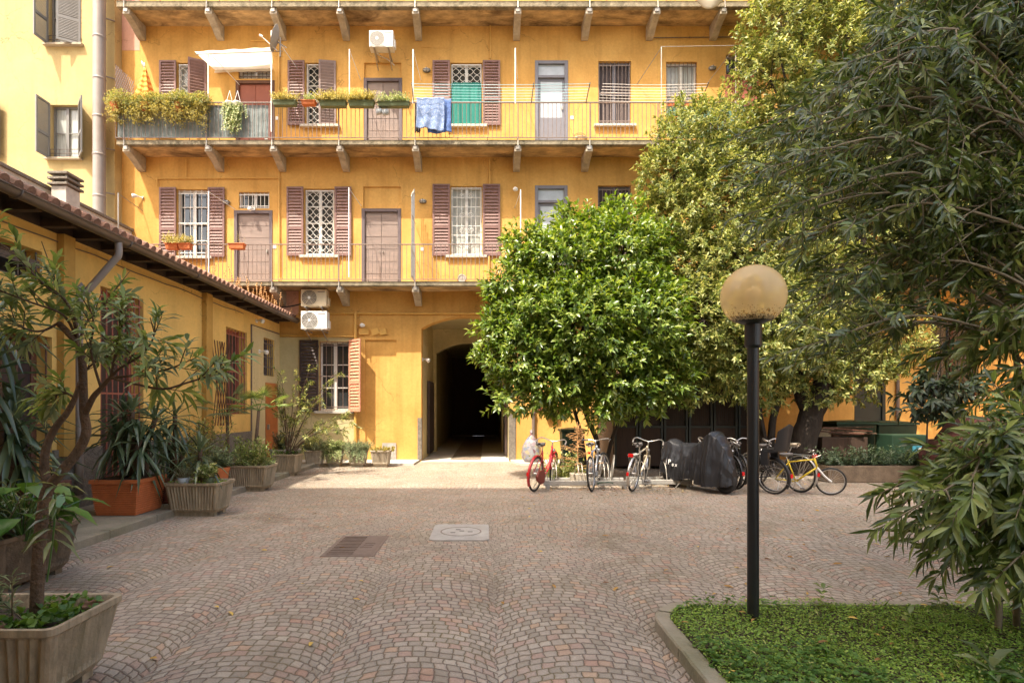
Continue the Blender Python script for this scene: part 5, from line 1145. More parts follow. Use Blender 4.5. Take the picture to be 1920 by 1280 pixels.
# ============================================================ covered scooter
t = thing('covered_scooter', (4.2, 11, 0), 'scooter under a black rain cover with white lettering', 'scooter')
Ls = 1.72; ST = [(0, .04, .60, .46), (.05, .14, .80, .40), (.14, .21, .92, .34), (.3, .25, .98, .30), (.55, .26, .90, .27), (.78, .26, .91, .25), (.95, .26, .92, .23), (1.1, .27, .98, .21), (1.22, .30, 1.12, .19), (1.32, .32, 1.17, .18), (1.42, .27, 1.10, .17), (1.55, .20, .90, .16), (1.66, .15, .66, .17), (1.72, .08, .50, .24)]
def stn(x):
    for a, c in zip(ST, ST[1:]):
        if a[0] <= x <= c[0]: k = (x-a[0])/(c[0]-a[0]); k = k*k*(3-2*k); return [a[i]+(c[i]-a[i])*k for i in (1, 2, 3)]
    return list(ST[-1][1:])
b = MB(); nu, nv = 150, 90
def cov(u, v):
    x = Ls*u; w, zt, zb = stn(x); q = abs(2*v-1); sd = 1 if v > .5 else -1      # q: 0 on the ridge, 1 at the hem
    zb2 = zb*.75+.03*math.sin(x*9)
    if q < .22: k = q/.22; y = w*.62*k; z = zt-.05*k*k
    else:
        k = (q-.22)/.78; y = w*(.62+.50*k**.8-.18*k**3); z = (zt-.05)-(zt-.05-zb2)*k
        pl = math.sin(x*21+sd*1.3+2.2*noise.noise((x*2.2, k*1.5, sd*3)))+.6*math.sin(x*47+k*3)
        y += .030*k*pl; z += .03*k*noise.noise((x*5, k*2, sd))
        sag = math.sin(k*9+x*7); y += .012*sag*(1-k)
    y += .016*noise.noise((x*6, q*7, sd*5))
    return (x+.02*noise.noise((x*4, z*5, 7+sd)), sd*y, z+.02*noise.noise((x*9, q*5, 3))*(1-q))
b.grid(cov, nu, nv)
for i_, xx in ((0, 0), (nu, Ls)): b.add([b.v[i_*(nv+1)+j] for j in range(nv+1)], [tuple(range(nv+1))])
b.build('rain_cover', 'cover', t, smooth=True)
w = MB(); w.torus((1.52, 0, .235), .17, .06, 36, 10); o = w.build('front_wheel', 'rubber', t, smooth=True); w = MB(); w.torus((1.52, 0, .235), .115, .012, 30, 6); w.tube([(1.52, -.05, .235), (1.52, .05, .235)], .05, 12); w.build('rim', 'oldmetal', o)
w = MB(); w.torus((.25, 0, .235), .17, .06, 36, 10); w.build('rear_wheel', 'rubber', t, smooth=True)
w = MB(); w.bar((.6, .05, .2), (.55, .25, .01), .012, 6); w.bar((.6, -.05, .2), (.55, -.25, .01), .012, 6); w.build('centre_stand', 'oldmetal', t)
# white lettering on the near flank of the cover
for ch, x, z in (('I', .40, .50), ('P', .48, .505), ('a', .57, .475), ('x', .65, .47)):
    c = bpy.data.curves.new('lettering', 'FONT'); c.body = ch; c.size = .14 if ch in 'IP' else .11; c.extrude = .004; c.align_x = 'CENTER'; c.materials.append(M['coverbrown'])
    o = bpy.data.objects.new('lettering', c); COL.objects.link(o); o.parent = t; o.location = Vector((x, -.345, z-.02))-origin(t)*0; o.rotation_euler = (R(84), 0, R(-1)); o.location -= Vector(t.location)
t.rotation_euler = (0, 0, R(-62))
# builders placed geometry in world terms about the root: bring it back to the root's own frame
def rebase(t, src, dst, rotz):
    """children were modelled about the world origin; put that origin at dst and turn it"""
    for o in t.children:
        if o.type == 'MESH' or o.type == 'FONT': o.location = Vector(o.location)+Vector(src)
    t.location = dst; t.rotation_euler = (0, 0, R(rotz))
rebase(t, (4.2, 11, 0), (3.72, 11.95, 0), -60)

# ============================================================ rubbish bag, bins, letter box, shed, junk
m_, ns_, L_, P_ = newmat('clear_bag_of_plastic_waste'); tc_ = N(ns_, 'ShaderNodeTexCoord'); vo = N(ns_, 'ShaderNodeTexVoronoi'); vo.inputs['Scale'].default_value = 11; L_.new(tc_.outputs['Object'], vo.inputs['Vector'])
cr_ = N(ns_, 'ShaderNodeValToRGB'); e = cr_.color_ramp.elements; e[0].color = (.22, .20, .22, 1); e[1].color = (.40, .38, .40, 1)
for p, c in ((.25, (.33, .30, .32)), (.45, (.35, .31, .17)), (.55, (.27, .25, .28)), (.68, (.22, .10, .13)), (.78, (.42, .40, .42)), (.88, (.18, .22, .30))): k = e.new(p); k.color = (*c, 1)
sx_ = N(ns_, 'ShaderNodeSeparateColor'); L_.new(vo.outputs['Color'], sx_.inputs[0]); L_.new(sx_.outputs[0], cr_.inputs[0]); L_.new(cr_.outputs[0], P_.inputs['Base Color']); P_.inputs['Roughness'].default_value = .22; P_.inputs['Coat Weight'].default_value = .6
bm_ = N(ns_, 'ShaderNodeBump'); nz_ = N(ns_, 'ShaderNodeTexNoise'); nz_.inputs['Scale'].default_value = 18; nz_.inputs['Distortion'].default_value = 2; L_.new(tc_.outputs['Object'], nz_.inputs['Vector']); L_.new(nz_.outputs[0], bm_.inputs['Height']); bm_.inputs['Distance'].default_value = .05; bm_.inputs['Strength'].default_value = 1; L_.new(bm_.outputs[0], P_.inputs['Normal']); M['bagmat'] = m_
t = thing('rubbish_bag', (1.31, 16.35, .062), 'tied clear plastic bag full of waste beside the gateway', 'rubbish bag')
b = MB(); prof = [(0, 0), (.20, .01), (.26, .10), (.28, .28), (.25, .46), (.17, .62), (.07, .74), (.03, .80), (.05, .86), (.02, .92)]; n = 28; vs_ = []
for r, z in prof:
    for k in range(n): a = 2*math.pi*k/n; q = r*(1+.12*noise.noise((math.cos(a)*2, math.sin(a)*2, z*5))+.05*math.sin(a*7+z*4)); vs_.append((1.31+q*math.cos(a), 16.35+q*math.sin(a)*.9, .062+z))
b.add(vs_, [(i*n+k, i*n+(k+1) % n, (i+1)*n+(k+1) % n, (i+1)*n+k) for i in range(len(prof)-1) for k in range(n)]); b.build('bag', 'bagmat', t, smooth=True)
def wheelie(x, y, w, d, h, m, ml, lab, z0=0.):
    t = thing('wheelie_bin', (x, y, z0), lab, 'wheelie bin', 'bins along the far wall')
    b = MB(); b.frustum(x-w/2, x+w/2, y-d/2, y+d/2, z0+.05, z0+h-.08, .06); b.build('bin_body', m, t, bevel=.03)
    b = MB(); b.box(x-w/2-.03, x+w/2+.03, y-d/2-.03, y+d/2+.03, z0+h-.078, z0+h-.02); b.grid(lambda u, v: (x-w/2-.03+(w+.06)*u, y-d/2-.05+(d+.08)*v, z0+h-.018+.04*math.sin(v*math.pi)*math.sin(u*math.pi)), 8, 8); b.build('lid', ml, t)
    for s in (-1, 1): b = MB(); b.tube([(x+s*(w/2-.08), y+d/2-.03, z0+.10), (x+s*(w/2-.02), y+d/2-.03, z0+.10)], .10, 16); b.build('wheel', 'rubber', t)
wheelie(2.35, 15.55, .62, .6, 1.05, 'bin', 'bin', 'dark green bin behind the red bicycle under the laurel')
wheelie(8.28, 14.2, .46, .45, 1.12, 'creambin', 'creambin', 'cream bin right of the large dark tree trunk')
wheelie(9.3, 14.6, 1.0, .7, 1.28, 'bin', 'binlid', 'large dark green bin with green lid, left one of the two'); wheelie(10.4, 14.7, 1.0, .7, 1.26, 'bin', 'binlid', 'large dark green bin with green lid beside the sunlit wall, right one')
t = thing('notice_box', (10.0, 13.4, 0), 'dark green box with a blue recycling notice reading ON', 'box')
b = MB(); b.box(9.50, 10.32, 13.3, 13.9, 0, .98); b.build('box_body', 'bin', t, bevel=.02)
b = MB(); b.box(9.97, 10.31, 13.285, 13.299, .30, .72); b.build('notice', 'bluebox', t)
b = MB(); b.M = Matrix.Translation((10.17, 13.28, .58)); b.disc((0, 0, 0), .105, 28); b.build('notice_disc', 'palestone', t)
o = text_obj('notice_text', 'ON', .10, 'dark', t, (10.17, 13.274, .545), (R(90), 0, 0), .001)
b = MB()
for z in (.42, .39, .345): b.box(10.03, 10.25 if z != .345 else 10.2, 13.279, 13.284, z-.010, z+.010)
b.build('notice_line', 'palestone', t)
t = thing('slatted_box', (10.75, 13.4, 0), 'brown slatted wooden box beside the green notice box', 'box')
b = MB(); b.box(10.42, 11.05, 13.3, 13.8, 0, .86); b.build('box_body', 'shedwood', t)
b = MB()
for i in range(7): b.box(10.43+i*.088, 10.43+i*.088+.075, 13.275, 13.299, .02, .88)
b.build('slats', 'bark', t)
t = thing('cardboard_box', (11.3, 13.3, 0), 'tall cardboard box with a blue printed edge right of the slatted box', 'box'); b = MB(); b.box(11.1, 11.75, 13.2, 13.7, 0, .84); b.build('carton', 'terracotta' if False else 'creambin', t, bevel=.01); b = MB(); b.box(11.62, 11.745, 13.18, 13.199, .1, .6); b.build('print', 'bluebox', t)
# signs and letter box on the ochre wall under the laurel
t = thing('wall_sign', (mx(1010), YW, mz(762)), 'small red and white sign on the wall beside the downpipe', 'sign'); b = MB(); b.box(mx(1003), mx(1016), YW-.02, YW, mz(772), mz(752)); b.build('plate', 'leather', t); b = MB(); b.M = Matrix.Translation((mx(1006.5), YW-.024, mz(762))); b.disc((0, 0, 0), .045, 14); b.build('disc', 'white', t)
t = thing('letter_box', (mx(1035), YW, mz(780)), 'brown metal letter box on the shaded wall under the laurel', 'letter box'); b = MB(); b.box(mx(1024), mx(1047), YW-.12, YW, mz(785), mz(768)); b.build('box_body', 'leather', t, bevel=.01); b = MB(); b.box(mx(1027), mx(1044), YW-.126, YW-.12, mz(774), mz(772)); b.build('slot', 'dark', t)
# shed
t = thing('storage_shed', (5.2, 15.9, 0), 'dark wooden storage shed with mesh doors behind the bicycles', 'shed')
sx0, sx1, sy, sh = 3.35, 7.25, 14.9, 2.40
b = MB(); b.box(sx0, sx1, sy+.06, YW-.02, .07, sh); b.build('wall', 'shedwood', t)
n = 6; w = (sx1-sx0)/n
for i in range(n):
    x = sx0+i*w; b = MB(); b.box(x+.04, x+w-.04, sy+.01, sy+.055, .1, 1.1); d = b.build('door', 'shedwood', t)
    b = MB(); b.box(x+.015, x+.07, sy-.02, sy+.05, .08, sh-.05); b.box(x+w-.07, x+w-.015, sy-.02, sy+.05, .08, sh-.05); b.box(x+.07, x+w-.07, sy-.018, sy+.05, 1.08, 1.14); b.box(x+.07, x+w-.07, sy-.018, sy+.05, sh-.12, sh-.06); b.build('frame', 'shedmetal', d)
    b = MB()
    for k in range(1, 10): q = x+.07+(w-.14)*k/10; b.bar((q, sy+.0, 1.14), (q, sy+.0, sh-.12), .003, 4)
    for k in range(1, 18): q = 1.14+(sh-1.26)*k/18; b.bar((x+.07, sy+.003, q), (x+w-.07, sy+.003, q), .003, 4)
    b.build('wire_mesh', 'shedmetal', d)
b = MB(); b.grid(lambda u, v: (sx0-.1+(sx1-sx0+.2)*u, sy-.25+(YW-sy+.2)*v, sh+.08+.22*v+.03*math.sin(u*2*math.pi*18)), 216, 4); b.build('roof', 'tile', t, solid=.012)
# trough planter along the far right, planks
t = thing('stone_trough', (8.6, 12.4, 0), 'long brown stone trough planter right of the yellow bicycle', 'planter'); b = MB(); b.box(7.35, 9.9, 12.2, 12.75, 0, .36); b.build('trough', 'trough', t, bevel=.02); b = MB(); b.box(7.42, 9.83, 12.27, 12.68, .34, .365); b.build('soil', 'soil', t)
g = np.random.default_rng(77); n = 300; A = np.column_stack([g.uniform(7.4, 9.8, n), g.uniform(12.3, 12.65, n), np.full(n, .36)]); T = np.column_stack([g.normal(0, .4, n), g.normal(-.1, .4, n), g.uniform(.3, 1, n)]); P, D, U = whorls(g, A, T, g.uniform(.1, .45, n), 5, 3)
leaves('foliage', 'leafYucca', t, P, D, U, g.uniform(.05, .10, len(P)), g.uniform(.02, .035, len(P)), 'simple')
for i in range(6):
    b = MB(); y = 14.0+random.uniform(-.3, .3); z = .95+i*.035; x = 8.0+random.uniform(-.2, .5); a = random.uniform(-.25, .25)
    b.M = Matrix.Translation((x+.6, y, z)) @ Matrix.Rotation(a, 4, 'Z') @ Matrix.Rotation(random.uniform(-.1, .1), 4, 'Y'); b.box(-.6, .6, -.06, .06, -.015, .015)
    tag(b.build('plank', 'bark' if i % 2 else 'brownwood'), 'old board lying in a loose pile before the green bins', 'board', 'pile of old boards')
b = MB(); b.box(8.1, 9.2, 13.7, 14.4, .06, .90); tag(b.build('pallet_crate', 'shedwood', bevel=.01), 'dark low crate carrying a pile of old boards', 'crate')

# ============================================================ parked car at the right edge
t = thing('parked_car', (10.6, 11.3, 0), 'dark red parked car half hidden behind the oleander at the right', 'car')
b = MB(); yc0, yc1 = 10.5, 12.15
low = [(9.25, .32), (9.2, .62), (9.32, .86), (9.45, .95), (13.0, .95), (13.4, .75), (13.4, .32)]
b.prism(low, yc0, yc1, 'y'); b.build('body', 'maroon', t, bevel=.06)
b = MB(); top = [(9.42, .952), (9.72, 1.30), (9.98, 1.42), (11.6, 1.44), (12.4, .952)]; b.prism(top, yc0+.12, yc1-.12, 'y'); b.build('cabin', 'maroon', t, bevel=.05)
b = MB(); b.prism([(9.78, 1.0), (10.02, 1.33), (10.75, 1.36), (10.75, 1.0)], yc0+.105, yc0+.119, 'y'); b.build('side_window', 'glass', t)
b = MB(); b.prism([(10.85, 1.0), (10.85, 1.36), (11.5, 1.36), (12.1, 1.0)], yc0+.105, yc0+.119, 'y'); b.build('side_window', 'glass', t)
for x in (9.95, 12.6): b = MB(); b.torus((x, yc0+.10, .31), .22, .09, 32, 10); o = b.build('wheel', 'rubber', t, smooth=True); b = MB(); b.M = Matrix.Translation((x, yc0+.03, .31)); b.disc((0, 0, 0), .2, 24); b.build('rim', 'oldmetal', o)
b = MB(); b.box(9.22, 9.30, yc0+.02, yc0+.28, .68, .85); b.build('tail_light', 'redlens', t, bevel=.01)
# ============================================================ trees
def pxblob(px, py, r, y, ry=None, sz=1.): k = r*y/F; p = at(px, py, y); return (p.x, p.y, p.z, k, (ry if ry else k), k*sz)
def limb(b, pts, r0, r1, n=9, k=6):
    p = smooth_path(pts, k); m_ = len(p); b.tube([q+Vector((noise.noise(q*3)*.03*r0*8, 0, 0)) for q in p], [r0+(r1-r0)*i/(m_-1) for i in range(m_)], n)
def tree(name, lab, base, blobs, n, m, seed, trunk, tm='darkbark', ll=.12, lw=.045, nodes=3, per=4, tl=.22, kind='oval', droop=.2, up=.5, inner=.6, gap=9, ang=(35, 75), tr=.10, branches=True, cat='tree', curl=.1, grp=None):
    t = thing(name, base, lab, cat, grp); g = np.random.default_rng(seed)
    A, T = blob_twigs(g, blobs, n, inner, up, 1, gap); L_ = g.uniform(.6, 1.3, len(A))*tl
    P, D, U = whorls(g, A, T, L_, nodes, per, ang, .25)
    leaves('crown', m, t, P, D, U, g.uniform(.65, 1.15, len(P))*ll, g.uniform(.8, 1.1, len(P))*lw, kind, droop, curl)
    for pts, r0, r1 in trunk: b = MB(); limb(b, pts, r0, r1); b.build('trunk', tm, t, smooth=True)
    if branches:
        b = MB(); tops = [pts[-1] for pts, _, _ in trunk]
        for q in blobs:
            c = Vector(q[:3]); s = min((Vector(p) for p in tops), key=lambda p: (p-c).length); mid = s.lerp(c, .5)+Vector((0, 0, -.15)); limb(b, [s, mid, c], tr*.45, .015, 6, 4)
            for k in range(4): e = c+Vector(g.normal(0, 1, 3)).normalized()*q[3]*.8; limb(b, [c, c.lerp(e, .5)+Vector((0, 0, .05)), e], .016, .005, 4, 3)
        b.build('branches', tm, t, smooth=True)
    return t
# glossy laurel in the sun
Y0 = 13.0
lb = [pxblob(a[0]+8, a[1]+12, a[2]*.86, a[3]) for a in ((1000, 590, 88, 12.9), (975, 655, 70, 12.7), (1060, 500, 92, 13.0), (1150, 480, 90, 13.2), (1085, 600, 110, 12.6), (1180, 600, 110, 12.9), (1140, 690, 88, 12.6), (1020, 700, 58, 12.6), (962, 728, 30, 12.6), (1225, 690, 66, 12.8), (985, 470, 44, 13.1), (1085, 428, 42, 13.2), (1168, 412, 40, 13.4), (1222, 550, 52, 13.3), (948, 520, 44, 12.9), (1215, 450, 40, 13.4), (1050, 735, 40, 12.7),
    (925, 610, 32, 12.8), (918, 665, 26, 12.7), (940, 560, 30, 12.9), (1010, 425, 26, 13.2), (1130, 400, 24, 13.3), (1060, 405, 20, 13.2), (1205, 720, 44, 12.6), (1120, 745, 36, 12.5), (965, 440, 20, 13.2), (935, 740, 18, 12.6))]
tree('laurel_tree', 'rounded glossy green laurel in full sun before the gateway', (2.45, 13.3, 0), lb, 5800, 'leafLaurel', 101,
     [([(2.35, 13.4, 0), (2.25, 13.3, .9), (2.0, 13.2, 1.8), (1.95, 13.1, 2.9)], .055, .03), ([(2.55, 13.4, 0), (2.60, 13.3, .8), (2.32, 13.2, 1.6), (2.7, 13.1, 2.8)], .07, .04), ([(2.75, 13.3, 0), (3.0, 13.2, 1.1), (3.5, 13.0, 2.4)], .06, .03)],
     ll=.175, lw=.060, nodes=3, per=3, tl=.26, up=.55, ang=(30, 70), inner=.5, gap=.62)
# paler tree behind, in the sun
pb = [pxblob(*a) for a in ((1290, 270, 70, 14.2), (1345, 245, 60, 14.4), (1262, 330, 62, 14.1), (1265, 420, 75, 14.0), (1335, 400, 110, 14.3), (1400, 330, 90, 14.8), (1290, 500, 90, 13.9), (1370, 520, 120, 14.1), (1450, 460, 110, 14.6), (1300, 590, 85, 13.8), (1400, 630, 100, 14.0), (1330, 660, 55, 13.9), (1480, 590, 100, 14.4), (1245, 500, 40, 13.9), (1470, 680, 60, 14.2), (1560, 640, 60, 14.6), (1380, 640, 90, 13.0), (1320, 600, 80, 12.9), (1450, 620, 90, 13.2), (1510, 660, 60, 13.6), (1560, 560, 90, 14.0), (1290, 670, 45, 13.2), (1430, 725, 40, 13.2), (1540, 715, 45, 13.6), (1600, 690, 60, 14.0), (1660, 640, 70, 14.2), (1375, 720, 30, 13.0), (1250, 640, 60, 13.4), (1310, 740, 22, 13.0))]
tree('pale_evergreen_tree', 'tall yellow-green evergreen with small leaves directly behind the lamp globe', (6.6, 14.6, 0), pb, 10500, 'leafPale', 102,
     [([(6.95, 14.2, 0), (6.9, 14.2, 1.0), (6.7, 14.2, 2.0), (6.4, 14.3, 3.5)], .10, .06), ([(7.15, 14.3, 0), (7.15, 14.2, 1.2), (7.45, 14.3, 2.3), (7.3, 14.3, 4)], .10, .06), ([(6.95, 14.1, .8), (6.6, 14.0, 1.8), (6.0, 14.0, 3)], .05, .03)],
     ll=.13, lw=.043, nodes=3, per=4, tl=.20, up=.55, ang=(30, 75), inner=.5, gap=9)
hb = [pxblob(*a) for a in ((1450, 60, 60, 14.3), (1500, 20, 80, 14.5), (1445, 150, 70, 14.4), (1530, 130, 100, 14.7), (1500, 240, 85, 14.6), (1600, 60, 110, 15.0), (1620, 200, 110, 15.0), (1560, 330, 100, 14.8), (1430, 250, 50, 14.4), (1700, 60, 110, 15.2), (1720, 220, 110, 15.2), (1800, 80, 110, 15.2), (1830, 230, 110, 15.2), (1900, 120, 110, 15.2), (1680, 340, 110, 15.0), (1800, 360, 110, 15.0), (1900, 320, 110, 15.0), (1620, -60, 120, 15), (1760, -80, 130, 15), (1900, -60, 130, 15), (1500, -80, 90, 14.6), (1610, 430, 80, 15), (1850, 450, 80, 15))]
tree('broad_evergreen_tree', 'broad yellow-green evergreen with a thick dark trunk filling the top right corner', (7.9, 14.0, 0), hb, 11500, 'leafPale', 103,
     [([(7.75, 13.9, -.05), (7.75, 13.9, .6), (7.95, 13.9, 1.5), (8.6, 14.1, 2.6), (9.4, 14.5, 4.5), (9.8, 14.8, 7)], .36, .14), ([(7.95, 13.9, 1.4), (7.7, 14.1, 2.6), (7.9, 14.4, 5), (8.3, 14.6, 8)], .20, .09)],
     ll=.135, lw=.044, nodes=3, per=4, tl=.22, up=.5, ang=(30, 75), inner=.6, gap=1.0)
# shade saplings before the sunlit wall
for px, py0, blobs_, lab in ((1738, 825, ((1725, 745, 26, 11.8), (1755, 735, 24, 11.9), (1745, 765, 18, 11.8), (1712, 772, 15, 11.8), (1760, 700, 22, 11.9)), 'dark leafy sapling in a pot behind the slatted box'),
                             (1776, 825, ((1780, 745, 22, 12.3), (1800, 720, 22, 12.4), (1775, 775, 12, 12.3)), 'thin dark sapling right of the leafy one before the sunlit wall')):
    y = blobs_[0][3]; bs = [pxblob(*a) for a in blobs_]; x = mx(px, y)
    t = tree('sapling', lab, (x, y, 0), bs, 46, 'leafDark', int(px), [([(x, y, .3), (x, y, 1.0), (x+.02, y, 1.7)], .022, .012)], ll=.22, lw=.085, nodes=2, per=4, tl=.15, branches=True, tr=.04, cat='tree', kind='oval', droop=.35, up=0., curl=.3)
    b = MB(); b.lathe([(0, .0), (.13, 0), (.17, .38), (.15, .38), (0, .34)], (x, y, 0), 18); b.build('pot', 'brownpot', t, smooth=True)
# dead little conifer in a pot, green weeds below
x, y = mx(1084, 11.75), 11.75
t = thing('dead_conifer', (x, y, 0), 'dead brown conifer in a small pot between the red and silver bicycles', 'potted plant')
b = MB(); b.box(x-.16, x+.16, y-.16, y+.16, 0, .26); b.build('pot', 'stone', t, bevel=.015)
b = MB(); g = np.random.default_rng(9); b.bar((x, y, .2), (x-.02, y, 1.32), .010, 5)
for i in range(46):
    z = .35+.9*(i/46)**.8; a = g.uniform(0, 6.28); L_ = (1.35-z)*.55*g.uniform(.6, 1.1)+.05; e = Vector((x+math.cos(a)*L_, y+math.sin(a)*L_, z+g.uniform(-.12, .10)+L_*.15)); s = Vector((x, y, z)); b.bar(s, e, .005, 4)
    for k in range(7):
        q = s.lerp(e, .2+.8*k/7); d = Vector(g.normal(0, 1, 3)).normalized()*.09; d.z = abs(d.z)*.3-.03; b.bar(q, q+d, .0032, 3)
b.build('twigs', 'drytwig', t)
g = np.random.default_rng(12); n = 120; A = np.column_stack([g.uniform(1.25, 2.0, n), g.uniform(11.9, 12.5, n), np.zeros(n)]); T = np.column_stack([g.normal(0, .35, n), g.normal(-.1, .3, n), np.ones(n)]); P, D, U = whorls(g, A, T, g.uniform(.2, .7, n), 6, 2)
tag(leaves('weeds', 'leafPale', None, P, D, U, g.uniform(.05, .11, len(P)), g.uniform(.02, .045, len(P)), 'simple'), 'bright green weeds growing behind the red bicycle', 'weeds', kind='stuff')

# ============================================================ oleanders on the right, in shade
def inside(poly, x, y):
    c = False; j = len(poly)-1
    for i in range(len(poly)):
        if (poly[i][1] > y) != (poly[j][1] > y) and x < (poly[j][0]-poly[i][0])*(y-poly[i][1])/(poly[j][1]-poly[i][1])+poly[i][0]: c = not c
        j = i
    return c
def oleander(lab, base, poly, yr, n_main, n_sub, seed, ll, lw, m='leafOle', per=3, nodes=9, sub=(.3, .55), fresh=.12, spread=.35, main_r=.022, dens=1., extra=None, lo=.45):
    t = thing('oleander_shrub', base, lab, 'shrub', None); g = np.random.default_rng(seed); tips = []
    xs = [p[0] for p in poly]; ys = [p[1] for p in poly]
    tries = 0
    while len(tips) < n_main and tries < 20000:
        tries += 1; x, y = g.uniform(min(xs), max(xs)), g.uniform(min(ys), max(ys))
        if inside(poly, x, y) and all((x-q[0])**2+(y-q[1])**2 > (900*dens) for q in tips): tips.append((x, y))
    A = []; T = []; L_ = []; b = MB(); B = Vector(base)
    for x, y in tips:
        tip = at(x, y, g.uniform(*yr)); s = B+Vector((g.normal(0, spread*.5), g.normal(0, spread*.5), 0))
        dx = tip.x-s.x; p1 = Vector((s.x+.15*dx, s.y+.2*(tip.y-s.y), s.z+max(.5, (tip.z-s.z)*.72+.25))); p2 = Vector((s.x+.62*dx, s.y+.65*(tip.y-s.y), s.z+(tip.z-s.z)*1.0+.22))
        pts = smooth_path([s, p1, p2, tip], 6); k = len(pts); b.tube(pts, [main_r*(1-.82*i/(k-1)) for i in range(k)], 5)
        for j in range(n_sub):
            u = lo+(1-lo)*(j/(n_sub-1) if n_sub > 1 else 1); i = min(k-2, int(u*(k-1))); p = pts[i].lerp(pts[i+1], u*(k-1)-i); tg = (pts[i+1]-pts[i]).normalized()
            d = tg+Vector(g.normal(0, .5, 3))+Vector((0, 0, .10)); d = tg if j == n_sub-1 else d.normalized(); l = g.uniform(*sub)
            A.append(p); T.append(d); L_.append(l); b.tube([p, p+d*l], [.006, .003], 4, False)
    b.build('stems', 'twig', t, smooth=True)
    A, T, L_ = np.array(A), np.array(T), np.array(L_); P, D, U = whorls(g, A, T, L_, nodes, per, (38, 72), .25, .12)
    D[:, 2] -= .12; k = len(P); fr = g.random(k) < fresh; 
    for nm, mm, msk in (('foliage', m, ~fr), ('fresh_foliage', 'leafFresh', fr)):
        if msk.sum(): leaves(nm, mm, t, P[msk], D[msk], U[msk], g.uniform(.7, 1.15, msk.sum())*ll, g.uniform(.8, 1.1, msk.sum())*lw, 'lance', .10, .18)
    return t
up_ = [(1660, -60), (1620, 60), (1560, 150), (1470, 165), (1405, 200), (1400, 330), (1415, 420), (1490, 500), (1500, 560), (1480, 610), (1510, 650), (1590, 660), (1600, 690), (1660, 660), (1700, 600), (1760, 560), (1850, 560), (1960, 540), (1990, -60)]
oleander('huge grey-green oleander overhanging the lamp from the right edge', (5.35, 4.95, .05), up_, (4.5, 6.2), 128, 9, 201, .135, .027, nodes=7, dens=1.0, sub=(.2, .5))
lo_ = [(1690, 895), (1760, 900), (1820, 880), (1880, 860), (1960, 840), (2010, 960), (1980, 1050), (1900, 1060), (1830, 1010), (1780, 980), (1740, 940)]
oleander('low dark green oleander leaning out over the paving at the lower right', (3.85, 3.7, .05), lo_, (3.2, 4.0), 40, 6, 202, .145, .028, nodes=7, dens=1.2, sub=(.2, .38), fresh=.35, lo=.5)
rt_ = [(1760, 640), (1940, 590), (1960, 720), (1880, 720)]
oleander('sparse oleander sprays hanging before the sunlit wall at the right edge', (5.0, 4.3, .05), rt_, (4.2, 5.2), 8, 4, 203, .15, .036, nodes=7, dens=2.0, sub=(.2, .4), fresh=.1, lo=.6)

# ============================================================ ground cover in the bed, litter
g = np.random.default_rng(31)
def bedpts(n):
    P = np.column_stack([g.uniform(BXL+.10, 7.5, n*2), g.uniform(.8, BYF-.1, n*2)]); k = ~((P[:, 0] < BXL+RC) & (P[:, 1] > BYF-RC) & ((P[:, 0]-BXL-RC)**2+(P[:, 1]-BYF+RC)**2 > (RC-.10)**2))
    k &= P[:, 0] < (1920+120-911)/F*P[:, 1]+.2; k &= (P[:, 1] > 2.6); return P[k][:n]
P2 = bedpts(80000); h = .5+.5*np.sin(P2[:, 0]*3.1+1)*np.sin(P2[:, 1]*4.7)+.25*np.sin(P2[:, 0]*11)*np.sin(P2[:, 1]*9)
k = len(P2); Z_ = .075+np.clip(h, 0, 1)*.06*g.random(k)+.03*g.random(k); P = np.column_stack([P2, Z_]); a = g.uniform(0, 6.28, k)
D = np.column_stack([np.cos(a), np.sin(a), g.uniform(-.1, .7, k)]); U = np.column_stack([g.normal(0, .3, k), g.normal(0, .3, k), np.ones(k)])
tag(leaves('ground_cover', 'clover', None, P, D, U, g.uniform(.012, .026, k), g.uniform(.008, .017, k), 'simple', .1), 'low green ground cover filling the kerbed bed', 'ground cover', kind='stuff')
P2 = bedpts(9000); w = (np.sin(P2[:, 0]*2.3+.6)*.7+np.sin(P2[:, 1]*3.9+2)*.7+((P2[:, 0] < 2.2)*1.2)-((P2[:, 0] > 2.4)*.5)) > .5; P2 = P2[w]; k = len(P2); c = g.uniform(.09, .17, k); PP = []; DD = []
for j in range(3):
    a = g.uniform(0, 6.28, k)+j*2.09; PP.append(np.column_stack([P2, c])); DD.append(np.column_stack([np.cos(a), np.sin(a), g.uniform(-.1, .35, k)]))
P = np.concatenate(PP); D = np.concatenate(DD); k = len(P); tag(leaves('clover_patch', 'cloverdark', None, P, D, np.tile([0, 0, 1.], (k, 1))+g.normal(0, .2, (k, 3)), g.uniform(.020, .032, k), g.uniform(.020, .03, k), 'oval', .1), 'darker clover growing thickest round the foot of the lamp', 'clover', kind='stuff')
n = 1100; P2 = bedpts(n); a = g.uniform(0, 6.28, len(P2)); P = np.column_stack([P2, np.full(len(P2), .07)]); D = np.column_stack([.45*np.cos(a), .45*np.sin(a), np.ones(len(P2))]); U = np.column_stack([np.cos(a+1.5), np.sin(a+1.5), np.zeros(len(P2))])
tag(leaves('grass', 'clover', None, P, D, U, g.uniform(.04, .10, len(P)), .003, 'simple', .3), 'thin grass blades among the ground cover', 'grass', kind='stuff')
n = 90; P2 = bedpts(n); k = len(P2); a = g.uniform(0, 6.28, k); P = np.column_stack([P2, g.uniform(.10, .14, k)]); D = np.column_stack([np.cos(a), np.sin(a), g.uniform(-.1, .4, k)]); U = np.column_stack([g.normal(0, .4, (k, 2)), np.ones(k)])
tag(leaves('dead_leaves', 'litter', None, P, D, U, g.uniform(.03, .08, k), g.uniform(.012, .03, k), 'oval', .25), 'dead brown leaves caught on the ground cover of the bed', 'dead leaves', kind='stuff')
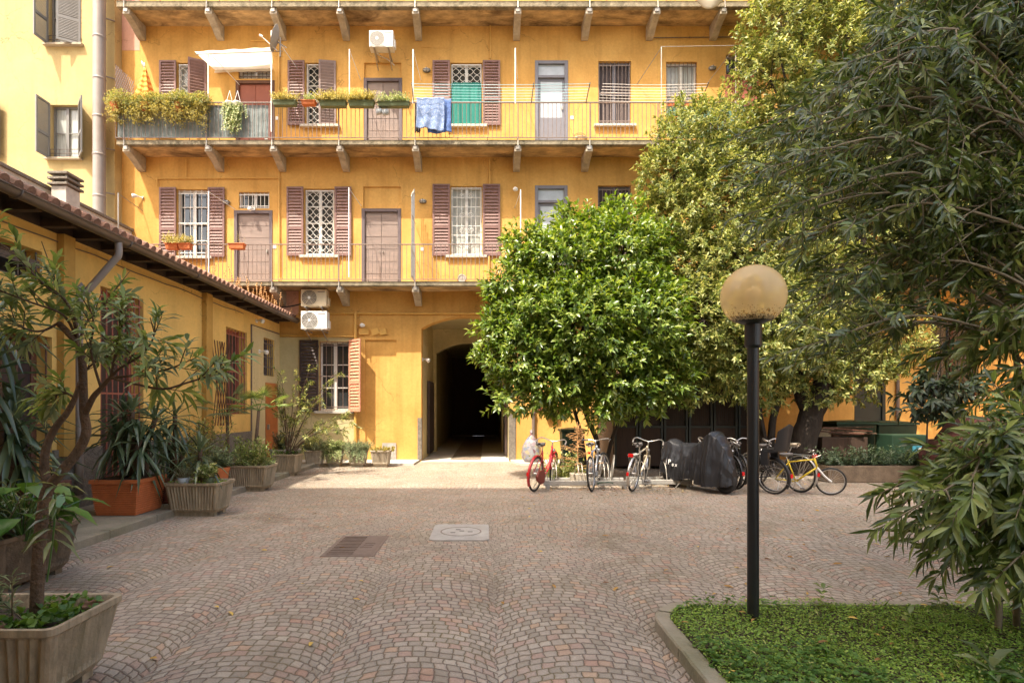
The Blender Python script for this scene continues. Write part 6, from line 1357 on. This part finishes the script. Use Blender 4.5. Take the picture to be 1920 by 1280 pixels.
n = 500; P2 = bedpts(n); P2 = P2[(np.sin(P2[:, 0]*5)*np.sin(P2[:, 1]*6) > .1)]; k = len(P2); A = np.column_stack([P2, np.full(k, .07)]); T = np.column_stack([g.normal(0, .3, (k, 2)), np.ones(k)]); P, D, U = whorls(g, A, T, g.uniform(.06, .15, k), 4, 2)
tag(leaves('small_weeds', 'leafPale', None, P, D, U, g.uniform(.015, .035, len(P)), g.uniform(.008, .016, len(P)), 'simple'), 'small upright weeds rising above the ground cover', 'weeds', kind='stuff')
def weed(x, y, z, n, ll, lw, seed, lab, m='leafFresh', hgt=.12, grp='broad leaved weeds in the bed'):
    g = np.random.default_rng(seed); A = np.array([[x, y, z]]); T = np.array([[.05, 0, 1.]]); P, D, U = whorls(g, A, T, hgt, n, 3, (45, 80), .1); o = leaves('weed', m, None, P, D, U, g.uniform(.7, 1.1, len(P))*ll, lw, 'oval', .25, .2)
    return tag(o, lab, 'weed', grp)
weed(mx(1542, 4.35), 4.35, .1, 4, .10, .035, 1, 'pale broad leaved weed at the back kerb of the bed'); weed(mx(1655, 4.1), 3.85, .09, 3, .09, .04, 3, 'small round leaved weed in the middle of the bed')
weed(mx(1860, 3.2), 3.2, .08, 3, .22, .06, 4, 'large pale leaf sprawling in the lower right corner of the bed', 'leafGrey', .06); weed(mx(1760, 4.3), 4.3, .1, 5, .10, .03, 5, 'leafy weed at the back kerb near the oleander', 'leafOle')
n = 170; x = np.concatenate([g.uniform(.5, 7.5, n), g.normal(-2.2, 1.2, 26), g.uniform(1.2, 4, 60)]); y = np.concatenate([g.uniform(4.8, 12.3, n), g.uniform(3.6, 9, 26), g.uniform(10.8, 12.2, 60)]); k = len(x)
P = np.column_stack([x, y, np.full(k, .012)]); a = g.uniform(0, 6.28, k); D = np.column_stack([np.cos(a), np.sin(a), g.uniform(0, .25, k)]); U = np.column_stack([g.normal(0, .25, (k, 2)), np.ones(k)])
tag(leaves('fallen_leaves', 'litter', None, P, D, U, g.uniform(.04, .10, k), g.uniform(.015, .032, k), 'oval', .2), 'yellow and brown fallen leaves scattered over the setts', 'fallen leaves', kind='stuff')

# ============================================================ planters down the left side
def rib_planter(x0, x1, y0, y1, z0, h, lab, cat='potted plant', taper=.06, soil=.05, name='potted_plant', grp='fluted concrete planters down the left side', m='planter', pitch=.055, rim=True):
    t = thing(name, ((x0+x1)/2, (y0+y1)/2, z0), lab, cat, grp); b = MB(); zt = z0+h; zb = z0+.05; r_ = .05
    def ring(tp, z, d=0.):
        pts = []
        X0, X1, Y0_, Y1_ = x0+tp-d, x1-tp+d, y0+tp-d, y1-tp+d
        cs = [((X0+r_, Y0_+r_), 180), ((X1-r_, Y0_+r_), 270), ((X1-r_, Y1_-r_), 0), ((X0+r_, Y1_-r_), 90)]
        for i, ((cx, cy), a0) in enumerate(cs):
            arc = [(cx+r_*math.cos(R(a0+90*k/4)), cy+r_*math.sin(R(a0+90*k/4)), z, 0) for k in range(5)]; pts += arc
            (nx_, ny_), na = cs[(i+1) % 4]; e = (nx_+r_*math.cos(R(na)), ny_+r_*math.sin(R(na))); s = arc[-1]; L_ = math.hypot(e[0]-s[0], e[1]-s[1]); n0 = [int(round(((x1-x0) if i % 2 == 0 else (y1-y0))/pitch))][0]; m_ = n0*4
            nxv = (math.cos(R(a0+90)), math.sin(R(a0+90)))
            for k in range(1, m_): q = k/m_; rr = .5-.5*math.cos(2*math.pi*q*n0); pts.append((s[0]+(e[0]-s[0])*q, s[1]+(e[1]-s[1])*q, z, (rr, nxv)))
        return pts
    def emit(rg, dep): return [(p[0]-(p[3][1][0]*dep*p[3][0] if p[3] else 0), p[1]-(p[3][1][1]*dep*p[3][0] if p[3] else 0), p[2]) for p in rg]
    rings = [emit(ring(taper+.035, zb), 0), emit(ring(taper, zb+.05), .004)]+[emit(ring(taper*.93+(.016-taper*.93)*k/6, zb+.08+(zt-.14-zb)*k/6), .022) for k in range(7)]+[emit(ring(.012, zt-.045), .0), emit(ring(0, zt-.035), 0), emit(ring(0, zt), 0), emit(ring(.028, zt), 0), emit(ring(.034, zt-.01), 0), emit(ring(.075, zt-soil-.04), 0)]
    n = len(rings[0]); vs_ = [p for rg in rings for p in rg]; b.add(vs_, [(i*n+k, i*n+(k+1) % n, (i+1)*n+(k+1) % n, (i+1)*n+k) for i in range(len(rings)-1) for k in range(n)])
    b.build('planter', m, t, smooth=False)
    b = MB(); q = taper+.05; b.box(x0+q, x1-q, y0+q, y0+q+.09, z0, zb+.02); b.box(x0+q, x1-q, y1-q-.09, y1-q, z0, zb+.02); b.build('foot', m, t)
    b = MB(); b.grid(lambda u, v: (x0+.06+(x1-x0-.12)*u, y0+.06+(y1-y0-.12)*v, zt-soil+.02*noise.noise((u*8, v*8, x0))), 14, 12); b.build('soil', 'soil', t)
    return t, zt-soil
def bushy(name, m, t, x0, x1, y0, y1, z, n, h, ll, lw, seed, nodes=6, per=3, sp=.45, kind='simple', lean=(0, 0), stems=True, sm='twig', sr=.004, curl=0.):
    g = np.random.default_rng(seed); A = np.column_stack([g.uniform(x0, x1, n), g.uniform(y0, y1, n), np.full(n, z)]); T = np.column_stack([g.normal(lean[0], sp, n), g.normal(lean[1], sp, n), np.ones(n)]); L_ = g.uniform(.45, 1, n)*h
    P, D, U = whorls(g, A, T, L_, nodes, per, (40, 80), .25); o = leaves(name, m, t, P, D, U, g.uniform(.7, 1.2, len(P))*ll, g.uniform(.8, 1.2, len(P))*lw, kind, .2, curl)
    if stems:
        b = MB()
        for a, d, l in zip(A, nrm(T), L_): b.bar(Vector(a), Vector(a+d*l), sr, 4)
        b.build('stems', sm, t)
    return o
def sword_rosette(g, c, n, L, w, P, D, U, Ls, Ws, lo=-70, hi=85, tilt=(0, 0)):
    for i in range(n):
        el = R(hi-(hi-lo)*(i/n)**.9+g.normal(0, 7)); a = i*2.39996+g.normal(0, .15); d = np.array([math.cos(a)*math.cos(el)+tilt[0], math.sin(a)*math.cos(el)+tilt[1], math.sin(el)])
        P.append(np.array(c)+d*.03-np.array([0, 0, .18*(i/n)])); D.append(d); U.append([0, 0, 1.] if abs(math.sin(el)) < .95 else [-math.cos(a), -math.sin(a), .4]); Ls.append(L*g.uniform(.8, 1.1)*(.8 if el > R(55) else 1)); Ws.append(w)
def yucca(t, cs, n, L, w, seed, m='leafYucca', curl=.35, trunk='bark', tr=.035, z0=.4, lo=-70):
    g = np.random.default_rng(seed); P, D, U, Ls, Ws = [], [], [], [], []
    for c in cs: sword_rosette(g, c, n, L, w, P, D, U, Ls, Ws, lo)
    # bend long leaves: two joined halves would gap, so a drooping template does it
    leaves('leaves', m, t, P, D, U, Ls, Ws, 'sword', .06, curl)
    for c in cs: b = MB(); b.tube(smooth_path([(c[0]*.6+cs[0][0]*.4, c[1]*.6+cs[0][1]*.4, z0), ((c[0]+cs[0][0])/2, c[1], (z0+c[2])/2), c], 4), tr, 8); b.build('stem', trunk, t, smooth=True)
# -- nearest planter with the gnarled oleander tree
t, zs = rib_planter(-3.15, -2.235, 2.93, 3.53, 0, .455, 'gnarled oleander tree growing in the nearest fluted concrete planter', 'potted tree', .07, .07, 'potted_oleander', pitch=.068)
def pp(l): return [at(*a) for a in l]
T1 = pp([(68, 1168, 3.22), (70, 1100, 3.22), (74, 1010, 3.24), (86, 930, 3.26), (98, 905, 3.26)])
T2 = pp([(98, 905, 3.26), (122, 876, 3.26), (150, 840, 3.28), (163, 808, 3.28), (159, 775, 3.28), (156, 730, 3.30), (153, 670, 3.30), (146, 645, 3.30), (126, 622, 3.30), (110, 606, 3.30)])
T3 = pp([(94, 915, 3.26), (84, 880, 3.30), (87, 840, 3.32), (104, 802, 3.34), (126, 774, 3.36), (141, 745, 3.38), (150, 715, 3.40)])
T4 = pp([(160, 775, 3.28), (175, 745, 3.22), (190, 728, 3.18), (207, 708, 3.14)])
b = MB(); limb(b, T1, .034, .031, 12); b.build('trunk', 'bark', t, smooth=True)
for pth, r0, r1 in ((T2, .029, .017), (T3, .027, .012), (T4, .019, .011)): b = MB(); limb(b, pth, r0, r1, 10); b.build('limb', 'bark', t, smooth=True)
TW = [[(207, 708, 3.14), (250, 719, 3.05), (305, 729, 2.98), (345, 719, 2.95), (393, 703, 2.93), (428, 682, 2.92)], [(146, 645, 3.30), (142, 602, 3.28), (122, 562, 3.25), (94, 543, 3.22), (63, 514, 3.18), (20, 470, 3.12), (-30, 440, 3.1)],
      [(142, 630, 3.3), (118, 590, 3.28), (59, 567, 3.2), (0, 545, 3.12), (-30, 535, 3.1)], [(150, 650, 3.3), (140, 610, 3.3), (128, 575, 3.32), (110, 540, 3.34), (95, 500, 3.34)], [(207, 708, 3.14), (225, 690, 3.12), (262, 668, 3.08), (285, 640, 3.04), (290, 615, 3.02)],
      [(190, 728, 3.18), (178, 690, 3.16), (170, 650, 3.16), (176, 610, 3.14), (168, 575, 3.12)], [(207, 708, 3.14), (240, 705, 3.1), (280, 700, 3.05), (320, 690, 3.02), (345, 680, 3.0)], [(153, 680, 3.3), (150, 640, 3.34), (165, 600, 3.38), (195, 570, 3.4), (215, 545, 3.42)], [(207, 708, 3.14), (215, 670, 3.1), (222, 630, 3.06), (226, 590, 3.04)],
      [(109, 606, 3.3), (80, 620, 3.26), (50, 618, 3.2), (20, 600, 3.16)], [(140, 745, 3.38), (120, 735, 3.4), (105, 742, 3.42)], [(150, 715, 3.4), (165, 690, 3.42), (190, 672, 3.44), (215, 660, 3.46)]]
b = MB(); g = np.random.default_rng(61); A = []; TT = []; LL = []
for tw in TW:
    p = smooth_path(pp(tw), 5); k = len(p); b.tube(p, [.008*(1-.6*i/(k-1)) for i in range(k)], 6)
    for j in range(9):
        u = .3+.7*j/8; i = min(k-2, int(u*(k-1))); q = p[i]; tg = (p[i+1]-p[i]).normalized(); d = (tg+Vector(g.normal(0, .6, 3))+Vector((0, 0, .25))).normalized() if j < 8 else tg; l = g.uniform(.08, .18); A.append(q); TT.append(d); LL.append(l); b.tube([q, q+d*l], [.0035, .002], 4, False)
b.build('twigs', 'bark', t, smooth=True)
P, D, U = whorls(g, np.array(A), np.array(TT), np.array(LL), 5, 3, (35, 75), .3, .14); D[:, 2] -= .15; leaves('foliage', 'leafFresh', t, P[::2], D[::2], U[::2], g.uniform(.07, .125, len(P[::2])), g.uniform(.017, .025, len(P[::2])), 'lance', .1, .25); leaves('older_foliage', 'leafGrey', t, P[1::4], D[1::4], U[1::4], g.uniform(.07, .12, len(P[1::4])), g.uniform(.017, .025, len(P[1::4])), 'lance', .1, .3)
# young shoot in front of the trunk
b = MB(); sh_ = smooth_path(pp([(88, 1090, 3.1), (95, 1040, 3.08), (102, 980, 3.06), (103, 925, 3.05)]), 4); b.tube(sh_, .005, 5); b.build('young_shoot', 'leafCalla', t)
P, D, U = whorls(g, np.array([sh_[6]]), np.array([[.08, 0, 1.]]), .34, 7, 4, (50, 95), .0, .12); D[:, 2] -= .25; leaves('shoot_foliage', 'leafOle', t, P, D, U, g.uniform(.12, .17, len(P)), .026, 'lance', .15, .45)
bushy('ground_leaves', 'cloverdark', t, -2.62, -2.30, 3.05, 3.45, zs, 60, .10, .045, .035, 71, 2, 3, .7, 'oval', stems=False)
bushy('side_foliage', 'leafGrey', t, -3.1, -2.62, 3.02, 3.3, zs, 26, .42, .07, .014, 72, 8, 3, .35, 'lance')
b = MB()
for x, y, a, s in ((-2.36, 3.42, 20, .05), (-2.62, 3.03, 50, .05), (-2.82, 3.10, 10, .06), (-2.72, 3.0, 80, .04)): b.M = Matrix.Translation((x, y, zs+.03)) @ Matrix.Rotation(R(a), 4, 'Z') @ Matrix.Rotation(R(14), 4, 'X'); b.box(-s, s, -s*.8, s*.8, -.02, .02); b.build('stone_chip', 'tile', t, bevel=.008); b = MB()
# -- second dark planter with the big-leaved arum
t, zs = rib_planter(-4.61, -4.02, 4.72, 5.68, 0, .50, 'broad leaved arum plant in the dark planter behind the nearest one', 'potted plant', .07, .06, m='trough')
def arum(t, c, n, L, w, seed, m='leafCalla', hs=.35):
    g = np.random.default_rng(seed); P, D, U = [], [], []; b = MB()
    for i in range(n):
        a = i*2.4+g.uniform(-.3, .3); r = g.uniform(.10, .44); h = hs*g.uniform(.5, 1.2); e = Vector((c[0]+r*math.cos(a), c[1]+r*math.sin(a), c[2]+h)); s = Vector((c[0]+.1*r*math.cos(a), c[1], c[2])); b.tube(smooth_path([s, s.lerp(e, .5)+Vector((0, 0, .06)), e], 3), .006, 5, False)
        P.append(e); D.append([math.cos(a), math.sin(a), g.uniform(-.55, .15)]); U.append([.3*math.cos(a+3.14), .3*math.sin(a+3.14), 1])
    b.build('leaf_stalks', 'leafCalla', t); k = len(P); leaves('leaves', m, t, np.array(P), np.array(D), np.array(U), g.uniform(.7, 1.2, k)*L, g.uniform(.8, 1.2, k)*w, 'heart', .2, .15)
arum(t, (-4.05, 4.98, zs), 34, .27, .17, 81, hs=.42); o = bushy('side_foliage', 'leafOle', t, -4.5, -4.1, 4.8, 5.5, zs, 20, .5, .13, .022, 82, 7, 3, .4, 'lance', curl=.2)
# -- tall yucca in a maroon tub at the left edge
t = thing('potted_yucca', (-4.95, 6.05, .1), 'tall yucca with long drooping sword leaves in a maroon tub at the left edge', 'potted plant'); b = MB(); b.frustum(-5.25, -4.67, 5.75, 6.35, .1, .78, .05); b.build('tub', 'maroon', t, bevel=.02); b = MB(); b.box(-5.28, -4.64, 5.72, 6.38, .74, .80); b.build('rim', 'maroon', t, bevel=.01); b = MB(); b.box(-5.2, -4.72, 5.8, 6.3, .79, .805); b.build('soil', 'soil', t)
yucca(t, [(-4.92, 5.9, 1.42), (-5.02, 5.8, 2.55), (-5.05, 5.75, 2.0), (-4.9, 6.0, 1.15), (-5.1, 6.1, 1.6)], 36, .66, .068, 83, z0=.8)
# -- yucca in the orange box
t = thing('potted_yucca', (-5.15, 8.25, .1), 'dense dark yucca in a square ribbed terracotta box', 'potted plant'); x0, x1, y0, y1 = -5.50, -4.86, 7.92, 8.62; b = MB(); b.frustum(x0, x1, y0, y1, .1, .56, .04); b.build('box', 'terracotta', t, bevel=.008)
b = MB()
for i in range(13): k = .035*(1-i/13); z = .14+i*.031; b.box(x0+k-.006, x1-k+.006, y0+k-.006, y1-k+.006, z, z+.014)
b.box(x0-.02, x1+.02, y0-.02, y1+.02, .545, .60); b.build('ribs', 'terracotta', t, bevel=.004); b = MB(); b.box(x0+.03, x1-.03, y0+.03, y1-.03, .58, .606); b.build('soil', 'soil', t)
yucca(t, [(-5.10, 8.2, 1.55), (-5.3, 8.15, 1.25), (-4.92, 8.1, 1.15), (-5.35, 8.4, 1.55), (-5.05, 8.3, .95), (-4.85, 8.35, 1.45)], 34, .56, .062, 84, z0=.6)
# -- round brown pot with strappy plant
def round_pot(t, x, y, z0, r, h, m, saucer=True):
    b = MB(); b.lathe([(0, 0), (r*.74, 0), (r*.93, h*.84), (r, h*.84), (r, h), (r*.9, h), (r*.88, h*.9), (0, h*.88)], (x, y, z0+(.03 if saucer else 0)), 28); b.build('pot', m, t, smooth=False)
    if saucer: b = MB(); b.lathe([(0, 0), (r*.98, 0), (r*1.06, .045), (r*1.0, .045), (r*.95, .012), (0, .012)], (x, y, z0), 28); b.build('saucer', m, t, smooth=True)
t = thing('potted_yucca', (-5.15, 9.25, .1), 'upright yucca in a round brown pot on a saucer', 'potted plant'); round_pot(t, -5.12, 9.2, .1, .27, .36, 'brownpot'); yucca(t, [(-5.0, 9.15, 1.50), (-5.2, 9.25, 1.1), (-4.9, 9.2, .85)], 32, .54, .055, 85, z0=.4)
# -- fluted planter 3: yucca, variegated bush, small pots
t, zs = rib_planter(-4.74, -3.92, 8.33, 8.93, 0, .50, 'young yucca in a fluted concrete planter on the kerb, with small pots round it'); yucca(t, [(-4.32, 8.6, .98)], 28, .50, .055, 86, z0=.45, lo=-40)
for x, y, m, mm, lab, s in ((-4.50, 8.46, 'frost', 'leafGrey', 'small pot of fine grey-green foliage on the planter by the young yucca', 1), (-4.12, 8.47, 'greenpot', 'leafVar', 'small pot of variegated cream leaves on the planter by the young yucca', 2)):
    q = thing('small_pot', (x, y, zs), lab, 'potted plant', 'small pots standing in the planter'); b = MB(); b.lathe([(0, 0), (.06, 0), (.09, .12), (.08, .12), (0, .1)], (x, y, zs), 16); b.build('pot', m, q, smooth=True)
    bushy('foliage', mm, q, x-.05, x+.05, y-.05, y+.05, zs+.10, 40 if s == 2 else 70, .22, .055 if s == 2 else .03, .03 if s == 2 else .006, 90+s, 5, 3, .55, 'oval' if s == 2 else 'simple')
bushy('ground_leaves', 'clover', t, -4.68, -3.98, 8.36, 8.88, zs, 60, .08, .035, .025, 93, 2, 3, .6, 'simple', stems=False)
# -- orange round pot with grey-leaved plant
t = thing('potted_shrub', (-4.98, 10.6, .1), 'grey leaved shrub in a bright orange round pot', 'potted plant'); round_pot(t, -4.98, 10.55, .1, .22, .38, 'terracotta'); bushy('foliage', 'leafGrey', t, -5.1, -4.86, 10.45, 10.65, .45, 34, .42, .10, .03, 95, 6, 3, .5, 'oval')
# -- fluted planter 4
t, zs = rib_planter(-4.98, -4.18, 10.86, 11.46, 0, .50, 'leafy mixed shrubs in the second fluted planter on the kerb'); bushy('foliage', 'leafFresh', t, -4.9, -4.3, 10.95, 11.35, zs, 42, .62, .10, .026, 96, 7, 3, .32, 'lance', curl=.15); bushy('low_foliage', 'leafVar', t, -4.92, -4.25, 10.9, 11.4, zs, 80, .22, .05, .02, 97, 4, 3, .6, 'simple', stems=False)
# fan palm
def palm(c, fans, lab, base, seed, dead=0, m='leafGrey'):
    t = thing('fan_palm', base, lab, 'palm'); g = np.random.default_rng(seed); b = MB(); b.tube([base, (base[0], base[1], base[2]+.3), c], [.05, .045, .03], 10); b.build('stem', 'bark', t, smooth=True); P, D, U, LL = [], [], [], []; b = MB()
    for i in range(fans):
        a = i*2.4; el = g.uniform(-.1, 1.2); d = Vector((math.cos(a)*math.cos(el), math.sin(a)*math.cos(el), math.sin(el))); C_ = Vector(c); e = C_+d*g.uniform(.32, .5); b.tube([C_, e], .006, 5); sd = d.cross(Vector((0, 0, 1))).normalized(); up = sd.cross(d)
        for k in range(22): th = R(-100+200*k/21); q = d*math.cos(th)+sd*math.sin(th); P.append(e); D.append(q); U.append(up); LL.append(.36*(1-.25*abs(th)/1.7))
    b.build('leaf_stalks', 'leafCalla', t); leaves('fans', m, t, np.array(P), np.array(D), np.array(U), np.array(LL), .020, 'sword', .08, .18)
palm((-5.45, 12.0, 1.5), 9, 'fan palm with feathery grey-green fans against the low wing wall', (-5.45, 12.0, .1), 98); palm((-4.75, 11.9, 1.55), 8, 'fan palm with drooping ribbed fans behind the second kerb planter', (-4.85, 11.9, .1), 99, m='leafFresh')
bushy('tall_foliage', 'leafPale', None, -5.9, -5.3, 10.2, 11.6, .1, 60, 1.35, .11, .018, 100, 10, 3, .16, 'lance', sm='twig')
for o in [o for o in COL.objects if o.name.startswith('tall_foliage')]: o.name = 'bamboo_clump'; tag(o, 'loose clump of slender green stems along the foot of the wing wall', 'shrub', kind='stuff')
st_ = [o for o in COL.objects if o.name.startswith('stems') and o.parent is None]
for o in st_: o.name = 'bamboo_stems'; o.parent = [q for q in COL.objects if q.name == 'bamboo_clump'][0]
# -- fluted planter 5 with the sunlit shrub
t, zs = rib_planter(-5.02, -4.42, 13.30, 13.86, 0, .52, 'airy pale oleander in the tall fluted planter near the beige corner', 'potted shrub')
g = np.random.default_rng(111); A = []; TT = []; LL = []; b = MB(); C_ = Vector((-4.72, 13.58, zs))
for i in range(15):
    px, py = g.uniform(500, 668), g.uniform(690, 800) if i > 5 else g.uniform(684, 760)
    if px > 640: py = g.uniform(770, 830)
    e = at(px, py, g.uniform(13.1, 13.9)); p = smooth_path([C_+Vector((g.normal(0, .05), 0, 0)), C_.lerp(e, .45)+Vector((0, 0, .22)), e], 5); k = len(p); b.tube(p, [.014*(1-.75*j/(k-1)) for j in range(k)], 6)
    for j in range(9): u = .35+.65*j/8; q = p[min(k-2, int(u*(k-1)))]; d = ((p[-1]-p[-3]).normalized()+Vector(g.normal(0, .8, 3))).normalized(); l = g.uniform(.12, .30); A.append(q); TT.append(d); LL.append(l); b.tube([q, q+d*l], [.004, .002], 4, False)
b.build('stems', 'bark', t, smooth=True); P, D, U = whorls(g, np.array(A), np.array(TT), np.array(LL), 6, 3, (35, 75), .25); leaves('foliage', 'leafPale', t, P, D, U, g.uniform(.07, .12, len(P)), g.uniform(.016, .024, len(P)), 'lance', .1, .25)
bushy('ground_leaves', 'cloverdark', t, -4.98, -4.46, 13.34, 13.82, zs, 50, .14, .04, .02, 112, 3, 3, .5, 'simple', stems=False)
# -- pale trough and dark shrub by the orange door
t, zs = rib_planter(-5.55, -4.85, 14.5, 15.0, 0.095, .45, 'grey planter with a dark bushy shrub before the orange door', m='concrete'); bushy('foliage', 'leafYucca', t, -5.35, -5.15, 14.65, 14.85, zs, 60, .52, .06, .02, 113, 7, 3, .35, 'oval'); bushy('low_foliage', 'leafVar', t, -5.5, -4.9, 14.55, 14.95, zs, 50, .2, .05, .02, 114, 3, 3, .6, 'simple', stems=False)
# -- row of low planters along the house front
for i, (a, c, mm, lab, d, s, hh) in enumerate(((568, 603, 'leafGrey', 'leftmost low planter along the house front, with a dark grey-green bush', 15.35, 121, .42), (607, 640, 'leafVar', 'low planter along the house front with cream flowering trailers', 15.5, 122, .34), (650, 686, 'leafGrey', 'low planter along the house front with a frothy pale bush spilling over', 15.4, 123, .34), (693, 731, 'leafLemon', 'rightmost low fluted planter, with sparse low growth', 15.35, 124, .14))):
    x0, x1 = mx(a, d), mx(c, d); t, zs = rib_planter(x0, x1, d, d+.42, 0, .46, lab, taper=.05, grp='low planters along the house front', m='stone')
    k = 170 if i < 3 else 40
    bushy('foliage', mm, t, x0-.02, x1+.02, d-.02, d+.4, zs, k, hh, .05, .010 if mm == 'leafGrey' else .022, s, 7, 4, .5 if i < 3 else .6, 'simple')
    if i in (1, 2):
        g = np.random.default_rng(s+50); n = 40; A = np.column_stack([g.uniform(x0, x1, n), np.full(n, d-.01), np.full(n, zs+.08)]); T = np.column_stack([g.normal(0, .3, n), g.normal(-.35, .1, n), np.full(n, -.9)]); P, D, U = whorls(g, A, T, g.uniform(.1, .35, n), 6, 3); leaves('trailing_foliage', 'leafVar' if i == 1 else 'leafGrey', t, P, D, U+np.array([0, -1, 1]), .04, .018, 'simple')
# small table-like stool glimpsed behind
for o in list(COL.objects):                                   # letters become ordinary meshes
    if o.type == 'FONT':
        bpy.context.view_layer.update(); dg = bpy.context.evaluated_depsgraph_get(); me = bpy.data.meshes.new_from_object(o.evaluated_get(dg)); q = bpy.data.objects.new(o.name.split('.')[0], me); COL.objects.link(q); q.parent = o.parent; q.location = o.location; q.rotation_euler = o.rotation_euler; bpy.data.objects.remove(o)
